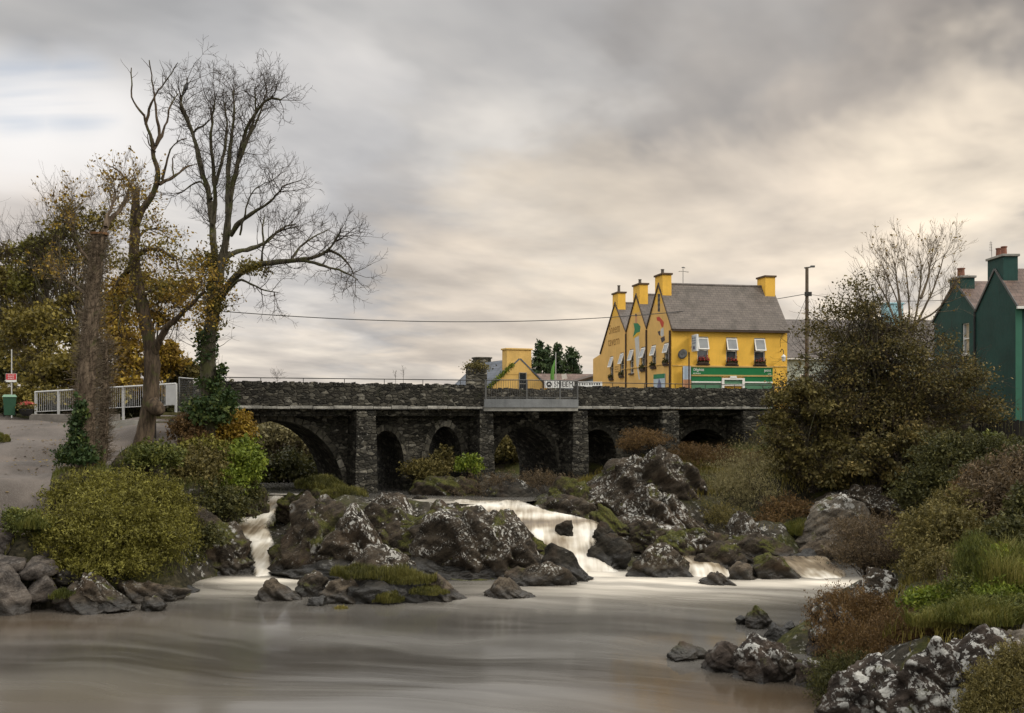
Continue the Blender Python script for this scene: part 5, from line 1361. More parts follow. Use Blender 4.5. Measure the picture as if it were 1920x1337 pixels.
class TreeB:
    def __init__(s, seed):
        s.rng = np.random.default_rng(seed)
        s.tr, s.tw = Tube(), Tube()
        s.tips = []
        s.limbs = []
    def limb(s, pts, D0, dD, r, sides=8, cap=False, start=None):
        W, rad = limb_px(pts, D0, dD, s.rng, r)
        s.tr.add(W, rad, sides, cap)
        s.limbs.append((W, rad))
        return W
    def twigs(s, W, rad, n, L, depth=2, lo=0.25, ang=(25, 65), up=0.25, curl=0.28, rmin=.006, rmax=.03, droop=0.0):
        rng = s.rng
        m = len(W)
        for _ in range(n):
            i = min(m - 2, int(m * rng.uniform(lo, 1.0) ** 0.8))
            f = rng.random()
            p = W[i] * (1 - f) + W[i + 1] * f
            tdir = W[i + 1] - W[i]; tdir = tdir / (np.linalg.norm(tdir) + 1e-9)
            o = rng.normal(size=3); o -= tdir * (o @ tdir); o /= np.linalg.norm(o)
            a = R(rng.uniform(*ang))
            dv = tdir * math.cos(a) + o * math.sin(a)
            ln = L * rng.uniform(.45, 1.15)
            k = 6
            pts = [p]
            for j in range(k):
                dv = dv + rng.normal(size=3) * curl * .5 + np.array((0, 0, up * .22 - droop * .25 * j / k))
                dv /= np.linalg.norm(dv)
                pts.append(pts[-1] + dv * ln / k)
            pts = np.array(pts)
            r0 = min(rmax, max(rmin, rad[i] * .55))
            rr = np.linspace(r0, rmin * .6, k + 1)
            s.tw.add(pts, rr, 4 if r0 > .012 else 3)
            s.tips.append(pts[k // 2:])
            if depth > 1:
                s.twigs(pts, rr, rng.integers(3, 6), L * .52, depth - 1, .25, ang, up, curl, rmin, r0 * .7, droop)
    def leaves(s, root, mat, frac, per, size, spread, aspect=.6, name='foliage'):
        pts = np.concatenate(s.tips)
        rng = s.rng
        k = rng.random(len(pts)) < frac
        pts = pts[k]
        idx = np.repeat(np.arange(len(pts)), rng.poisson(per, len(pts)))
        c = pts[idx] + rng.normal(size=(len(idx), 3)) * spread
        tn = np.clip(rng.beta(2, 2, len(pts))[idx] * .75 + rng.normal(size=len(idx)) * .14 + .12, 0, 1)
        V, Q = leaf_quads(c, size, rng, aspect)
        return mk(name, V, Q, None, M[mat], False, root, tint=tn)

# tall bare tree
b = P(392, 800, 44)
tree = thing('bare_tree', 'tallest leafless tree with a broad twiggy crown and one long branch reaching right', 'tree', b)
tb = TreeB(7)
T0 = tb.limb([(392, 830), (393, 760), (392, 690), (394, 630), (402, 580), (406, 540)], 44, 0, (19, 13), 12)
L = []
D_ = 44
L.append(tb.limb([(396, 610), (396, 540), (401, 470), (397, 410), (391, 360), (378, 320), (370, 280), (362, 250), (350, 220), (338, 190)], 44, 1.2, (11, 2.2)))
L.append(tb.limb([(406, 560), (412, 510), (422, 460), (427, 410), (431, 360), (441, 320), (450, 280), (462, 240), (480, 205), (505, 180), (528, 188)], 44, -1.6, (10, 1.8)))
L.append(tb.limb([(427, 400), (428, 350), (430, 290), (436, 245), (440, 210), (437, 170)], 43.4, 1.2, (7, 1.4)))
L.append(tb.limb([(400, 420), (404, 370), (402, 320), (396, 270), (398, 220), (404, 180)], 44.3, -1.3, (6, 1.4)))
L.append(tb.limb([(404, 345), (414, 310), (424, 270), (428, 230), (420, 190)], 44.0, 1.4, (4.5, 1.2)))
L.append(tb.limb([(378, 320), (374, 290), (366, 258), (350, 225), (336, 195), (345, 170), (352, 145)], 44.9, .6, (4.5, 1.2)))
L.append(tb.limb([(362, 250), (372, 235), (385, 240), (392, 225)], 45.1, -.5, (2.6, 1)))
L.append(tb.limb([(441, 320), (460, 270), (476, 225), (480, 190), (478, 165)], 42.9, -.8, (4, 1.2)))
L.append(tb.limb([(452, 280), (470, 250), (490, 210), (500, 172)], 42.7, 1.0, (3.4, 1.1)))
L.append(tb.limb([(412, 560), (432, 530), (455, 505), (490, 494), (525, 490), (560, 488), (590, 482), (612, 476), (628, 455), (640, 432)], 44, -2.6, (9.5, 1.6)))
L.append(tb.limb([(560, 488), (590, 492), (610, 500), (630, 505), (650, 512), (672, 525)], 42.4, -1.4, (4.5, 1.2)))
L.append(tb.limb([(618, 470), (640, 478), (655, 495), (664, 515)], 41.8, .8, (3, 1)))
L.append(tb.limb([(545, 490), (560, 465), (580, 450), (600, 440), (615, 430)], 42.6, 1.8, (3, 1)))
L.append(tb.limb([(418, 485), (440, 472), (465, 466), (495, 458), (515, 440), (530, 425), (555, 420)], 43.7, 2.4, (6, 1.4)))
L.append(tb.limb([(432, 440), (450, 415), (475, 395), (505, 380), (522, 365), (528, 350)], 43.4, -1.8, (6, 1.4)))
L.append(tb.limb([(494, 458), (492, 430), (496, 405)], 44.6, .8, (2.6, 1)))
L.append(tb.limb([(396, 372), (382, 345), (374, 335), (352, 352), (340, 362)], 44.4, 1.4, (3.6, 1)))
L.append(tb.limb([(432, 540), (450, 520), (470, 530), (495, 545), (520, 548)], 43.6, -1.6, (3.4, 1)))
L.append(tb.limb([(450, 440), (470, 360), (490, 345), (515, 335)], 43.0, -1.2, (2.4, .9)))
L.append(tb.limb([(490, 494), (490, 470), (500, 445), (530, 430), (560, 425)], 43.2, -1.2, (3, .9)))
for W, rad in tb.limbs[1:]:
    n = max(5, int(len(W) * 0.95))
    tb.twigs(W, rad, n, 1.3, 3, .28, (25, 70), .25, .30, .008, .020)
tb.twigs(T0, tb.limbs[0][1], 14, 1.6, 2, .3, (50, 85), .1, .3, .006, .02)
W_ = tb.limbs[0]
tb.tr.build('trunk', M['bark'], tree, rough=.10)
tb.tw.build('crown', M['twig'], tree)
p, tn, rg_ = blob_centres([PB(398, 600, 26, 50, 44, 1), PB(404, 540, 30, 40, 44, 1), PB(412, 490, 22, 46, 44, 1), PB(470, 505, 40, 18, 43, 1), PB(385, 500, 34, 36, 44.4, 1), PB(360, 540, 34, 26, 44.6, 1), PB(400, 570, 26, 40, 43.6, 1)], 6000, 12, 55, .16, .6)
V, Q = leaf_quads(p, .052, rg_, .7)
mk('ivy_leaves', V, Q, None, M['lf_autumn'], False, tree, tint=tn * .8)
p, tn, rg_ = blob_centres([PB(392, 776, 36, 36, 43.6, .8), PB(415, 758, 26, 26, 43.8), PB(394, 720, 17, 30, 44, 1), PB(390, 660, 15, 50, 44, 1), PB(416, 705, 7, 24, 43.9)], 6500, 24, 56, .15, .35)
V, Q = leaf_quads(p, .075, rg_, .75)
mk('ivy', V, Q, None, M['lf_ivy'], False, tree, tint=tn)

# crow on the tall tree
cb = P(349, 172, 44.6)
crow = thing('crow', 'black crow perched near the top of the tallest bare tree', 'bird', cb)
mbd = MB()
prof = [(.002, -.17), (.045, -.12), (.075, -.03), (.08, .05), (.055, .12), (.045, .15), (.05, .19), (.035, .23), (.003, .25)]
mbd.lathe(prof, n=12)
ob = mbd.build('body', M['bird'], crow, smooth=True); ob.rotation_euler = (R(-18), R(14), 0); ob.location = (0, 0, .16)
MB().cyl((.05, 0, .36), (.13, 0, .345), .018, .003, 6).build('beak', M['bird'], crow)
MB().prism([(-.05, .02), (-.20, -.16), (-.12, -.16), (.0, .02)], 'y', -.03, .03).build('tail', M['bird'], crow)

# broken-topped tree in the middle
b = P(268, 838, 40)
tree = thing('broken_tree', 'leaning rough tree with a snapped top, a thin dead spire and sparse yellow leaves', 'tree', b)
tb = TreeB(17)
tb.limb([(262, 850), (268, 828), (278, 790), (285, 740), (288, 690), (284, 650), (276, 610), (264, 560), (258, 520), (254, 470), (256, 430), (256, 395), (256, 352)], 40, .8, (20, 8.5), 12, True)
Lm = []
tb.limb([(258, 420), (262, 400), (280, 375), (293, 355), (300, 335), (294, 312), (286, 290), (290, 272), (284, 255), (274, 235), (270, 215)], 40.6, -.8, (8, 2.4))
tb.limb([(288, 282), (296, 270), (304, 250), (314, 225), (322, 195), (334, 175)], 40.0, .8, (3.6, 1.2))
tb.limb([(292, 272), (300, 255), (296, 230), (292, 200), (288, 170), (284, 140), (280, 112)], 40.0, -.5, (3.4, 1.0))
tb.limb([(270, 215), (262, 205), (250, 195), (246, 180), (247, 150), (246, 128)], 39.9, .6, (2.6, .9))
tb.limb([(274, 235), (280, 200), (286, 190), (292, 170), (305, 160), (318, 140), (332, 118)], 39.9, -.5, (2.8, .9))
tb.limb([(300, 345), (320, 335), (338, 320), (352, 312), (372, 305)], 40.2, 1.0, (4, 1.1))
tb.limb([(304, 338), (312, 310), (320, 280), (330, 265), (350, 258)], 40.2, -.6, (3.2, 1.0))
tb.limb([(325, 330), (322, 305), (328, 290)], 40.5, .5, (2, .9))
tb.limb([(250, 368), (246, 345), (236, 330), (222, 320), (208, 313)], 40.7, .5, (3, 1.0))
tb.limb([(292, 285), (278, 270), (276, 250)], 40, .2, (2, .8))
n_dead = len(tb.limbs)
tb.limb([(290, 660), (305, 625), (325, 600), (345, 582), (366, 565), (385, 545)], 40.2, -1.2, (9, 3))
tb.limb([(254, 490), (240, 505), (226, 520), (215, 545), (212, 590)], 40.5, 1.2, (7, 2))
tb.limb([(256, 478), (272, 468), (295, 464), (312, 474), (330, 490)], 40.5, -1.4, (6, 1.8))
tb.limb([(262, 560), (290, 540), (320, 530), (350, 545), (380, 560)], 40.3, 1.6, (4, 1.2))
tb.limb([(254, 450), (270, 430), (290, 425), (310, 440)], 40.5, .9, (3.4, 1))
tb.limb([(262, 545), (240, 560), (228, 580), (222, 620)], 40.4, -1, (3.4, 1))
for i, (W, rad) in enumerate(tb.limbs[1:], 1):
    if i < n_dead:
        tb.twigs(W, rad, 3, .7, 1, .5, (30, 60), .3, .3, .008, .016)
    else:
        tb.twigs(W, rad, max(5, int(len(W) * .7)), 1.35, 3, .25, (30, 80), .1, .32, .006, .02)
tb.tips = tb.tips[30:]
tb.twigs(tb.limbs[0][0], tb.limbs[0][1], 14, 1.2, 3, .35, (40, 80), .1, .3, .006, .02)
tb.tr.build('trunk', M['bark_brown'], tree, rough=.14)
tb.tw.build('crown', M['twig'], tree)
tb.leaves(tree, 'lf_gold', .40, 2.0, .055, .14)
p, tn, rg_ = blob_centres([PB(300, 470, 50, 40, 40.4, 1.2), PB(320, 540, 60, 36, 40.4, 1.2), PB(235, 500, 40, 50, 40.6, 1.2), PB(262, 560, 30, 40, 40.4, 1), PB(250, 420, 34, 40, 40.6, 1), PB(350, 500, 40, 30, 41, 1), PB(225, 580, 34, 36, 40.6, 1)], 3000, 9, 57, .16, .6, .9)
V, Q = leaf_quads(p, .055, rg_, .6)
mk('yellow_leaves', V, Q, None, M['lf_autumn'], False, tree, tint=tn)
mbx = Tube(); mbx.add([P(286, 758, 39.9), P(294, 766, 39.7), P(301, 772, 39.6), P(305, 774, 39.55)], [.30, .30, .22, .08], 10, True); mbx.build('burl', M['bark_brown'], tree, rough=.12)

# pollard with shaggy regrowth
b = P(166, 872, 36)
tree = thing('pollard_tree', 'thick pollarded trunk sawn flat at the top, shaggy with dry shoots, ivied foot', 'tree', b)
tb = TreeB(27)
tb.limb([(160, 880), (158, 840), (160, 780), (163, 700), (168, 620), (174, 540), (182, 480), (186, 438)], 36, .5, (22, 13), 14, True)
tb.limb([(186, 470), (192, 440), (200, 420), (210, 405), (226, 392), (238, 372), (242, 352)], 36.4, 1.0, (7, 2.2))
tb.limb([(198, 425), (200, 405), (212, 385), (216, 362)], 36.6, .4, (5, 1.6))
tb.limb([(176, 490), (162, 482), (150, 470), (140, 440), (132, 400)], 36.3, -1.0, (4, 1.2))
tb.limb([(170, 560), (150, 540), (130, 530), (115, 520)], 36.3, 1.0, (3, 1))
for W, rad in tb.limbs[1:]:
    tb.twigs(W, rad, 16, 1.1, 3, .35, (15, 55), .45, .25, .006, .02)
# dry upright shoots all over the bole
W, rad = tb.limbs[0]
rng = tb.rng
for i in range(3000):
    k = rng.uniform(1.5, len(W) - 1.01); j = int(k); f = k - j
    a = rng.uniform(0, 2 * math.pi)
    rr = rad[j] * (1 + .02)
    p = W[j] * (1 - f) + W[j + 1] * f + np.array((math.cos(a), math.sin(a), 0)) * rr * .95
    o = np.array((math.cos(a), math.sin(a), 0))
    ln = rng.uniform(.1, .5)
    e = p + o * rng.uniform(.05, .34) + (rng.normal() * .10, rng.normal() * .10, ln * rng.uniform(-.2, 1.0))
    q = np.stack([p, (p + e) / 2 + rng.normal(size=3) * .05, e])
    tb.tw.add(q, [.010, .007, .004], 3)
tb.tr.build('trunk', M['bark_rough'], tree, rough=.10)
tb.tw.build('crown', M['bark_pale'], tree)
tb.leaves(tree, 'lf_gold', .20, 1.3, .05, .08)
c_ = tb.limbs[0][0][-1]
MB().lathe([(.30, -.05), (.33, .015), (.02, .03)], c_[0] - b[0], c_[1] - b[1], c_[2] - b[2], 18).build('sawn_top', M['cut'], tree)
p, tn, rg_ = blob_centres([PB(146, 846, 17, 32, 35.7, 1), PB(144, 812, 12, 34, 35.7, 1), PB(160, 858, 18, 22, 35.6, 1), PB(150, 775, 9, 40, 35.6, 1)], 3600, 24, 58, .14, .3)
V, Q = leaf_quads(p, .06, rg_, .75)
mk('ivy', V, Q, None, M['lf_ivy'], False, tree, tint=tn * .8)
b = P(195, 858, 36.8)
tree = thing('shaggy_tree', 'shorter shaggy stem close behind the pollarded trunk', 'tree', b)
tb = TreeB(28)
tb.limb([(192, 868), (193, 840), (194, 790), (195, 740), (196, 690), (197, 640)], 36.8, .5, (11, 5), 10, True)
W, rad = tb.limbs[0]
rng = tb.rng
for i in range(1800):
    k = rng.uniform(.5, len(W) - 1.01); j = int(k); f = k - j
    a = rng.uniform(0, 2 * math.pi)
    o = np.array((math.cos(a), math.sin(a), 0))
    p = W[j] * (1 - f) + W[j + 1] * f + o * rad[j] * .95
    ln = rng.uniform(.1, .5)
    e = p + o * rng.uniform(.05, .42) + (rng.normal() * .12, rng.normal() * .12, ln * rng.uniform(-.2, 1.0))
    q = np.stack([p, (p + e) / 2 + rng.normal(size=3) * .05, e])
    tb.tw.add(q, [.010, .007, .004], 3)
tb.twigs(W, rad, 16, .9, 2, .3, (20, 60), .4, .25, .006, .016)
tb.tr.build('trunk', M['bark_rough'], tree, rough=.10)
tb.tw.build('crown', M['bark_pale'], tree)

def small_tree(name, label, px, pyb, D, pts, blobs, n, size, mat, seed, bark='bark', twn=10, L=1.6, r=(6, 1.2), group=None, forks=6, per=18, spread=.13, shell=.5, depth=2, irregular=.7, cat='tree', aspect=.6):
    """trunk along pts (px, py), forks towards each leaf blob, twigs, then clustered leaves"""
    b = P(px, pyb, D)
    tree = thing(name, label, cat, b, 0, group)
    tb = TreeB(seed)
    tb.limb(pts, D, 0, r, 9)
    W, rad = tb.limbs[0]
    rng = tb.rng
    for bl in blobs:
        for _ in range(forks):
            i = int(len(W) * rng.uniform(.25, .95)); i = min(i, len(W) - 1)
            dv = rng.normal(size=3); dv[2] = abs(dv[2]) * .8; dv /= np.linalg.norm(dv)
            e = np.array(bl[:3]) + dv * np.array(bl[3:]) * rng.uniform(.5, 1.0)
            m = (W[i] + e) / 2 + rng.normal(size=3) * .12 * np.linalg.norm(e - W[i])
            q = np.linspace(0, 1, 8)[:, None]
            pt = W[i] * (1 - q) ** 2 + 2 * m * q * (1 - q) + e * q ** 2
            rr = np.linspace(rad[i] * .5, .012, 8)
            tb.tr.add(pt, rr, 6)
            tb.twigs(pt, rr, twn, L, depth, .3, (20, 65), .2, .3, .007, .02)
    tb.tr.build('trunk', M[bark], tree)
    tb.tw.build('branch', M['twig'], tree)
    if n:
        p, tn, rg_ = blob_centres(blobs, n, per, seed + 1, spread, shell, irregular)
        V, Q = leaf_quads(p, size, rg_, aspect)
        mk('crown', V, Q, None, M[mat], False, tree, tint=tn)
    return tree
# trees behind the fence on the left
BG = 'autumn trees behind the railing on the left'
small_tree('tree', 'green-crowned tree with bare top shoots farthest up on the left', 88, 760, 66, [(95, 770), (92, 690), (90, 620), (88, 540), (84, 480)],
           [PB(88, 475, 42, 36, 66), PB(70, 530, 50, 40, 67), PB(118, 440, 26, 26, 65), PB(60, 470, 36, 30, 66)], 5000, .12, 'lf_willow', 61, twn=6, L=2.6, r=(7, 2), group=BG, forks=7, spread=.2)
small_tree('tree', 'thin leafless-topped tree at the left edge', 30, 760, 70, [(28, 780), (30, 700), (34, 620), (32, 540), (36, 480)],
           [PB(24, 540, 50, 60, 70), PB(12, 480, 26, 30, 70), PB(40, 610, 44, 40, 70), PB(60, 580, 40, 40, 69)], 7500, .11, 'lf_autumn', 62, twn=6, L=2.8, r=(6, 1.5), group=BG, forks=8)
small_tree('tree', 'sparse tall tree with upright bare branches behind the pollard', 150, 770, 62, [(150, 780), (148, 700), (146, 620), (142, 540), (140, 470)],
           [PB(130, 420, 40, 44, 62), PB(170, 480, 40, 50, 62), PB(110, 500, 36, 40, 62), PB(140, 560, 40, 40, 62), PB(190, 420, 36, 40, 62)], 4500, .09, 'lf_autumn', 63, twn=7, L=2.6, r=(6, 1.4), group=BG, forks=9)
small_tree('tree', 'broad yellow-leaved tree low on the left', 75, 765, 60, [(82, 780), (80, 720), (76, 660), (74, 610)],
           [PB(70, 610, 62, 44, 60), PB(30, 640, 44, 50, 61), PB(110, 640, 46, 46, 60), PB(60, 680, 70, 30, 60), PB(100, 590, 50, 24, 61)], 7500, .10, 'lf_autumn', 64, twn=5, L=1.6, r=(6, 2), group=BG, forks=4)
small_tree('tree', 'olive shrubby tree above the white railing', 130, 765, 58, [(120, 770), (122, 730), (126, 690)],
           [PB(125, 690, 60, 40, 58), PB(90, 715, 50, 30, 58), PB(165, 700, 40, 50, 58), PB(100, 745, 80, 16, 57.5), PB(20, 740, 50, 18, 57.5), PB(190, 745, 60, 16, 57.5)], 17000, .095, 'lf_autumn', 65, twn=4, L=1.4, r=(5, 2), group=BG, forks=4)
small_tree('tree', 'orange autumn tree between the pollard and the broken tree', 228, 765, 60, [(228, 775), (226, 720), (224, 660), (226, 600)],
           [PB(228, 650, 44, 60, 60), PB(205, 600, 36, 50, 60.5), PB(250, 690, 34, 36, 60), PB(222, 560, 30, 40, 61), PB(200, 720, 60, 24, 59), PB(270, 730, 50, 20, 59)], 11500, .11, 'lf_gold', 66, twn=5, L=1.5, r=(5, 1.6), group=BG, forks=5)
small_tree('tree', 'orange autumn tree right of the broken tree', 312, 740, 60, [(312, 765), (312, 720), (310, 680)],
           [PB(312, 680, 30, 34, 60), PB(318, 655, 18, 18, 60), PB(300, 700, 22, 22, 60)], 5000, .10, 'lf_gold', 67, twn=4, L=1.2, r=(4, 1.4), group=BG, forks=4)
small_tree('tree', 'rounded green bush-like tree beside the bridge end', 348, 730, 62, [(348, 760), (348, 725), (348, 700)],
           [PB(350, 700, 30, 26, 62), PB(335, 712, 20, 18, 62)], 5200, .10, 'lf_olive', 68, twn=3, L=1.0, r=(4, 1.4), group=BG, forks=3)
small_tree('tree', 'dark evergreen mass at the far left edge', -10, 770, 74, [(-10, 790), (-8, 720), (-6, 640)],
           [PB(-6, 640, 34, 90, 74), PB(30, 700, 50, 40, 73)], 6500, .14, 'lf_dark', 69, twn=3, L=1.4, r=(6, 1.6), group=BG, forks=3)
small_tree('tree', 'yellowing tree behind the trunk of the broken tree', 290, 740, 64, [(286, 770), (284, 700), (282, 640)],
           [PB(300, 600, 44, 50, 64), PB(270, 540, 40, 50, 64), PB(325, 560, 40, 36, 64)], 2600, .11, 'lf_gold', 70, twn=8, L=1.8, r=(4, 1.2), group=BG, forks=7)
bush('hedge', 'low dark hedge behind the white railing on the left', 'hedge', [PB(x, 764, 34, 26, 61) for x in range(-10, 330, 26)], 30000, .08, 'lf_dark', 41, stems=0, low=-.95)
bush('hedge', 'rough olive hedge between the broken tree and the bridge end', 'hedge', [PB(x, 752, 30, 34, 63) for x in range(225, 420, 24)], 22000, .08, 'lf_olive', 42, stems=0, low=-.95)
# seen through the big left arch
AG = 'trees seen through the large left arch'
small_tree('tree', 'dark leaning tree seen through the large left arch', 520, 900, 62, [(530, 905), (525, 860), (530, 820), (540, 790)],
           [PB(530, 815, 70, 28, 62), PB(500, 850, 40, 36, 63), PB(580, 850, 44, 50, 64)], 9000, .10, 'lf_greyol', 71, 'bark_pale', twn=6, L=1.8, r=(5, 1.6), group=AG, forks=6)
small_tree('tree', 'deep green bush seen low through the large left arch', 540, 905, 57, [(540, 915), (540, 890), (545, 870)],
           [PB(540, 885, 60, 36, 57), PB(500, 895, 40, 30, 57), PB(590, 895, 36, 40, 58)], 9000, .09, 'lf_dark', 72, twn=3, L=1.2, r=(4, 1.6), group=AG, forks=4)
small_tree('tree', 'tall dim tree behind all others through the large left arch', 560, 850, 76, [(560, 890), (556, 830), (556, 790), (558, 770)],
           [PB(540, 800, 80, 40, 76), PB(600, 830, 50, 50, 76), PB(470, 820, 50, 50, 76)], 13000, .13, 'lf_olive', 73, twn=4, L=1.8, r=(5, 2), group=AG, forks=4)
small_tree('tree', 'green willow beyond the balcony arch', 950, 860, 66, [(955, 890), (955, 850), (955, 820)],
           [PB(955, 845, 50, 40, 66), PB(900, 850, 60, 40, 68), PB(1000, 860, 40, 40, 68)], 8000, .12, 'lf_olive', 74, twn=4, L=1.4, r=(4, 1.6), forks=4)
small_tree('tree', 'green thicket beyond the narrow arches', 800, 860, 66, [(800, 890), (800, 850), (800, 820)],
           [PB(800, 845, 60, 40, 66), PB(740, 860, 60, 40, 66), PB(690, 850, 50, 50, 68)], 9000, .12, 'lf_dark', 75, twn=3, L=1.4, r=(4, 1.6), forks=3)
# right: alder mass and bare birch
ENV = [(1462, 800), (1478, 700), (1510, 640), (1540, 600), (1570, 560), (1600, 528), (1625, 540), (1650, 560), (1700, 610), (1745, 620), (1800, 660), (1840, 720), (1868, 790), (1835, 860), (1780, 900), (1640, 905), (1500, 900), (1460, 860)]
def inside(x, y, poly):
    c = False
    for i in range(len(poly)):
        (x0, y0), (x1, y1) = poly[i], poly[i - 1]
        if (y0 > y) != (y1 > y) and x < (x1 - x0) * (y - y0) / (y1 - y0) + x0:
            c = not c
    return c
def env_blobs(poly, n, D, dsp, rr, seed, ecc=.72):
    rng = random.Random(seed)
    xs = [p[0] for p in poly]; ys = [p[1] for p in poly]
    out = []
    while len(out) < n:
        x, y = rng.uniform(min(xs), max(xs)), rng.uniform(min(ys), max(ys))
        if inside(x, y, poly):
            r = rng.uniform(*rr)
            out.append(PB(x, y, r, r * ecc, D + rng.uniform(-dsp, dsp), 1.0))
    return out
small_tree('alder_tree', 'huge dark brown-green alder in front of the right end of the bridge', 1640, 900, 48.0, [(1640, 930), (1642, 860), (1645, 780), (1640, 700), (1632, 620), (1622, 560)],
           env_blobs(ENV, 110, 48.0, 2.2, (14, 38), 5, .95) + env_blobs([(1470, 800), (1560, 690), (1720, 690), (1840, 780), (1800, 890), (1500, 890)], 40, 48.0, 2.0, (24, 46), 15, .95) + env_blobs([(1448, 900), (1446, 800), (1470, 730), (1530, 700), (1540, 900)], 24, 47.2, 1.2, (18, 36), 16, .95), 88000, .056, 'lf_alder', 81, twn=5, L=1.5, r=(9, 2.5), forks=2, per=16, spread=.26, shell=.5, irregular=.9)
small_tree('shrub', 'spreading olive-gold shrub at the left foot of the alder', 1510, 880, 46.5, [(1510, 900), (1510, 860), (1508, 800)],
           env_blobs([(1455, 880), (1450, 800), (1464, 740), (1500, 715), (1540, 760), (1580, 830), (1590, 890)], 26, 46.4, 1.0, (14, 34), 6), 20000, .07, 'lf_olive', 82, twn=3, L=1.0, r=(5, 1.6), forks=2, cat='shrub', irregular=.8)
small_tree('shrub', 'near-black shrub mass at the right foot of the alder', 1680, 890, 45.0, [(1680, 930), (1682, 880), (1685, 840)],
           env_blobs([(1540, 915), (1560, 870), (1640, 840), (1720, 800), (1800, 800), (1830, 850), (1800, 940), (1700, 955), (1600, 925)], 34, 45.0, 1.2, (16, 40), 7), 26000, .07, 'lf_alder', 83, twn=3, L=1.0, r=(5, 1.6), forks=2, cat='shrub', irregular=.8)
small_tree('shrub', 'dim brown shrub hanging above the smooth grey slab', 1735, 950, 42.5, [(1735, 985), (1738, 955), (1745, 925)],
           env_blobs([(1690, 990), (1700, 930), (1760, 890), (1830, 900), (1830, 980), (1760, 1000)], 18, 42.5, .8, (14, 30), 9), 12000, .06, 'lf_dark', 84, twn=3, L=.9, r=(4, 1.4), forks=2, cat='shrub', irregular=.8)
b = P(1690, 800, 50.5)
tree = thing('bare_birch', 'slender leafless multi-stemmed tree rising behind the alder beside the green house', 'tree', b)
tb = TreeB(91)
for pts, dD in (([(1690, 800), (1692, 700), (1690, 620), (1680, 560), (1664, 520), (1652, 490)], 1), ([(1692, 720), (1700, 640), (1704, 580), (1700, 530), (1694, 480)], -1), ([(1698, 660), (1716, 600), (1724, 550), (1728, 500), (1722, 474)], .8),
                ([(1704, 640), (1728, 590), (1748, 550), (1762, 510), (1770, 480)], -1), ([(1690, 640), (1674, 590), (1662, 560), (1640, 520)], 1.2), ([(1726, 560), (1742, 520), (1746, 485)], .6),
                ([(1700, 620), (1724, 600), (1750, 590), (1776, 560)], -.8), ([(1690, 600), (1684, 540), (1676, 490)], .5)):
    tb.limb(pts, 50.5, dD, (3.4, .8), 6)
for W, rad in tb.limbs:
    tb.twigs(W, rad, 14, 1.35, 3, .35, (15, 45), .35, .22, .0065, .016)
tb.tr.build('trunk', M['bark_pale'], tree)
tb.tw.build('crown', M['bark_pale'], tree)
tb.leaves(tree, 'lf_gold', .05, 1.2, .05, .06)
# dead stick leaning in the alder and thin weeds on the bridge
for k, (px, h, D, lab) in enumerate(((520, 16, 54, 'small bare weed sprouting behind the parapet left of the broad pier'), (741, 24, 56, 'thin bare stalk above the parapet right of the broad pier'), (756, 30, 56, 'thin tall bare stalk above the parapet, right of its twin'))):
    b = P(px, 722, D)
    root = thing('weed', lab, 'weed', (b[0], b[1], 6.26))
    tb = TreeB(100 + k)
    tb.limb([(px, 755), (px + 1, 725), (px, 722 - h)], D, .1, (.7, .3), 4)
    W, rad = tb.limbs[0]
    tb.twigs(W, rad, 16 if k == 0 else 7, .55 if k == 0 else .22, 2, .5, (30, 70), .5, .2, .005, .008)
    tb.tr.build('stem', M['twig'], root); tb.tw.build('branch', M['twig'], root)
# conifers behind the cottage
def conifer(px, pt, D, wpx, seed, label):
    b = P(px, 775, D)
    root = thing('conifer', label, 'tree', (b[0], b[1], 5.5), 0, 'dark conifers behind the cottage')
    rng = np.random.default_rng(seed)
    top = P(px, pt, D)[2]
    H = top - 5.5
    tb = Tube(); tb.add([(b[0], b[1], 5.3), (b[0] + .1, b[1], 5.5 + H * .5), (b[0], b[1], top)], [.28, .18, .03], 7)
    wm = 2.1 * wpx * D / FPX
    c, tt = [], []
    nl = int(H / .42)
    for i in range(nl):
        f = i / nl
        z = 6.3 + (H - .8) * f
        rr = wm * (1 - f) ** .75 * rng.uniform(.65, 1.1) + .12
        for k in range(6):
            a = rng.uniform(0, 2 * math.pi); ln = rr * rng.uniform(.55, 1.1)
            p0 = np.array((b[0], b[1], z)); p1 = p0 + np.array((math.cos(a) * ln, math.sin(a) * ln, -.12 * ln + rng.uniform(-.15, .2)))
            tb.add([p0, (p0 + p1) / 2 + (0, 0, .05), p1], [.035, .02, .008], 4)
            m = int(12 + 34 * ln)
            q = rng.uniform(.15, 1.05, m)[:, None]
            cc = p0 * (1 - q) + p1 * q + rng.normal(size=(m, 3)) * (.16, .16, .12)
            c.append(cc); tt.append(np.full(m, rng.uniform(.1, .8)))
    c = np.concatenate(c); tt = np.clip(np.concatenate(tt) + rng.normal(size=len(c)) * .12, 0, 1)
    tb.build('trunk', M['bark'], root)
    V, Q = leaf_quads(c, .17, rng, .4)
    mk('crown', V, Q, None, M['lf_conifer'], False, root, tint=tt)
conifer(1012, 637, 108, 20, 1, 'tallest dark conifer directly beside the cottage chimney')
conifer(1027, 646, 112, 16, 2, 'slim dark conifer, second from the cottage')
conifer(1045, 641, 110, 19, 3, 'dark conifer behind the flagpole, third from the cottage')
conifer(1071, 648, 108, 25, 4, 'broadest dark conifer, nearest the pub')
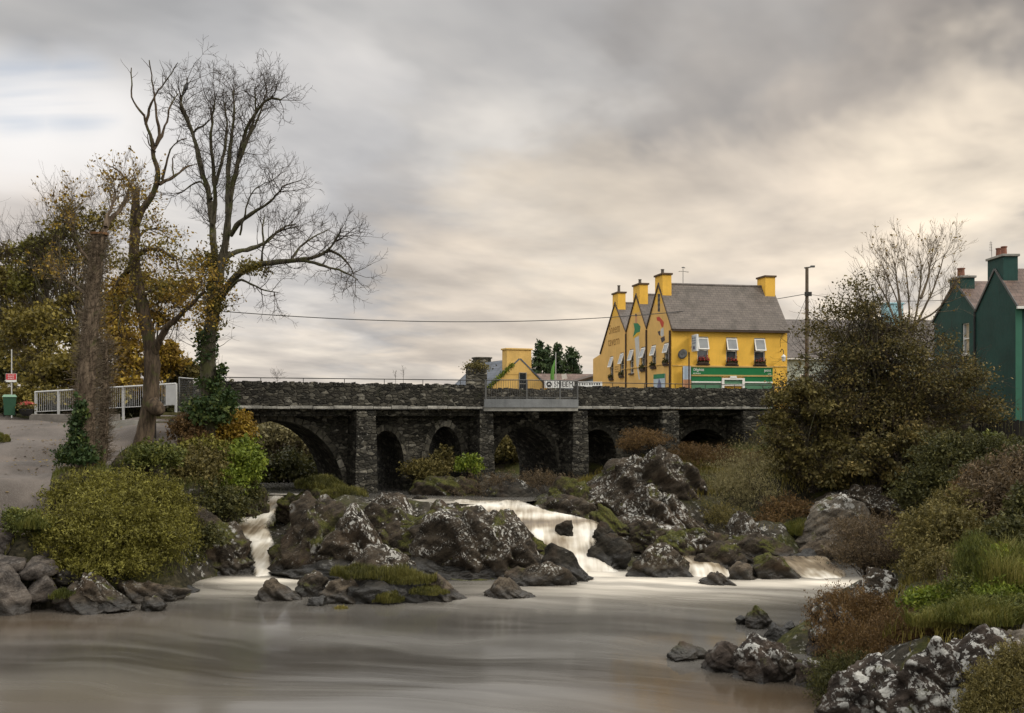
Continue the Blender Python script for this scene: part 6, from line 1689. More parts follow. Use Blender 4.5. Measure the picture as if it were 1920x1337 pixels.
# ------------------------------------------------------------------ buildings
class Fr:
    """plan frame of a building: local x along its street front, local y back along its gable"""
    def __init__(s, px, D, ang):
        s.o = P(px, 770, D)[:2]; s.a = ang
        s.u = np.array((math.cos(ang), math.sin(ang))); s.v = np.array((-math.sin(ang), math.cos(ang)))
    def along(s, px, dv, off=np.zeros(2)):
        k = (px - 960) / FPX
        o = s.o + off
        return (k * o[1] - o[0]) / (dv[0] - k * dv[1])
    def fx(s, px): return s.along(px, s.u)
    def gy(s, px): return s.along(px, s.v)
    def fz(s, px, py): return CAM_Z - (py - HOR) / FPX * (s.o[1] + s.u[1] * s.fx(px))
    def gz(s, px, py): return CAM_Z - (py - HOR) / FPX * (s.o[1] + s.v[1] * s.gy(px))
def onface(f, a0, a1, o0, o1, z0, z1):
    """box on a wall: f 'front' (outward -y) or 'gable' (outward -x)"""
    return (a0, a1, -o0, -o1, z0, z1) if f == 'front' else (-o0, -o1, a0, a1, z0, z1)
def panel(mb, f, a0, a1, z0, z1, th, holes):
    """wall leaf of thickness th, flush at 0, with rectangular openings"""
    As = sorted({a0, a1} | {h[0] for h in holes} | {h[1] for h in holes})
    Zs = sorted({z0, z1} | {h[2] for h in holes} | {h[3] for h in holes})
    for i in range(len(As) - 1):
        for j in range(len(Zs) - 1):
            ca, cz = (As[i] + As[i + 1]) / 2, (Zs[j] + Zs[j + 1]) / 2
            if any(h[0] < ca < h[1] and h[2] < cz < h[3] for h in holes):
                continue
            mb.box(*onface(f, As[i], As[i + 1], 0, -th, Zs[j], Zs[j + 1]))
def window(root, f, a0, a1, z0, z1, sash=True, flowers=None, frame='white', glass='glass', sill='brown_trim', depth=.15, seed=1):
    mb = MB(); mb.box(*onface(f, a0 + .003, a1 - .003, -depth + .004, -depth + .02, z0 + .003, z1 - .003))
    win = mb.build('window', M[glass], root)
    mb = MB(); w_ = .055
    for (p, q, r, s) in ((a0 + .002, a0 + w_, z0 + .002, z1 - .002), (a1 - w_, a1 - .002, z0 + .002, z1 - .002), (a0 + w_, a1 - w_, z1 - w_, z1 - .002), (a0 + w_, a1 - w_, z0 + .002, z0 + w_), (a0 + w_, a1 - w_, (z0 + z1) / 2 - .03, (z0 + z1) / 2 + .03)):
        mb.box(*onface(f, p, q, -depth + .022, -depth + .075, r, s))
    mb.build('frame', M[frame], win)
    mb = MB(); mb.box(*onface(f, a0 - .08, a1 + .08, -.10, .10, z0 - .10, z0)); mb.build('sill', M[sill], win)
    if sash:
        zt, zb = z1 - .09, (z0 + z1) / 2 + .0
        H = zt - zb; th = R(17)
        def pt(a, s, t_):      # s down the sash, t_ outward normal
            o = -.04 + math.sin(th) * s + math.cos(th) * t_
            z = zt - math.cos(th) * s + math.sin(th) * t_
            return (a, -o, z) if f == 'front' else (-o, a, z)
        def sb(mb, p, q, s0, s1, t0, t1):
            mb.hexa([pt(p, s0, t0), pt(q, s0, t0), pt(q, s1, t0), pt(p, s1, t0), pt(p, s0, t1), pt(q, s0, t1), pt(q, s1, t1), pt(p, s1, t1)])
        mb = MB(); A0, A1 = a0 + .01, a1 - .01
        for (p, q, s0, s1) in ((A0, A0 + .07, 0, H), (A1 - .07, A1, 0, H), (A0 + .07, A1 - .07, 0, .07), (A0 + .07, A1 - .07, H - .07, H)):
            sb(mb, p, q, s0, s1, 0, .05)
        mb.build('sash', M[frame], win)
        mb = MB(); sb(mb, A0 + .07, A1 - .07, .07, H - .07, .015, .03); mb.build('sash_pane', M['glass_light'], win)
    if flowers:
        rng = np.random.default_rng(seed)
        mb = MB(); mb.box(*onface(f, a0 + .02, a1 - .02, .005, .17, z0 + .004, z0 + .13)); mb.build('flower_box', M['brown_trim'], win)
        n = 260
        c = np.stack([rng.uniform(a0, a1, n), rng.uniform(.0, .2, n), z0 + .1 + np.abs(rng.normal(size=n)) * .13], -1)
        c = np.stack([c[:, 0], -c[:, 1], c[:, 2]], -1) if f == 'front' else np.stack([-c[:, 1], c[:, 0], c[:, 2]], -1)
        V, Q = leaf_quads(c, .045, rng, .7)
        mk('plants', V, Q, None, M['lf_dark'], False, win, tint=rng.random(n), world=False)
        if flowers > 1:
            n = 70 * (flowers - 1)
            c = np.stack([rng.uniform(a0, a1, n), rng.uniform(.05, .24, n), z0 + .2 + np.abs(rng.normal(size=n)) * .13], -1)
            c = np.stack([c[:, 0], -c[:, 1], c[:, 2]], -1) if f == 'front' else np.stack([-c[:, 1], c[:, 0], c[:, 2]], -1)
            V, Q = leaf_quads(c, .035, rng, .9)
            mk('blossom', V, Q, None, M['lf_flower'], False, win, tint=rng.random(n), world=False)
    return win
def chimney(root, parent, x0, x1, y0, y1, z0, z1, wall, cap, pots, potmat, name='chimney', poth=.35, potr=.11):
    mb = MB(); mb.box(x0, x1, y0, y1, z0, z1 - .12)
    ch = mb.build(name, M[wall], parent)
    mb = MB(); mb.box(x0 - .08, x1 + .08, y0 - .08, y1 + .08, z1 - .12, z1); mb.build('cap', M[cap], ch, .012)
    for (px_, py2) in pots:
        MB().lathe([(potr * 1.1, 0), (potr, .06), (potr * .9, poth - .06), (potr * 1.12, poth - .05), (potr * 1.12, poth), (potr * .75, poth)], px_, py2, z1, 12).build('pot', M[potmat], ch, smooth=False)
    return ch
def roof_slab(mb, x0, x1, ya, za, yb, zb, th=.10):
    """slab between line (ya, za) and (yb, zb), lying on the slope"""
    L_ = math.hypot(yb - ya, zb - za); ny, nz_ = -(zb - za) / L_, (yb - ya) / L_
    if nz_ < 0: ny, nz_ = -ny, -nz_
    mb.hexa([(x0, ya, za), (x1, ya, za), (x1, yb, zb), (x0, yb, zb), (x0, ya + ny * th, za + nz_ * th), (x1, ya + ny * th, za + nz_ * th), (x1, yb + ny * th, zb + nz_ * th), (x0, yb + ny * th, zb + nz_ * th)])

def scribble(name, mat, parent, f, a0, a1, z, h, out, seed):
    """a line of lettering too small to read: short strokes"""
    rng = random.Random(seed); mb = MB(); a = a0
    while a < a1:
        w_ = rng.uniform(.4, .8) * h
        mb.box(*onface(f, a, min(a + w_, a1), out, out + .004, z - h * rng.uniform(.3, .5), z + h * rng.uniform(.3, .5)))
        a += w_ + h * rng.uniform(.25, .7)
    return mb.build(name, mat, parent)
# ---- the yellow pub with three gables
F = Fr(1259, 66, R(12))
pub = thing('pub', 'bright yellow three-gabled pub with grey slate roofs and a green shopfront beyond the bridge', 'pub', (F.o[0], F.o[1], 0), R(12))
Lf = F.fx(1476)
y1, y2, y3, y4 = F.gy(1213), F.gy(1174.5), F.gy(1127), F.gy(1112)
E0, V1, V2, E3, E4 = 11.28, 11.62, 11.7, 10.5, 10.2
R1, R2, R3 = 14.35, 14.15, 14.05
m1, m2, m3 = y1 * .5, y1 + (y2 - y1) * .5, y2 + (y3 - y2) * .42
BZ = 5.9
fw = []
for (a, b, c, dd) in ((1307.5, 1328, 631, 682), (1361.5, 1382, 632.5, 683.5), (1414, 1434.5, 633.5, 684.5)):
    fw.append((F.fx(a), F.fx(b), F.fz(a, dd), F.fz(a, c)))
shop = (F.fx(1295.5), F.fx(1447.5))
door_h = (F.fx(1357), F.fx(1390), BZ, F.fz(1370, 729))
gw = []
for (pc, zt, zb) in ((1249.8, 634, 683), (1226, 640, 689), (1206, 648, 694), (1184.5, 654.5, 700), (1166.3, 661, 706), (1147, 668, 711)):
    c = F.gy(pc); gw.append((c - .42, c + .42, F.gz(pc, zb), F.gz(pc, zt)))
core = MB(); t_ = .16
core.prism([(t_, BZ), (y1, BZ), (y1, V1), (m1, R1 - .16), (t_, E0 + .1)], 'x', t_, Lf - .001)
core.prism([(y1, BZ), (y2, BZ), (y2, V2), (m2, R2 - .16), (y1, V1)], 'x', t_, Lf - .4)
core.prism([(y2, BZ), (y3, BZ), (y3, E3 + .0), (m3, R3 - .16), (y2, V2)], 'x', t_, Lf - .6)
core.prism([(y3, BZ), (y4, BZ), (y4, E4), (y3, E3)], 'x', t_, Lf - 1)
core.build('wall', M['yellow'], pub)
mb = MB(); panel(mb, 'front', 0, Lf, BZ, E0, t_, fw + [door_h]); mb.build('front_wall', M['yellow'], pub)
mb = MB()
zc = 10.2
panel(mb, 'gable', 0.0005, y4, BZ, zc, t_, [w_ for w_ in gw if w_[3] < zc])
for h in gw:
    assert h[3] < 11.2, h
# upper gable masonry above the panel
tall = [w_ for w_ in gw if w_[3] >= zc]
mb2 = MB()
if tall:
    mb = MB(); zc = max(w_[3] for w_ in gw) + .02
    panel(mb, 'gable', 0.0005, y3, BZ, min(zc, 10.45), t_, [(w_[0], w_[1], w_[2], min(w_[3], min(zc, 10.45))) for w_ in gw])
    zc = min(zc, 10.45)
def gab(pts):
    mb2.prism(pts, 'x', 0, t_)
gab([(0.001, zc), (y1, zc), (y1, V1), (m1, R1), (0.001, E0)])
gab([(y1, zc), (y2, zc), (y2, V2), (m2, R2), (y1, V1)])
gab([(y2, zc), (y3, zc), (y3, E3), (m3, R3), (y2, V2)])
gab([(y3, BZ), (y4, BZ), (y4, E4), (y3, E3)])
mb.build('side_wall', M['yellow_pale'], pub)
mb2.build('gable_wall', M['yellow_pale'], pub)
for i, (ya, za, ym, zm, yb, zb, L_, nm) in enumerate(((-.18, E0 - .08, m1, R1, y1, V1, Lf + .06, 'slate'), (y1, V1, m2, R2, y2, V2, Lf - .35, 'slate_y'), (y2, V2, m3, R3, y3 + .15, E3 - .03, Lf - .55, 'slate_y'))):
    mb = MB(); roof_slab(mb, -.04, L_, ya, za, ym, zm); roof_slab(mb, -.04, L_, yb, zb, ym, zm)
    rf = mb.build('roof', M[nm], pub)
    mb = MB(); mb.cyl((-.05, ym, zm + .10), (L_ + .01, ym, zm + .10), .10, .10, 8); mb.build('ridge_tile', M['slate_y'], rf)
    mb = MB()      # dark barge edges
    for (p, q, r, s) in ((ya, za, ym, zm), (yb, zb, ym, zm)):
        L2 = math.hypot(r - p, s - q); ny, nz_ = -(s - q) / L2, (r - p) / L2
        if nz_ < 0: ny, nz_ = -ny, -nz_
        mb.hexa([(-.075, p, q), (-.041, p, q), (-.041, r, s), (-.075, r, s), (-.075, p + ny * .11, q + nz_ * .11), (-.041, p + ny * .11, q + nz_ * .11), (-.041, r + ny * .11, s + nz_ * .11), (-.075, r + ny * .11, s + nz_ * .11)])
    mb.build('barge_edge', M['brown_trim'], rf)
chimney(pub, pub, -.003, .62, m1 - .72, m1 + .72, R1 - 1.25, 15.1, 'yellow', 'brown_cap', [(.3, m1 + .1)], 'pot')
chimney(pub, pub, -.003, .62, m2 - .70, m2 + .70, R2 - 1.2, 15.0, 'yellow', 'brown_cap', [(.3, m2 + .1)], 'pot')
chimney(pub, pub, -.003, .60, m3 - .66, m3 + .66, R3 - 1.1, 14.95, 'yellow', 'brown_cap', [(.3, m3 + .05)], 'pot', poth=.55)
chimney(pub, pub, Lf - .72, Lf - .0, m1 - .62, m1 + .62, R1 - 1.6, 15.15, 'yellow', 'brown_cap', [], 'pot')
chimney(pub, pub, F.fx(1372), F.fx(1398), m2 + 2, m2 + 2.8, R2 - .5, 14.95, 'brown_cap', 'brown_cap', [], 'pot')
for i, h in enumerate(fw):
    window(pub, 'front', *h, True, (4, 2, 2)[i], seed=i)
for i, h in enumerate(gw):
    window(pub, 'gable', h[0], h[1], h[2], min(h[3], zc), True, (1, 1, 1, None, 1, 1)[i], frame='white', seed=10 + i)
# gutters and downpipes
MB().box(-.02, Lf + .05, -.30, -.17, E0 - .17, E0 - .06).build('gutter', M['brown_trim'], pub)
for y, zt in ((.18, E0 - .1), (y1, V1 - .05), (y2, V2 - .05)):
    MB().box(-.10, -.005, y - .055, y + .055, BZ, zt).build('downpipe', M['brown_trim'], pub)
MB().box(-.05, -.003, .25, y2 + 1, F.gz(1259, 681) - .03, F.gz(1259, 681) + .03).build('string_course', M['yellow_old'], pub)
MB().box(.05, Lf - .05, -.045, -.003, F.fz(1300, 685.5) - .04, F.fz(1300, 685.5) + .02).build('string_course', M['yellow_old'], pub)
# shopfront
sx0, sx1 = shop
zt = F.fz(1296, 688.5); z1_ = F.fz(1296, 702.5); z2_ = F.fz(1296, 705.5); z3_ = F.fz(1296, 715); z4_ = F.fz(1296, 717.5)
MB().box(sx0, sx1, -.10, -.003, z1_, zt).build('shop_fascia', M['shop_green'], pub)
mb = MB(); mb.box(sx0 - .04, sx1 + .04, -.14, -.003, zt, zt + .07); mb.box(sx0, sx1, -.13, -.003, z2_, z1_); mb.build('gold_moulding', M['gold'], pub)
dx0, dx1 = F.fx(1352), F.fx(1394.5)
for a, b in ((sx0, dx0), (dx1, sx1)):
    MB().box(a, b, -.09, -.003, z3_, z2_).build('transom_panel', M['shop_green'], pub)
    MB().box(a, b, -.11, -.003, z4_, z3_).build('white_rail', M['white'], pub)
    MB().box(a + .02, b - .02, -.05, -.003, BZ + .7, z4_).build('shop_window', M['shop_green_pale'], pub)
    MB().box(a, b, -.10, -.003, BZ, BZ + .7).build('stall_riser', M['shop_green'], pub)
    mb = MB()
    for k in range(4):
        c = a + (b - a) * (k + .5) / 4
        mb.box(c - .22, c + .22, -.06, -.052, BZ + .85, BZ + 1.25)
    mb.build('notice', M['sign_white'], pub)
mb = MB(); mb.box(dx0, dx0 + .16, -.17, -.003, BZ, z2_ - .1); mb.box(dx1 - .16, dx1, -.17, -.003, BZ, z2_ - .1); mb.box(dx0 + .16, dx1 - .16, -.17, -.003, z2_ - .22, z2_ - .1); mb.box(dx0 + .16, dx1 - .16, -.16, -.003, z4_ - .2, z4_ - .08)
mb.box((dx0 + dx1) / 2 - .22, (dx0 + dx1) / 2 + .22, -.19, -.003, z2_ - .1, z2_ + .03)
dr = mb.build('door', M['white'], pub)
MB().box(dx0 + .16, dx1 - .16, -.08, -.003, z4_ - .08, z2_ - .22).build('fanlight', M['shop_green_pale'], dr)
MB().box(dx0 + .2, dx1 - .2, .06, .11, BZ, z4_ - .2).build('door_leaf', M['brown_trim'], dr)
fr = (R(90), 0, 0)
text('lettering', 'Oifigphoist', M['white'], pub, (sx0 + .12, -.105, zt - .16), fr, .27, 'LEFT', sx=.62)
scribble('lettering', M['white'], pub, 'front', sx0 + .12, sx0 + .62, zt - .40, .07, .101, 1)
text('lettering', 'post', M['white'], pub, (sx1 - .12, -.105, zt - .17), fr, .28, 'RIGHT')
scribble('lettering', M['white'], pub, 'front', sx1 - .34, sx1 - .1, zt - .40, .06, .101, 2)
# painted gables: lettering and figures are flat paint on the render
gr_ = (R(90), 0, R(-90))
cy3 = F.gy(1152)
text('lettering', 'Sneem', M['letter'], pub, (-.006, cy3, F.gz(1152, 617)), gr_, 1.0, sx=1.05)
text('lettering', 'tavern', M['letter'], pub, (-.006, cy3 + .15, F.gz(1151, 640)), gr_, 1.0, sx=1.1)
for k, py in enumerate((688, 692.5, 697)):
    scribble('lettering', M['letter'], pub, 'gable', F.gy(1159.5), F.gy(1152.5), F.gz(1156, py), .13, .002, 3 + k)
def paint(name, pts, mat, off=.006):
    q = [(F.gy(a), F.gz(a, b)) for a, b in pts]
    MB().prism(q, 'x', -off, -.002).build(name, M[mat], pub)
paint('mural_jersey', [(1188, 606), (1190, 618), (1187, 632), (1194, 624), (1200, 622), (1201, 612), (1196, 606)], 'mural_green')
paint('mural_hem', [(1187, 633), (1194, 624.5), (1200, 622.5), (1199, 626), (1192, 631), (1189, 634)], 'mural_gold', .008)
paint('mural_head', [(1191, 590), (1194, 590), (1195, 598), (1194, 606), (1191, 605)], 'mural_skin')
paint('mural_hair', [(1190.5, 590), (1192.5, 588), (1194.5, 590), (1194, 593), (1191.5, 593)], 'mural_dark', .008)
paint('mural_legs', [(1190, 634), (1198, 630), (1199, 650), (1200, 668), (1197, 690), (1200, 711), (1198, 712), (1193, 680), (1192, 655)], 'mural_white')
paint('mural_patch', [(1231, 595), (1236, 593.5), (1240, 598), (1245, 604), (1244, 612), (1241, 614), (1237, 603), (1232, 601)], 'mural_red')
paint('mural_patch', [(1239, 617), (1244, 614), (1245, 628), (1241, 632), (1238.5, 628)], 'mural_white')
paint('mural_patch', [(1233, 622), (1238, 620), (1238, 630), (1235.5, 628)], 'mural_dark')
paint('mural_patch', [(1238.5, 634), (1246, 630), (1247, 638), (1241, 643)], 'mural_dark')
paint('slate_strip', [(1233, 551), (1238, 551), (1237.5, 585), (1233.5, 584)], 'slate_y')
# things fixed to the pub
g0, g1 = F.gy(1248), F.gy(1227)
def pubp(x, y, z):
    q = F.o + F.u * x + F.v * y
    return (q[0], q[1], z)
po = thing('poster_board', 'pale poster board with a green header low on the pub side wall', 'poster', pubp(0, (g0 + g1) / 2, 6.4), R(12))
za, zb = 8.35, F.gz(1240, 701)
hw = abs(g1 - g0) / 2
MB().box(-.06, -.012, -hw, hw, .4, zb - 6.4).build('board', M['sign_blue'], po)
MB().box(-.07, -.061, -hw, hw, zb - 6.4 - .3, zb - 6.4).build('header', M['mural_green'], po)
MB().prism([(-.5, .6), (.1, .5), (.35, 1.2), (0, 1.75), (-.4, 1.4)], 'x', -.068, -.061).build('printed_figure', M['sign_navy'], po)
ls = thing('hanging_sign', 'white double-sided box sign projecting beside the first front window of the pub', 'sign', pubp(F.fx(1297), -.02, F.fz(1297, 660)), R(12))
MB().box(-.07, .07, -.95, -.12, .0, 1.08).build('box_frame', M['sign_white'], ls, .01)
MB().box(-.078, -.071, -.88, -.19, .07, 1.01).build('sign_face', M['sign_blue'], ls)
rng = random.Random(9)
for zz in (.86, .70, .54):
    mb = MB()
    for k in range(5):
        mb.box(-.083, -.079, -.82 + k * .12, -.82 + k * .12 + rng.uniform(.05, .09), zz - .045, zz + rng.uniform(.02, .05))
    mb.build('lettering', M['sign_navy'], ls)
MB().prism([(-.72, .14), (-.36, .14), (-.36, .34), (-.72, .34)], 'x', -.082, -.079).build('emblem', M['sign_navy'], ls)
MB().box(-.03, .03, -.12, .02, .3, .36).build('bracket', M['dark_metal'], ls)
pp = thing('sign_post', 'thin brown post below the white box sign at the pub corner', 'post', pubp(F.fx(1286.5), -.5, 6.1), R(12))
MB().cyl((0, 0, -.3), (0, 0, F.fz(1286, 661) - 6.1), .05, .05, 8).build('pole', M['brown_trim'], pp)
MB().box(-.08, .08, -.08, .08, -.1, .05).build('foot_plate', M['dark_metal'], pp)
bn = thing('banner', 'tall pale printed banner at the pub corner left of the green shopfront', 'banner', pubp(F.fx(1284), -.35, 6.1), R(12))
MB().box(-.26, .26, -.02, .02, 1.2, F.fz(1286, 687) - 6.1).build('cloth', M['sign_blue'], bn)
MB().box(-.26, .26, -.03, -.021, 1.3, 1.9).build('printed_band', M['mural_skin'], bn)
MB().cyl((-.28, .03, -.1), (-.28, .03, 2.7), .02, .02, 6).build('pole', M['dark_metal'], bn)
sdh = thing('satellite_dish', 'grey satellite dish on the pub front near the corner', 'satellite dish', pubp(F.fx(1276), -.02, F.fz(1276, 666)), R(12))
ob = MB().lathe([(.02, -.10), (.18, -.07), (.33, .0), (.335, .015), (.17, -.04), (.02, -.06)], n=18).build('dish', M['grey_metal'], sdh, smooth=True)
ob.rotation_euler = (R(75), 0, R(-50)); ob.location = (0, -.35, .05)
MB().cyl((0, 0, 0), (0, -.3, .05), .025, .025, 6).build('arm', M['dark_metal'], sdh)
MB().cyl((-.02, -.38, -.1), (-.25, -.62, .10), .012, .012, 5).build('feed_horn', M['dark_metal'], sdh)
ae = thing('tv_aerial', 'tall rooftop television aerial on the low chimney of the pub', 'aerial', pubp((F.fx(1380)), m2 + 2.4, 14.9), R(12))
tb = Tube(); tb.add([(0, 0, 0), (0, 0, .8), (0, 0, 1.75)], .022, 6, True)
tb.build('mast', M['grey_metal'], ae, world=False)
tb = Tube(); tb.add([(-.35, 0, 1.42), (0, 0, 1.46), (.45, 0, 1.36)], .012, 4)
for k in np.linspace(-.3, .4, 7):
    tb.add([(k, -.18, 1.44), (k, 0, 1.44), (k, .18, 1.44)], .008, 4)
tb.add([(-.1, 0, 1.72), (.02, 0, 1.75), (.16, 0, 1.70)], .035, 6)
tb.build('antenna', M['grey_metal'], ae, world=False)
lc = thing('wall_lantern', 'ornate white wall lantern on a scrolled bracket at the right end of the pub front', 'lantern', pubp(F.fx(1463), -.02, F.fz(1463, 672)), R(12))
MB().lathe([(.02, -.25), (.10, -.2), (.14, .05), (.18, .08), (.05, .2), (.02, .26)], 0, -.45, 0, 10).build('lamp_shade', M['sign_white'], lc)
tb = Tube(); tb.add([(0, -.45, .25), (0, -.42, .5), (0, -.2, .6), (0, 0, .45)], .025, 6)
tb.add([(0, 0, .75), (-.15, -.25, 1.1), (0, -.3, 1.6)], .014, 5)
tb.build('bracket', M['dark_metal'], lc, world=False)
bk = thing('bicycle', 'small reddish bicycle leaning on the pub side wall just above the parapet', 'bicycle', pubp(-.35, F.gy(1167), 6.1), R(12))
tb = Tube()
for c in (-.5, .5):
    th = np.linspace(0, 2 * math.pi, 21)
    tb.add(np.stack([0 * th, c + .33 * np.cos(th), .36 + .33 * np.sin(th)], -1), .018, 6)
tb.build('wheel', M['rubber'], bk, world=False)
tb = Tube()
for pts in ([(0, -.5, .36), (0, -.38, .92)], [(0, -.38, .85), (0, .18, .82)], [(0, -.4, .8), (0, .05, .34)], [(0, .05, .34), (0, .2, .95)], [(0, .05, .34), (0, .5, .36)], [(0, .5, .36), (0, .18, .8)]):
    tb.add([pts[0], ((np.array(pts[0]) + pts[1]) / 2), pts[1]], .016, 6)
tb.build('bike_frame', M['mural_red'], bk, world=False)
tb = Tube(); tb.add([(-.25, -.42, 1.0), (0, -.37, 1.02), (.25, -.42, 1.0)], .014, 5); tb.build('handlebar', M['dark_metal'], bk, world=False)
MB().box(-.07, .07, .1, .34, .95, 1.0).build('saddle', M['black'], bk, .015)

# ---- cottage beside the balcony
Gc = P(972, 770, 75)
ang = R(22)
cot = thing('cottage', 'small old yellow cottage with a wide chimney and mossy blue slate roof behind the balcony', 'cottage', (Gc[0], Gc[1], 0), ang)
g = 2.05; ap = 9.75; ev = 7.95
MB().prism([(-g, 5.4), (g, 5.4), (g, ev), (.1, ap), (-g - .9, 6.9), (-g - .9, 5.4)], 'y', 0, 9).build('wall', M['yellow_old'], cot)
mb = MB()
def slab_y(mb, xa, za, xb, zb, ya, yb, th=.1):
    L_ = math.hypot(xb - xa, zb - za); nx_, nz_ = -(zb - za) / L_, (xb - xa) / L_
    if nz_ < 0: nx_, nz_ = -nx_, -nz_
    mb.hexa([(xa, ya, za), (xb, ya, zb), (xb, yb, zb), (xa, yb, za), (xa + nx_ * th, ya, za + nz_ * th), (xb + nx_ * th, ya, zb + nz_ * th), (xb + nx_ * th, yb, zb + nz_ * th), (xa + nx_ * th, yb, za + nz_ * th)])
slab_y(mb, -g - 1.1, 6.78, .1, ap + .02, -.06, 9.1); slab_y(mb, g + .15, ev - .1, .1, ap + .02, -.06, 9.1)
rf = mb.build('roof', M['slate_blue'], cot)
rng = np.random.default_rng(3)
q = rng.uniform(0.0, .85, 1400)[:, None]
c = np.array((-g - 1.1, -.05, 6.95)) * (1 - q) + np.array((.0, -.05, ap + .1)) * q + rng.normal(size=(1400, 3)) * (.09, .14, .06)
V, Q = leaf_quads(c, .06, rng, .7)
mk('moss', V, Q, None, M['lf_fern'], False, rf, tint=rng.random(1400), world=False)
chimney(cot, cot, -.92, 1.02, -.03, .9, ap - 1.1, P(985, 653, 75)[2], 'yellow_old', 'yellow_old', [], 'pot')
chimney(cot, cot, -.45, .75, 7.6, 8.6, ap - .6, 10.3, 'stone_wall', 'stone_wall', [], 'pot')
wv = MB(); wv.box(-.02 + .1, .48 + .1, -.03, -.004, 7.2, 8.75); wn = wv.build('window', M['glass_dark'], cot)
mb = MB(); mb.box(.03, .08, -.06, -.004, 7.15, 8.8); mb.box(.58, .63, -.06, -.004, 7.15, 8.8); mb.box(.08, .58, -.06, -.004, 8.75, 8.8); mb.box(.08, .58, -.05, -.032, 7.95, 8.0); mb.build('frame', M['concrete'], wn)
MB().cyl((g - .1, -.08, 5.4), (g - .1, -.08, 8.2), .05, .05, 8).build('downpipe', M['brown_trim'], cot)
MB().prism([(g, 5.4), (g + .75, 5.4), (g + .75, 7.2), (g + .35, 7.75), (g, 7.9)], 'y', .3, 5).build('lean_to', M['yellow_old'], cot)
b_ = P(893, 712, 74)
st = thing('ruined_gable', 'ivy-topped stone stump of a ruined gable left of the cottage', 'ruin', (b_[0], b_[1], 5.4), R(12))
MB().prism([(-.72, 0), (.72, 0), (.70, 3.6), (.3, 3.8), (-.2, 3.65), (-.68, 3.75)], 'y', -.5, .5).build('wall', M['stone_wall'], st)
rng = np.random.default_rng(8)
c = rng.normal(size=(1300, 3)) * (.4, .35, .16) + (b_[0], b_[1], 9.15)
V, Q = leaf_quads(c, .07, rng, .7, .4)
mk('ivy', V, Q, None, M['lf_olive'], False, st, tint=rng.random(1300))

# ---- sheds, signs and flagpole between cottage and pub
b_ = P(1092, 770, 92)
sh = thing('shed', 'low grey shed with a dark sloping roof between cottage and pub', 'shed', (b_[0], b_[1], 5.6), R(10))
MB().prism([(-2.4, 0), (2.2, 0), (2.2, 3.7), (-2.4, 2.4)], 'y', 0, 4).build('wall', M['shed'], sh)
mb = MB(); slab_y(mb, -2.9, 2.22, 2.3, 3.76, -.25, 4.2, .16); mb.build('roof', M['brown_trim'], sh)
MB().box(1.3, 1.6, -.03, -.004, 1.0, 2.8).build('door', M['sign_navy'], sh)
b_ = P(1070, 770, 100)
lr = thing('farm_building', 'long low building with a weathered brown roof behind the flagpole', 'building', (b_[0] - 3.5, b_[1], 5.6), R(8))
MB().prism([(0, 0), (4, 0), (4, 2.4), (2, 4.0), (0, 2.4)], 'x', -2, 6).build('wall', M['shed'], lr)
mb = MB(); roof_slab(mb, -2.1, 6.1, -.2, 2.3, 2, 4.0); roof_slab(mb, -2.1, 6.1, 4.2, 2.3, 2, 4.0); mb.build('roof', M['slate_brown'], lr)
sg = thing('place_sign', 'long white place-name sign reading SNEEM behind the balcony railing', 'sign', tuple(P(1049, 770, 60.5)[:2]) + (6.3,), R(14))
wS = 58 / 1920 * 60.5 / 2
zS = (CAM_Z - (728 - 770) / 1920 * 60.5 - 6.3, CAM_Z - (713.5 - 770) / 1920 * 60.5 - 6.3)
MB().box(-wS, wS, -.02, .02, *zS).build('panel', M['sign_white'], sg, .02)
text('lettering', 'SNEEM', M['black'], sg, (.25, -.023, (zS[0] + zS[1]) / 2), fr, .44, sx=.92)
mb = MB(); cz = (zS[0] + zS[1]) / 2
th = np.linspace(0, 2 * math.pi, 19)[:-1]
mb.prism([(-wS + .27 + .17 * math.cos(a), cz + .17 * math.sin(a)) for a in th], 'y', -.026, -.0205); mb.build('emblem', M['black'], sg)
mb = MB(); mb.prism([(-wS + .17, cz - .07), (-wS + .27, cz + .12), (-wS + .37, cz - .07), (-wS + .27, cz - .01)], 'y', -.032, -.0265); mb.build('emblem_star', M['sign_white'], sg)
for s in (-wS + .2, wS - .2):
    MB().cyl((s, .05, -.1), (s, .05, zS[1]), .03, .03, 8).build('leg', M['grey_metal'], sg)
s2 = thing('direction_sign', 'second long white sign behind the parapet between balcony and pub', 'sign', tuple(P(1106, 770, 64)[:2]) + (6.3,), R(14))
zz = (CAM_Z + 40 / 1920 * 64 - 6.3, CAM_Z + 54 / 1920 * 64 - 6.3)
MB().box(-.82, .82, -.02, .02, *zz).build('panel', M['sign_white'], s2, .02)
mb = MB()
for k in range(9):
    mb.box(-.7 + k * .16, -.7 + k * .16 + (.06, .1, .08)[k % 3], -.026, -.0205, zz[1] - .2, zz[1] - .08)
mb.build('lettering', M['grey_metal'], s2)
for s in (-.6, .6):
    MB().cyl((s, .05, -.1), (s, .05, zz[1]), .03, .03, 8).build('leg', M['grey_metal'], s2)
fp = thing('flagpole', 'thin pale flagpole with a furled green flag in front of the conifers', 'flagpole', tuple(P(1042, 770, 84)[:2]) + (5.6,))
MB().cyl((0, 0, 0), (0, 0, P(0, 660, 84)[2] - 5.6), .055, .03, 8).build('pole', M['white_metal'], fp)
tb = Tube(); tb.add([(-.05, 0, 4.6), (-.22, .03, 3.9), (-.30, 0, 3.2), (-.22, .05, 2.5), (-.1, 0, 2.2)], [.03, .13, .17, .15, .05], 7, True); tb.build('flag', M['flag_green'], fp, world=False)
pb = thing('notice_board', 'small tilted white square sign on a pole by the shed', 'sign', tuple(P(1058, 770, 80)[:2]) + (5.6,))
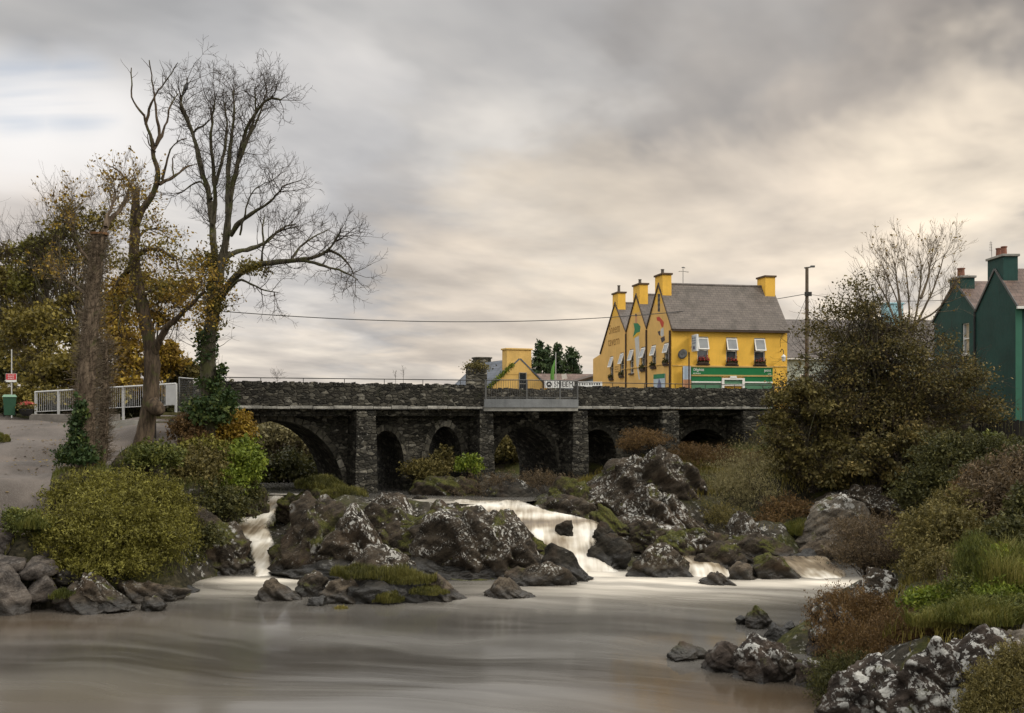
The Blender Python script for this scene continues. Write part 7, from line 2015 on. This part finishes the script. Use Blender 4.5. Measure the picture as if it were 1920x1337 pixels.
ob = MB().box(-.2, .2, -.02, .02, -.2, .2).build('panel', M['white'], pb); ob.location = (0, 0, P(0, 706, 80)[2] - 5.6); ob.rotation_euler = (0, R(-12), 0)
MB().cyl((0, .04, 0), (0, .04, P(0, 708, 80)[2] - 5.6), .025, .025, 6).build('pole', M['grey_metal'], pb)

# ---- long grey-roofed terrace behind the alder
b_ = P(1468, 770, 78)
tr = thing('terrace', 'long pale rendered terrace with a grey slate roof behind the alder', 'house', (b_[0], b_[1], 0), R(3))
zr, ze = P(0, 598, 80)[2], P(0, 667, 76)[2]
MB().prism([(0, 5.6), (6.5, 5.6), (6.5, ze), (3.2, zr - .1), (0, ze)], 'x', 0, 13).build('wall', M['pale_wall'], tr)
mb = MB(); roof_slab(mb, -.1, 13.1, -.2, ze - .12, 3.2, zr); roof_slab(mb, -.1, 13.1, 6.7, ze - .12, 3.2, zr); mb.build('roof', M['slate_y'], tr)
MB().box(-.1, 13.1, -.34, -.21, ze - .2, ze - .08).build('gutter', M['white'], tr)
for k in range(4):
    x = 1.4 + k * 3.0
    wn = MB().box(x, x + .9, -.03, -.004, 7.4, 8.7).build('window', M['glass'], tr)
    mb = MB()
    for (a, b, c, d2) in ((x - .07, x, 7.33, 8.77), (x + .9, x + .97, 7.33, 8.77), (x, x + .9, 8.7, 8.77), (x, x + .9, 7.33, 7.4), (x, x + .9, 8.02, 8.08)):
        mb.box(a, b, -.06, -.004, c, d2)
    mb.build('frame', M['white'], wn)
cx = 9.2
chimney(tr, tr, cx, cx + 1.3, 2.6, 3.8, zr - .4, P(0, 567, 81)[2], 'sky_blue', 'sky_blue', [], 'pot')

# ---- two green houses on the right bank
F2 = Fr(1905, 50, 0.0)
gh = thing('green_house', 'near dark green gabled house with a brown slate roof at the right edge', 'house', (F2.o[0], F2.o[1], 0))
hy = F2.gy(1831)
EV, RV = 11.15, 13.15
mid_ = hy * .5
MB().prism([(0, 4.6), (hy, 4.6), (hy, EV + .2), (mid_, RV - .1), (0, EV)], 'x', 0, 7).build('wall', M['green_dark'], gh)
mb = MB(); roof_slab(mb, -.03, 7.1, -.22, EV - .12, mid_, RV); roof_slab(mb, -.03, 7.1, hy + .02, EV + .1, mid_, RV)
rf = mb.build('roof', M['slate_brown'], gh)
mb = MB(); mb.box(-.08, 7, -.34, -.22, EV - .2, EV - .07); mb.build('gutter', M['white'], rf)
def barge(rf, y0_, yh, e0, e1, rv, md, mat):
    mb = MB()
    for (p, q) in ((y0_ - .2, e0 - .12), (yh, e1)):
        L2 = math.hypot(md - p, rv - q); ny, nz_ = -(rv - q) / L2, (md - p) / L2
        if nz_ < 0: ny, nz_ = -ny, -nz_
        mb.hexa([(-.07, p, q), (-.031, p, q), (-.031, md, rv), (-.07, md, rv), (-.07, p + ny * .12, q + nz_ * .12), (-.031, p + ny * .12, q + nz_ * .12), (-.031, md + ny * .12, rv + nz_ * .12), (-.07, md + ny * .12, rv + nz_ * .12)])
    mb.build('barge_board', M[mat], rf)
barge(rf, 0, hy, EV, EV + .1, RV, mid_, 'grey_metal')
ch = chimney(gh, gh, -.004, .72, mid_ - .85, mid_ + .85, RV - 1.2, 13.85, 'green_dark', 'concrete', [(.3, mid_ - .28), (.3, mid_ + .28)], 'terracotta', poth=.46, potr=.14)
MB().box(-.03, .28, -.03, -.004, 4.6, EV).build('corner_strip', M['green_trim'], gh)
for x_, z_ in ((1.3, 8.9), (3.3, 8.9), (5.3, 8.9), (1.3, 6.0), (5.3, 6.0)):
    window(gh, 'front', x_, x_ + .9, z_, z_ + 1.5, False, None, 'white', 'glass_light', 'concrete', depth=-.03)
tb = Tube(); tb.add([(.05, mid_ + .5, 13.85), (.03, mid_ + .5, 14.3), (0, mid_ + .5, 14.7)], .012, 5, True)
for k in range(6):
    tb.add([(0, mid_ + .35, 14.2 + k * .08), (0, mid_ + .5, 14.22 + k * .08), (0, mid_ + .68, 14.25 + k * .08)], .008, 4)
tb.build('aerial', M['dark_metal'], gh, world=False)
gh2 = thing('green_house', 'far dark green gabled house half hidden by the alder, one white window', 'house', (F2.o[0], F2.o[1] + hy + .02, 0))
h2 = F2.gy(1752) - hy
m2_ = h2 * .47
wy_ = F2.gy(1810.5) - hy
E2, R2_ = 11.25, 13.1
wz0, wz1 = F2.gz(1810, 664), F2.gz(1810, 606)
mb = MB(); panel(mb, 'gable', .001, h2, 4.6, E2, .15, [(wy_ - .45, wy_ + .45, wz0, wz1)])
mb.prism([(.001, E2), (h2, E2 - .001), (m2_, R2_)], 'x', 0, .15)
mb.build('gable_wall', M['green_dark'], gh2)
MB().prism([(.001, 4.6), (h2, 4.6), (h2, E2), (m2_, R2_ - .1), (.001, E2)], 'x', .151, 7).build('wall', M['green_dark'], gh2)
window(gh2, 'gable', wy_ - .45, wy_ + .45, wz0, wz1, False, None, 'white', 'glass_light', 'white')
mb = MB(); roof_slab(mb, -.03, 7.1, .0, E2 - .02, m2_, R2_); roof_slab(mb, -.03, 7.1, h2 + .2, E2 - .15, m2_, R2_)
rf = mb.build('roof', M['slate_brown'], gh2)
barge(rf, .2, h2 + .2, E2 + .1, E2 - .15, R2_, m2_, 'grey_metal')
chimney(gh2, gh2, -.004, .72, m2_ - .75, m2_ + .75, R2_ - 1.1, P(0, 519, 56.6)[2], 'green_dark', 'concrete', [(.3, m2_)], 'terracotta', poth=.5, potr=.2)
MB().cyl((-.06, .1, 4.6), (-.06, .1, E2), .05, .05, 8).build('downpipe', M['black'], gh2)
# wooden fence below the green houses
a, b = P(1822, 800, 48.2), P(2000, 800, 45.5)
fe = thing('wooden_fence', 'dark upright board fence below the green houses', 'fence', (a[0], a[1], 4.62), math.atan2(b[1] - a[1], b[0] - a[0]))
Lw = math.hypot(*(b - a)[:2])
rng = random.Random(4)
mb = MB(); x = 0
while x < Lw:
    mb.box(x, x + .135, -.012 + rng.uniform(-.01, .01), .012, -.6, .95 + rng.uniform(-.04, .04)); x += .15
mb.build('board_panel', M['wood_dark'], fe)
for x in np.arange(0, Lw, 1.9):
    MB().box(x, x + .1, .02, .12, -.6, .9).build('post', M['wood_dark'], fe)
# railing at the right end of the bridge
a, b = P(1450, 770, 58.5), P(1500, 770, 60)
rl = thing('end_railing', 'grey vertical-bar railing continuing the parapet at the right end of the bridge', 'railing', (a[0], a[1], 5.6), math.atan2(b[1] - a[1], b[0] - a[0]))
Lr = math.hypot(*(b - a)[:2])
tb = Tube(); tb.add([(0, 0, 1.75), (Lr / 2, 0, 1.75), (Lr, 0, 1.75)], .025, 6)
tb.add([(0, 0, .6), (Lr / 2, 0, .6), (Lr, 0, .6)], .02, 6); tb.build('rail', M['grey_metal'], rl, world=False)
tb = Tube()
for x in np.arange(.1, Lr, .12):
    tb.add([(x, 0, .6), (x, 0, 1.2), (x, 0, 1.75)], .009, 4)
tb.build('balusters', M['grey_metal'], rl, world=False)
for x in (0, Lr):
    MB().box(x - .04, x + .04, -.04, .04, -.3, 1.85).build('post', M['grey_metal'], rl)

# ---- utility pole and its wires
b_ = P(1513, 770, 72)
up = thing('utility_pole', 'tall timber utility pole with a short top arm right of the pub', 'utility pole', (b_[0], b_[1], 5.9))
zt = P(0, 501, 72)[2] - 5.9
MB().cyl((0, 0, -.3), (0, 0, zt), .15, .11, 10).build('pole', M['wood'], up)
tb = Tube(); tb.add([(-.18, 0, zt - .05), (.1, 0, zt - .02), (.42, 0, zt + .05)], .05, 6, True); tb.build('street_lamp_arm', M['grey_metal'], up, world=False)
MB().box(-.2, .3, -.16, -.1, zt - 2.05, zt - 1.75).build('cable_box', M['dark_metal'], up)
MB().box(.25, .55, -.08, .08, zt - .02, zt + .12).build('lamp_head', M['grey_metal'], up, .02)
tb = Tube(); tb.add([(0, -.1, zt - 2), (-1.2, -.3, zt - 4.6), (-2.2, -.5, zt - 6.8)], .014, 5); tb.build('stay_wire', M['dark_metal'], up, world=False)
def cat(a, b, sag, n=40):
    q = np.linspace(0, 1, n)[:, None]
    p = a * (1 - q) + b * q
    p[:, 2] -= sag * 4 * (q * (1 - q))[:, 0]
    return p
A_ = P(1512, 551, 72); B_ = P(330, 576, 52)
wr = wire('overhead_cable', cat(A_, B_, 1.28), .024, M['black'], sides=5, loc=A_)
tag(wr, 'long sagging black cable from the utility pole across the sky to the trees', 'cable')
wr = wire('overhead_cable', cat(A_, P(1790, 562, 57), .25), .016, M['black'], sides=5, loc=A_)
tag(wr, 'short cable from the utility pole to the far green house', 'cable')

# ---- left: railing, bin, planter, sign, bench, car
FA, FBp = P(67, 770, 54.0), P(330, 770, 50.5)
ra = thing('white_railing', 'white vertical-bar pedestrian railing along the road at the top of the path', 'railing', (FA[0], FA[1], 5.82), math.atan2(FBp[1] - FA[1], FBp[0] - FA[0]))
Lr = math.hypot(*(FBp - FA)[:2])
RZ0, RZ1 = 0.12, 1.16
slope = .35 / Lr
tb = Tube(); tb.add([(-.05, 0, RZ1), (Lr / 2, 0, RZ1 + slope * Lr / 2), (Lr, 0, RZ1 + slope * Lr)], .045, 8, True); tb.build('top_rail', M['white_metal'], ra, world=False)
tb = Tube(); tb.add([(0, 0, RZ0), (Lr / 2, 0, RZ0 + slope * Lr / 2), (Lr, 0, RZ0 + slope * Lr)], .02, 6); tb.build('bottom_rail', M['white_metal'], ra, world=False)
tb = Tube()
for x in np.arange(.13, Lr, .135):
    tb.add([(x, 0, RZ0 + slope * x), (x, 0, .6 + slope * x), (x, 0, RZ1 + slope * x)], .011, 5)
tb.build('balusters', M['white_metal'], ra, world=False)
for f in (0, .172, .42, .64, .82, 1.0):
    MB().box(f * Lr - .045, f * Lr + .045, -.045, .045, -.35, RZ1 + slope * f * Lr).build('post', M['white_metal'], ra)
MB().box(Lr - .62, Lr - .02, -.03, -.005, RZ0 + .35, RZ1 + .3).build('end_panel', M['white_metal'], ra)
MB().box(-.2, Lr * .6, -.25, .2, -.7, .0).build('plinth', M['kerb'], ra, .02)
kb = mk('kerb', *(lambda v, f: (v, f))(*(lambda m: (np.array(m.v), np.array(m.f)))(MB().box(*(P(205, 770, 51.5)[0], P(300, 770, 50.2)[0], 49.4, 49.8, 4.9, 5.55)))), None, M['concrete'])
tag(kb, kind='structure')
b_ = P(18, 781, 52)
wb = thing('wheelie_bin', 'dark green wheelie bin with a pale lid at the left edge by the path', 'bin', (b_[0], b_[1], b_[2]), R(25))
MB().hexa([(-.24, -.28, .06), (.24, -.28, .06), (.24, .24, .06), (-.24, .24, .06), (-.31, -.36, .98), (.31, -.36, .98), (.31, .32, .98), (-.31, .32, .98)]).build('bin_body', M['bin'], wb, .02)
MB().hexa([(-.35, -.41, .98), (.35, -.41, .98), (.35, .38, .98), (-.35, .38, .98), (-.27, -.3, 1.09), (.27, -.3, 1.09), (.27, .3, 1.12), (-.27, .3, 1.12)]).build('lid', M['bin_lid'], wb, .01)
for s in (-.26, .26):
    MB().cyl((s - .03, .26, .1), (s + .03, .26, .1), .1, .1, 14).build('wheel', M['rubber'], wb)
MB().cyl((-.25, .42, 1.0), (.25, .42, 1.0), .018, .018, 8).build('handle', M['bin'], wb)
b_ = P(49, 780, 52)
pt_ = thing('planter', 'dark round planter with green leaves and pink flowers beside the bin', 'planter', b_)
MB().lathe([(.16, 0), (.28, .12), (.34, .30), (.37, .36), (.33, .36), (.30, .30)], n=16).build('pot', M['black'], pt_, smooth=True)
rng = np.random.default_rng(2)
c = rng.normal(size=(900, 3)) * (.19, .19, .09) + b_ + (0, 0, .46)
V, Q = leaf_quads(c, .045, rng, .7); mk('foliage', V, Q, None, M['lf_olive'], False, pt_, tint=rng.random(900))
c = rng.normal(size=(160, 3)) * (.15, .15, .06) + b_ + (0.04, 0, .62)
V, Q = leaf_quads(c, .04, rng, .9); mk('blossom', V, Q, None, M['lf_flower'], False, pt_, tint=rng.random(160) * .4 + .6)
b_ = P(21, 770, 56)
rs = thing('road_sign', 'red and white rectangular sign on a thin pole behind the bin', 'sign', (b_[0], b_[1], 5.7))
MB().cyl((0, .05, -.1), (0, .05, P(0, 655, 56)[2] - 5.7), .035, .03, 8).build('pole', M['white_metal'], rs)
zA, zB = P(0, 716.5, 56)[2] - 5.7, P(0, 700.5, 56)[2] - 5.7
MB().box(-.29, .29, -.01, .01, zA, zB).build('panel', M['sign_white'], rs)
MB().box(-.275, .275, -.018, -.011, zA + .13, zB - .015).build('red_field', M['red'], rs)
for k, zz in enumerate((zB - .08, zB - .17, zB - .26)):
    scribble('lettering', M['sign_white'], rs, 'front', -.17, .17, zz, .055, .019, 20 + k)
b_ = P(318, 808, 45.5)
be = thing('park_bench', 'mossy three-slat wooden bench at the foot of the bridge wing wall', 'bench', (b_[0], b_[1], b_[2] - .05), R(20))
for k in range(3):
    MB().box(-.75, .75, -.12 + k * .16, .01 + k * .16, .42, .465).build('seat_slat', M['wood_moss'], be)
for k in range(2):
    MB().box(-.75, .75, .38, .42, .58 + k * .18, .70 + k * .18).build('back_slat', M['wood_moss'], be)
for s in (-.6, .6):
    MB().box(s - .04, s + .04, -.08, -.0, -.3, .42).build('leg', M['wood_dark'], be)
    MB().box(s - .04, s + .04, .32, .378, -.3, .9).build('leg', M['wood_dark'], be)
b_ = P(98, 772, 72)
car = thing('parked_car', 'dark grey hatchback parked behind the white railing', 'car', (b_[0], b_[1], 5.75), R(8))
MB().prism([(-2.0, .3), (2.0, .3), (2.05, .62), (1.9, .82), (1.0, .92), (.45, 1.40), (-1.2, 1.46), (-1.85, .98), (-2.05, .9)], 'y', -.85, .85).build('body', M['car_paint'], car, .06)
MB().prism([(.88, .94), (.40, 1.34), (-.35, 1.37), (-.35, .94)], 'y', -.862, -.851).build('window', M['glass_light'], car)
MB().prism([(-.43, .94), (-.43, 1.37), (-1.15, 1.39), (-1.6, 1.0)], 'y', -.862, -.851).build('window', M['glass_light'], car)
for x in (-1.25, 1.3):
    for y in (-.87, .67):
        wl = MB().cyl((x, y, .31), (x, y + .2, .31), .31, .31, 18).build('wheel', M['rubber'], car)
        MB().cyl((x, y - .012, .31), (x, y - .002, .31), .19, .19, 12).build('rim', M['grey_metal'], wl)
MB().box(1.85, 1.98, -.8, -.5, .64, .76).build('headlight', M['sign_white'], car)
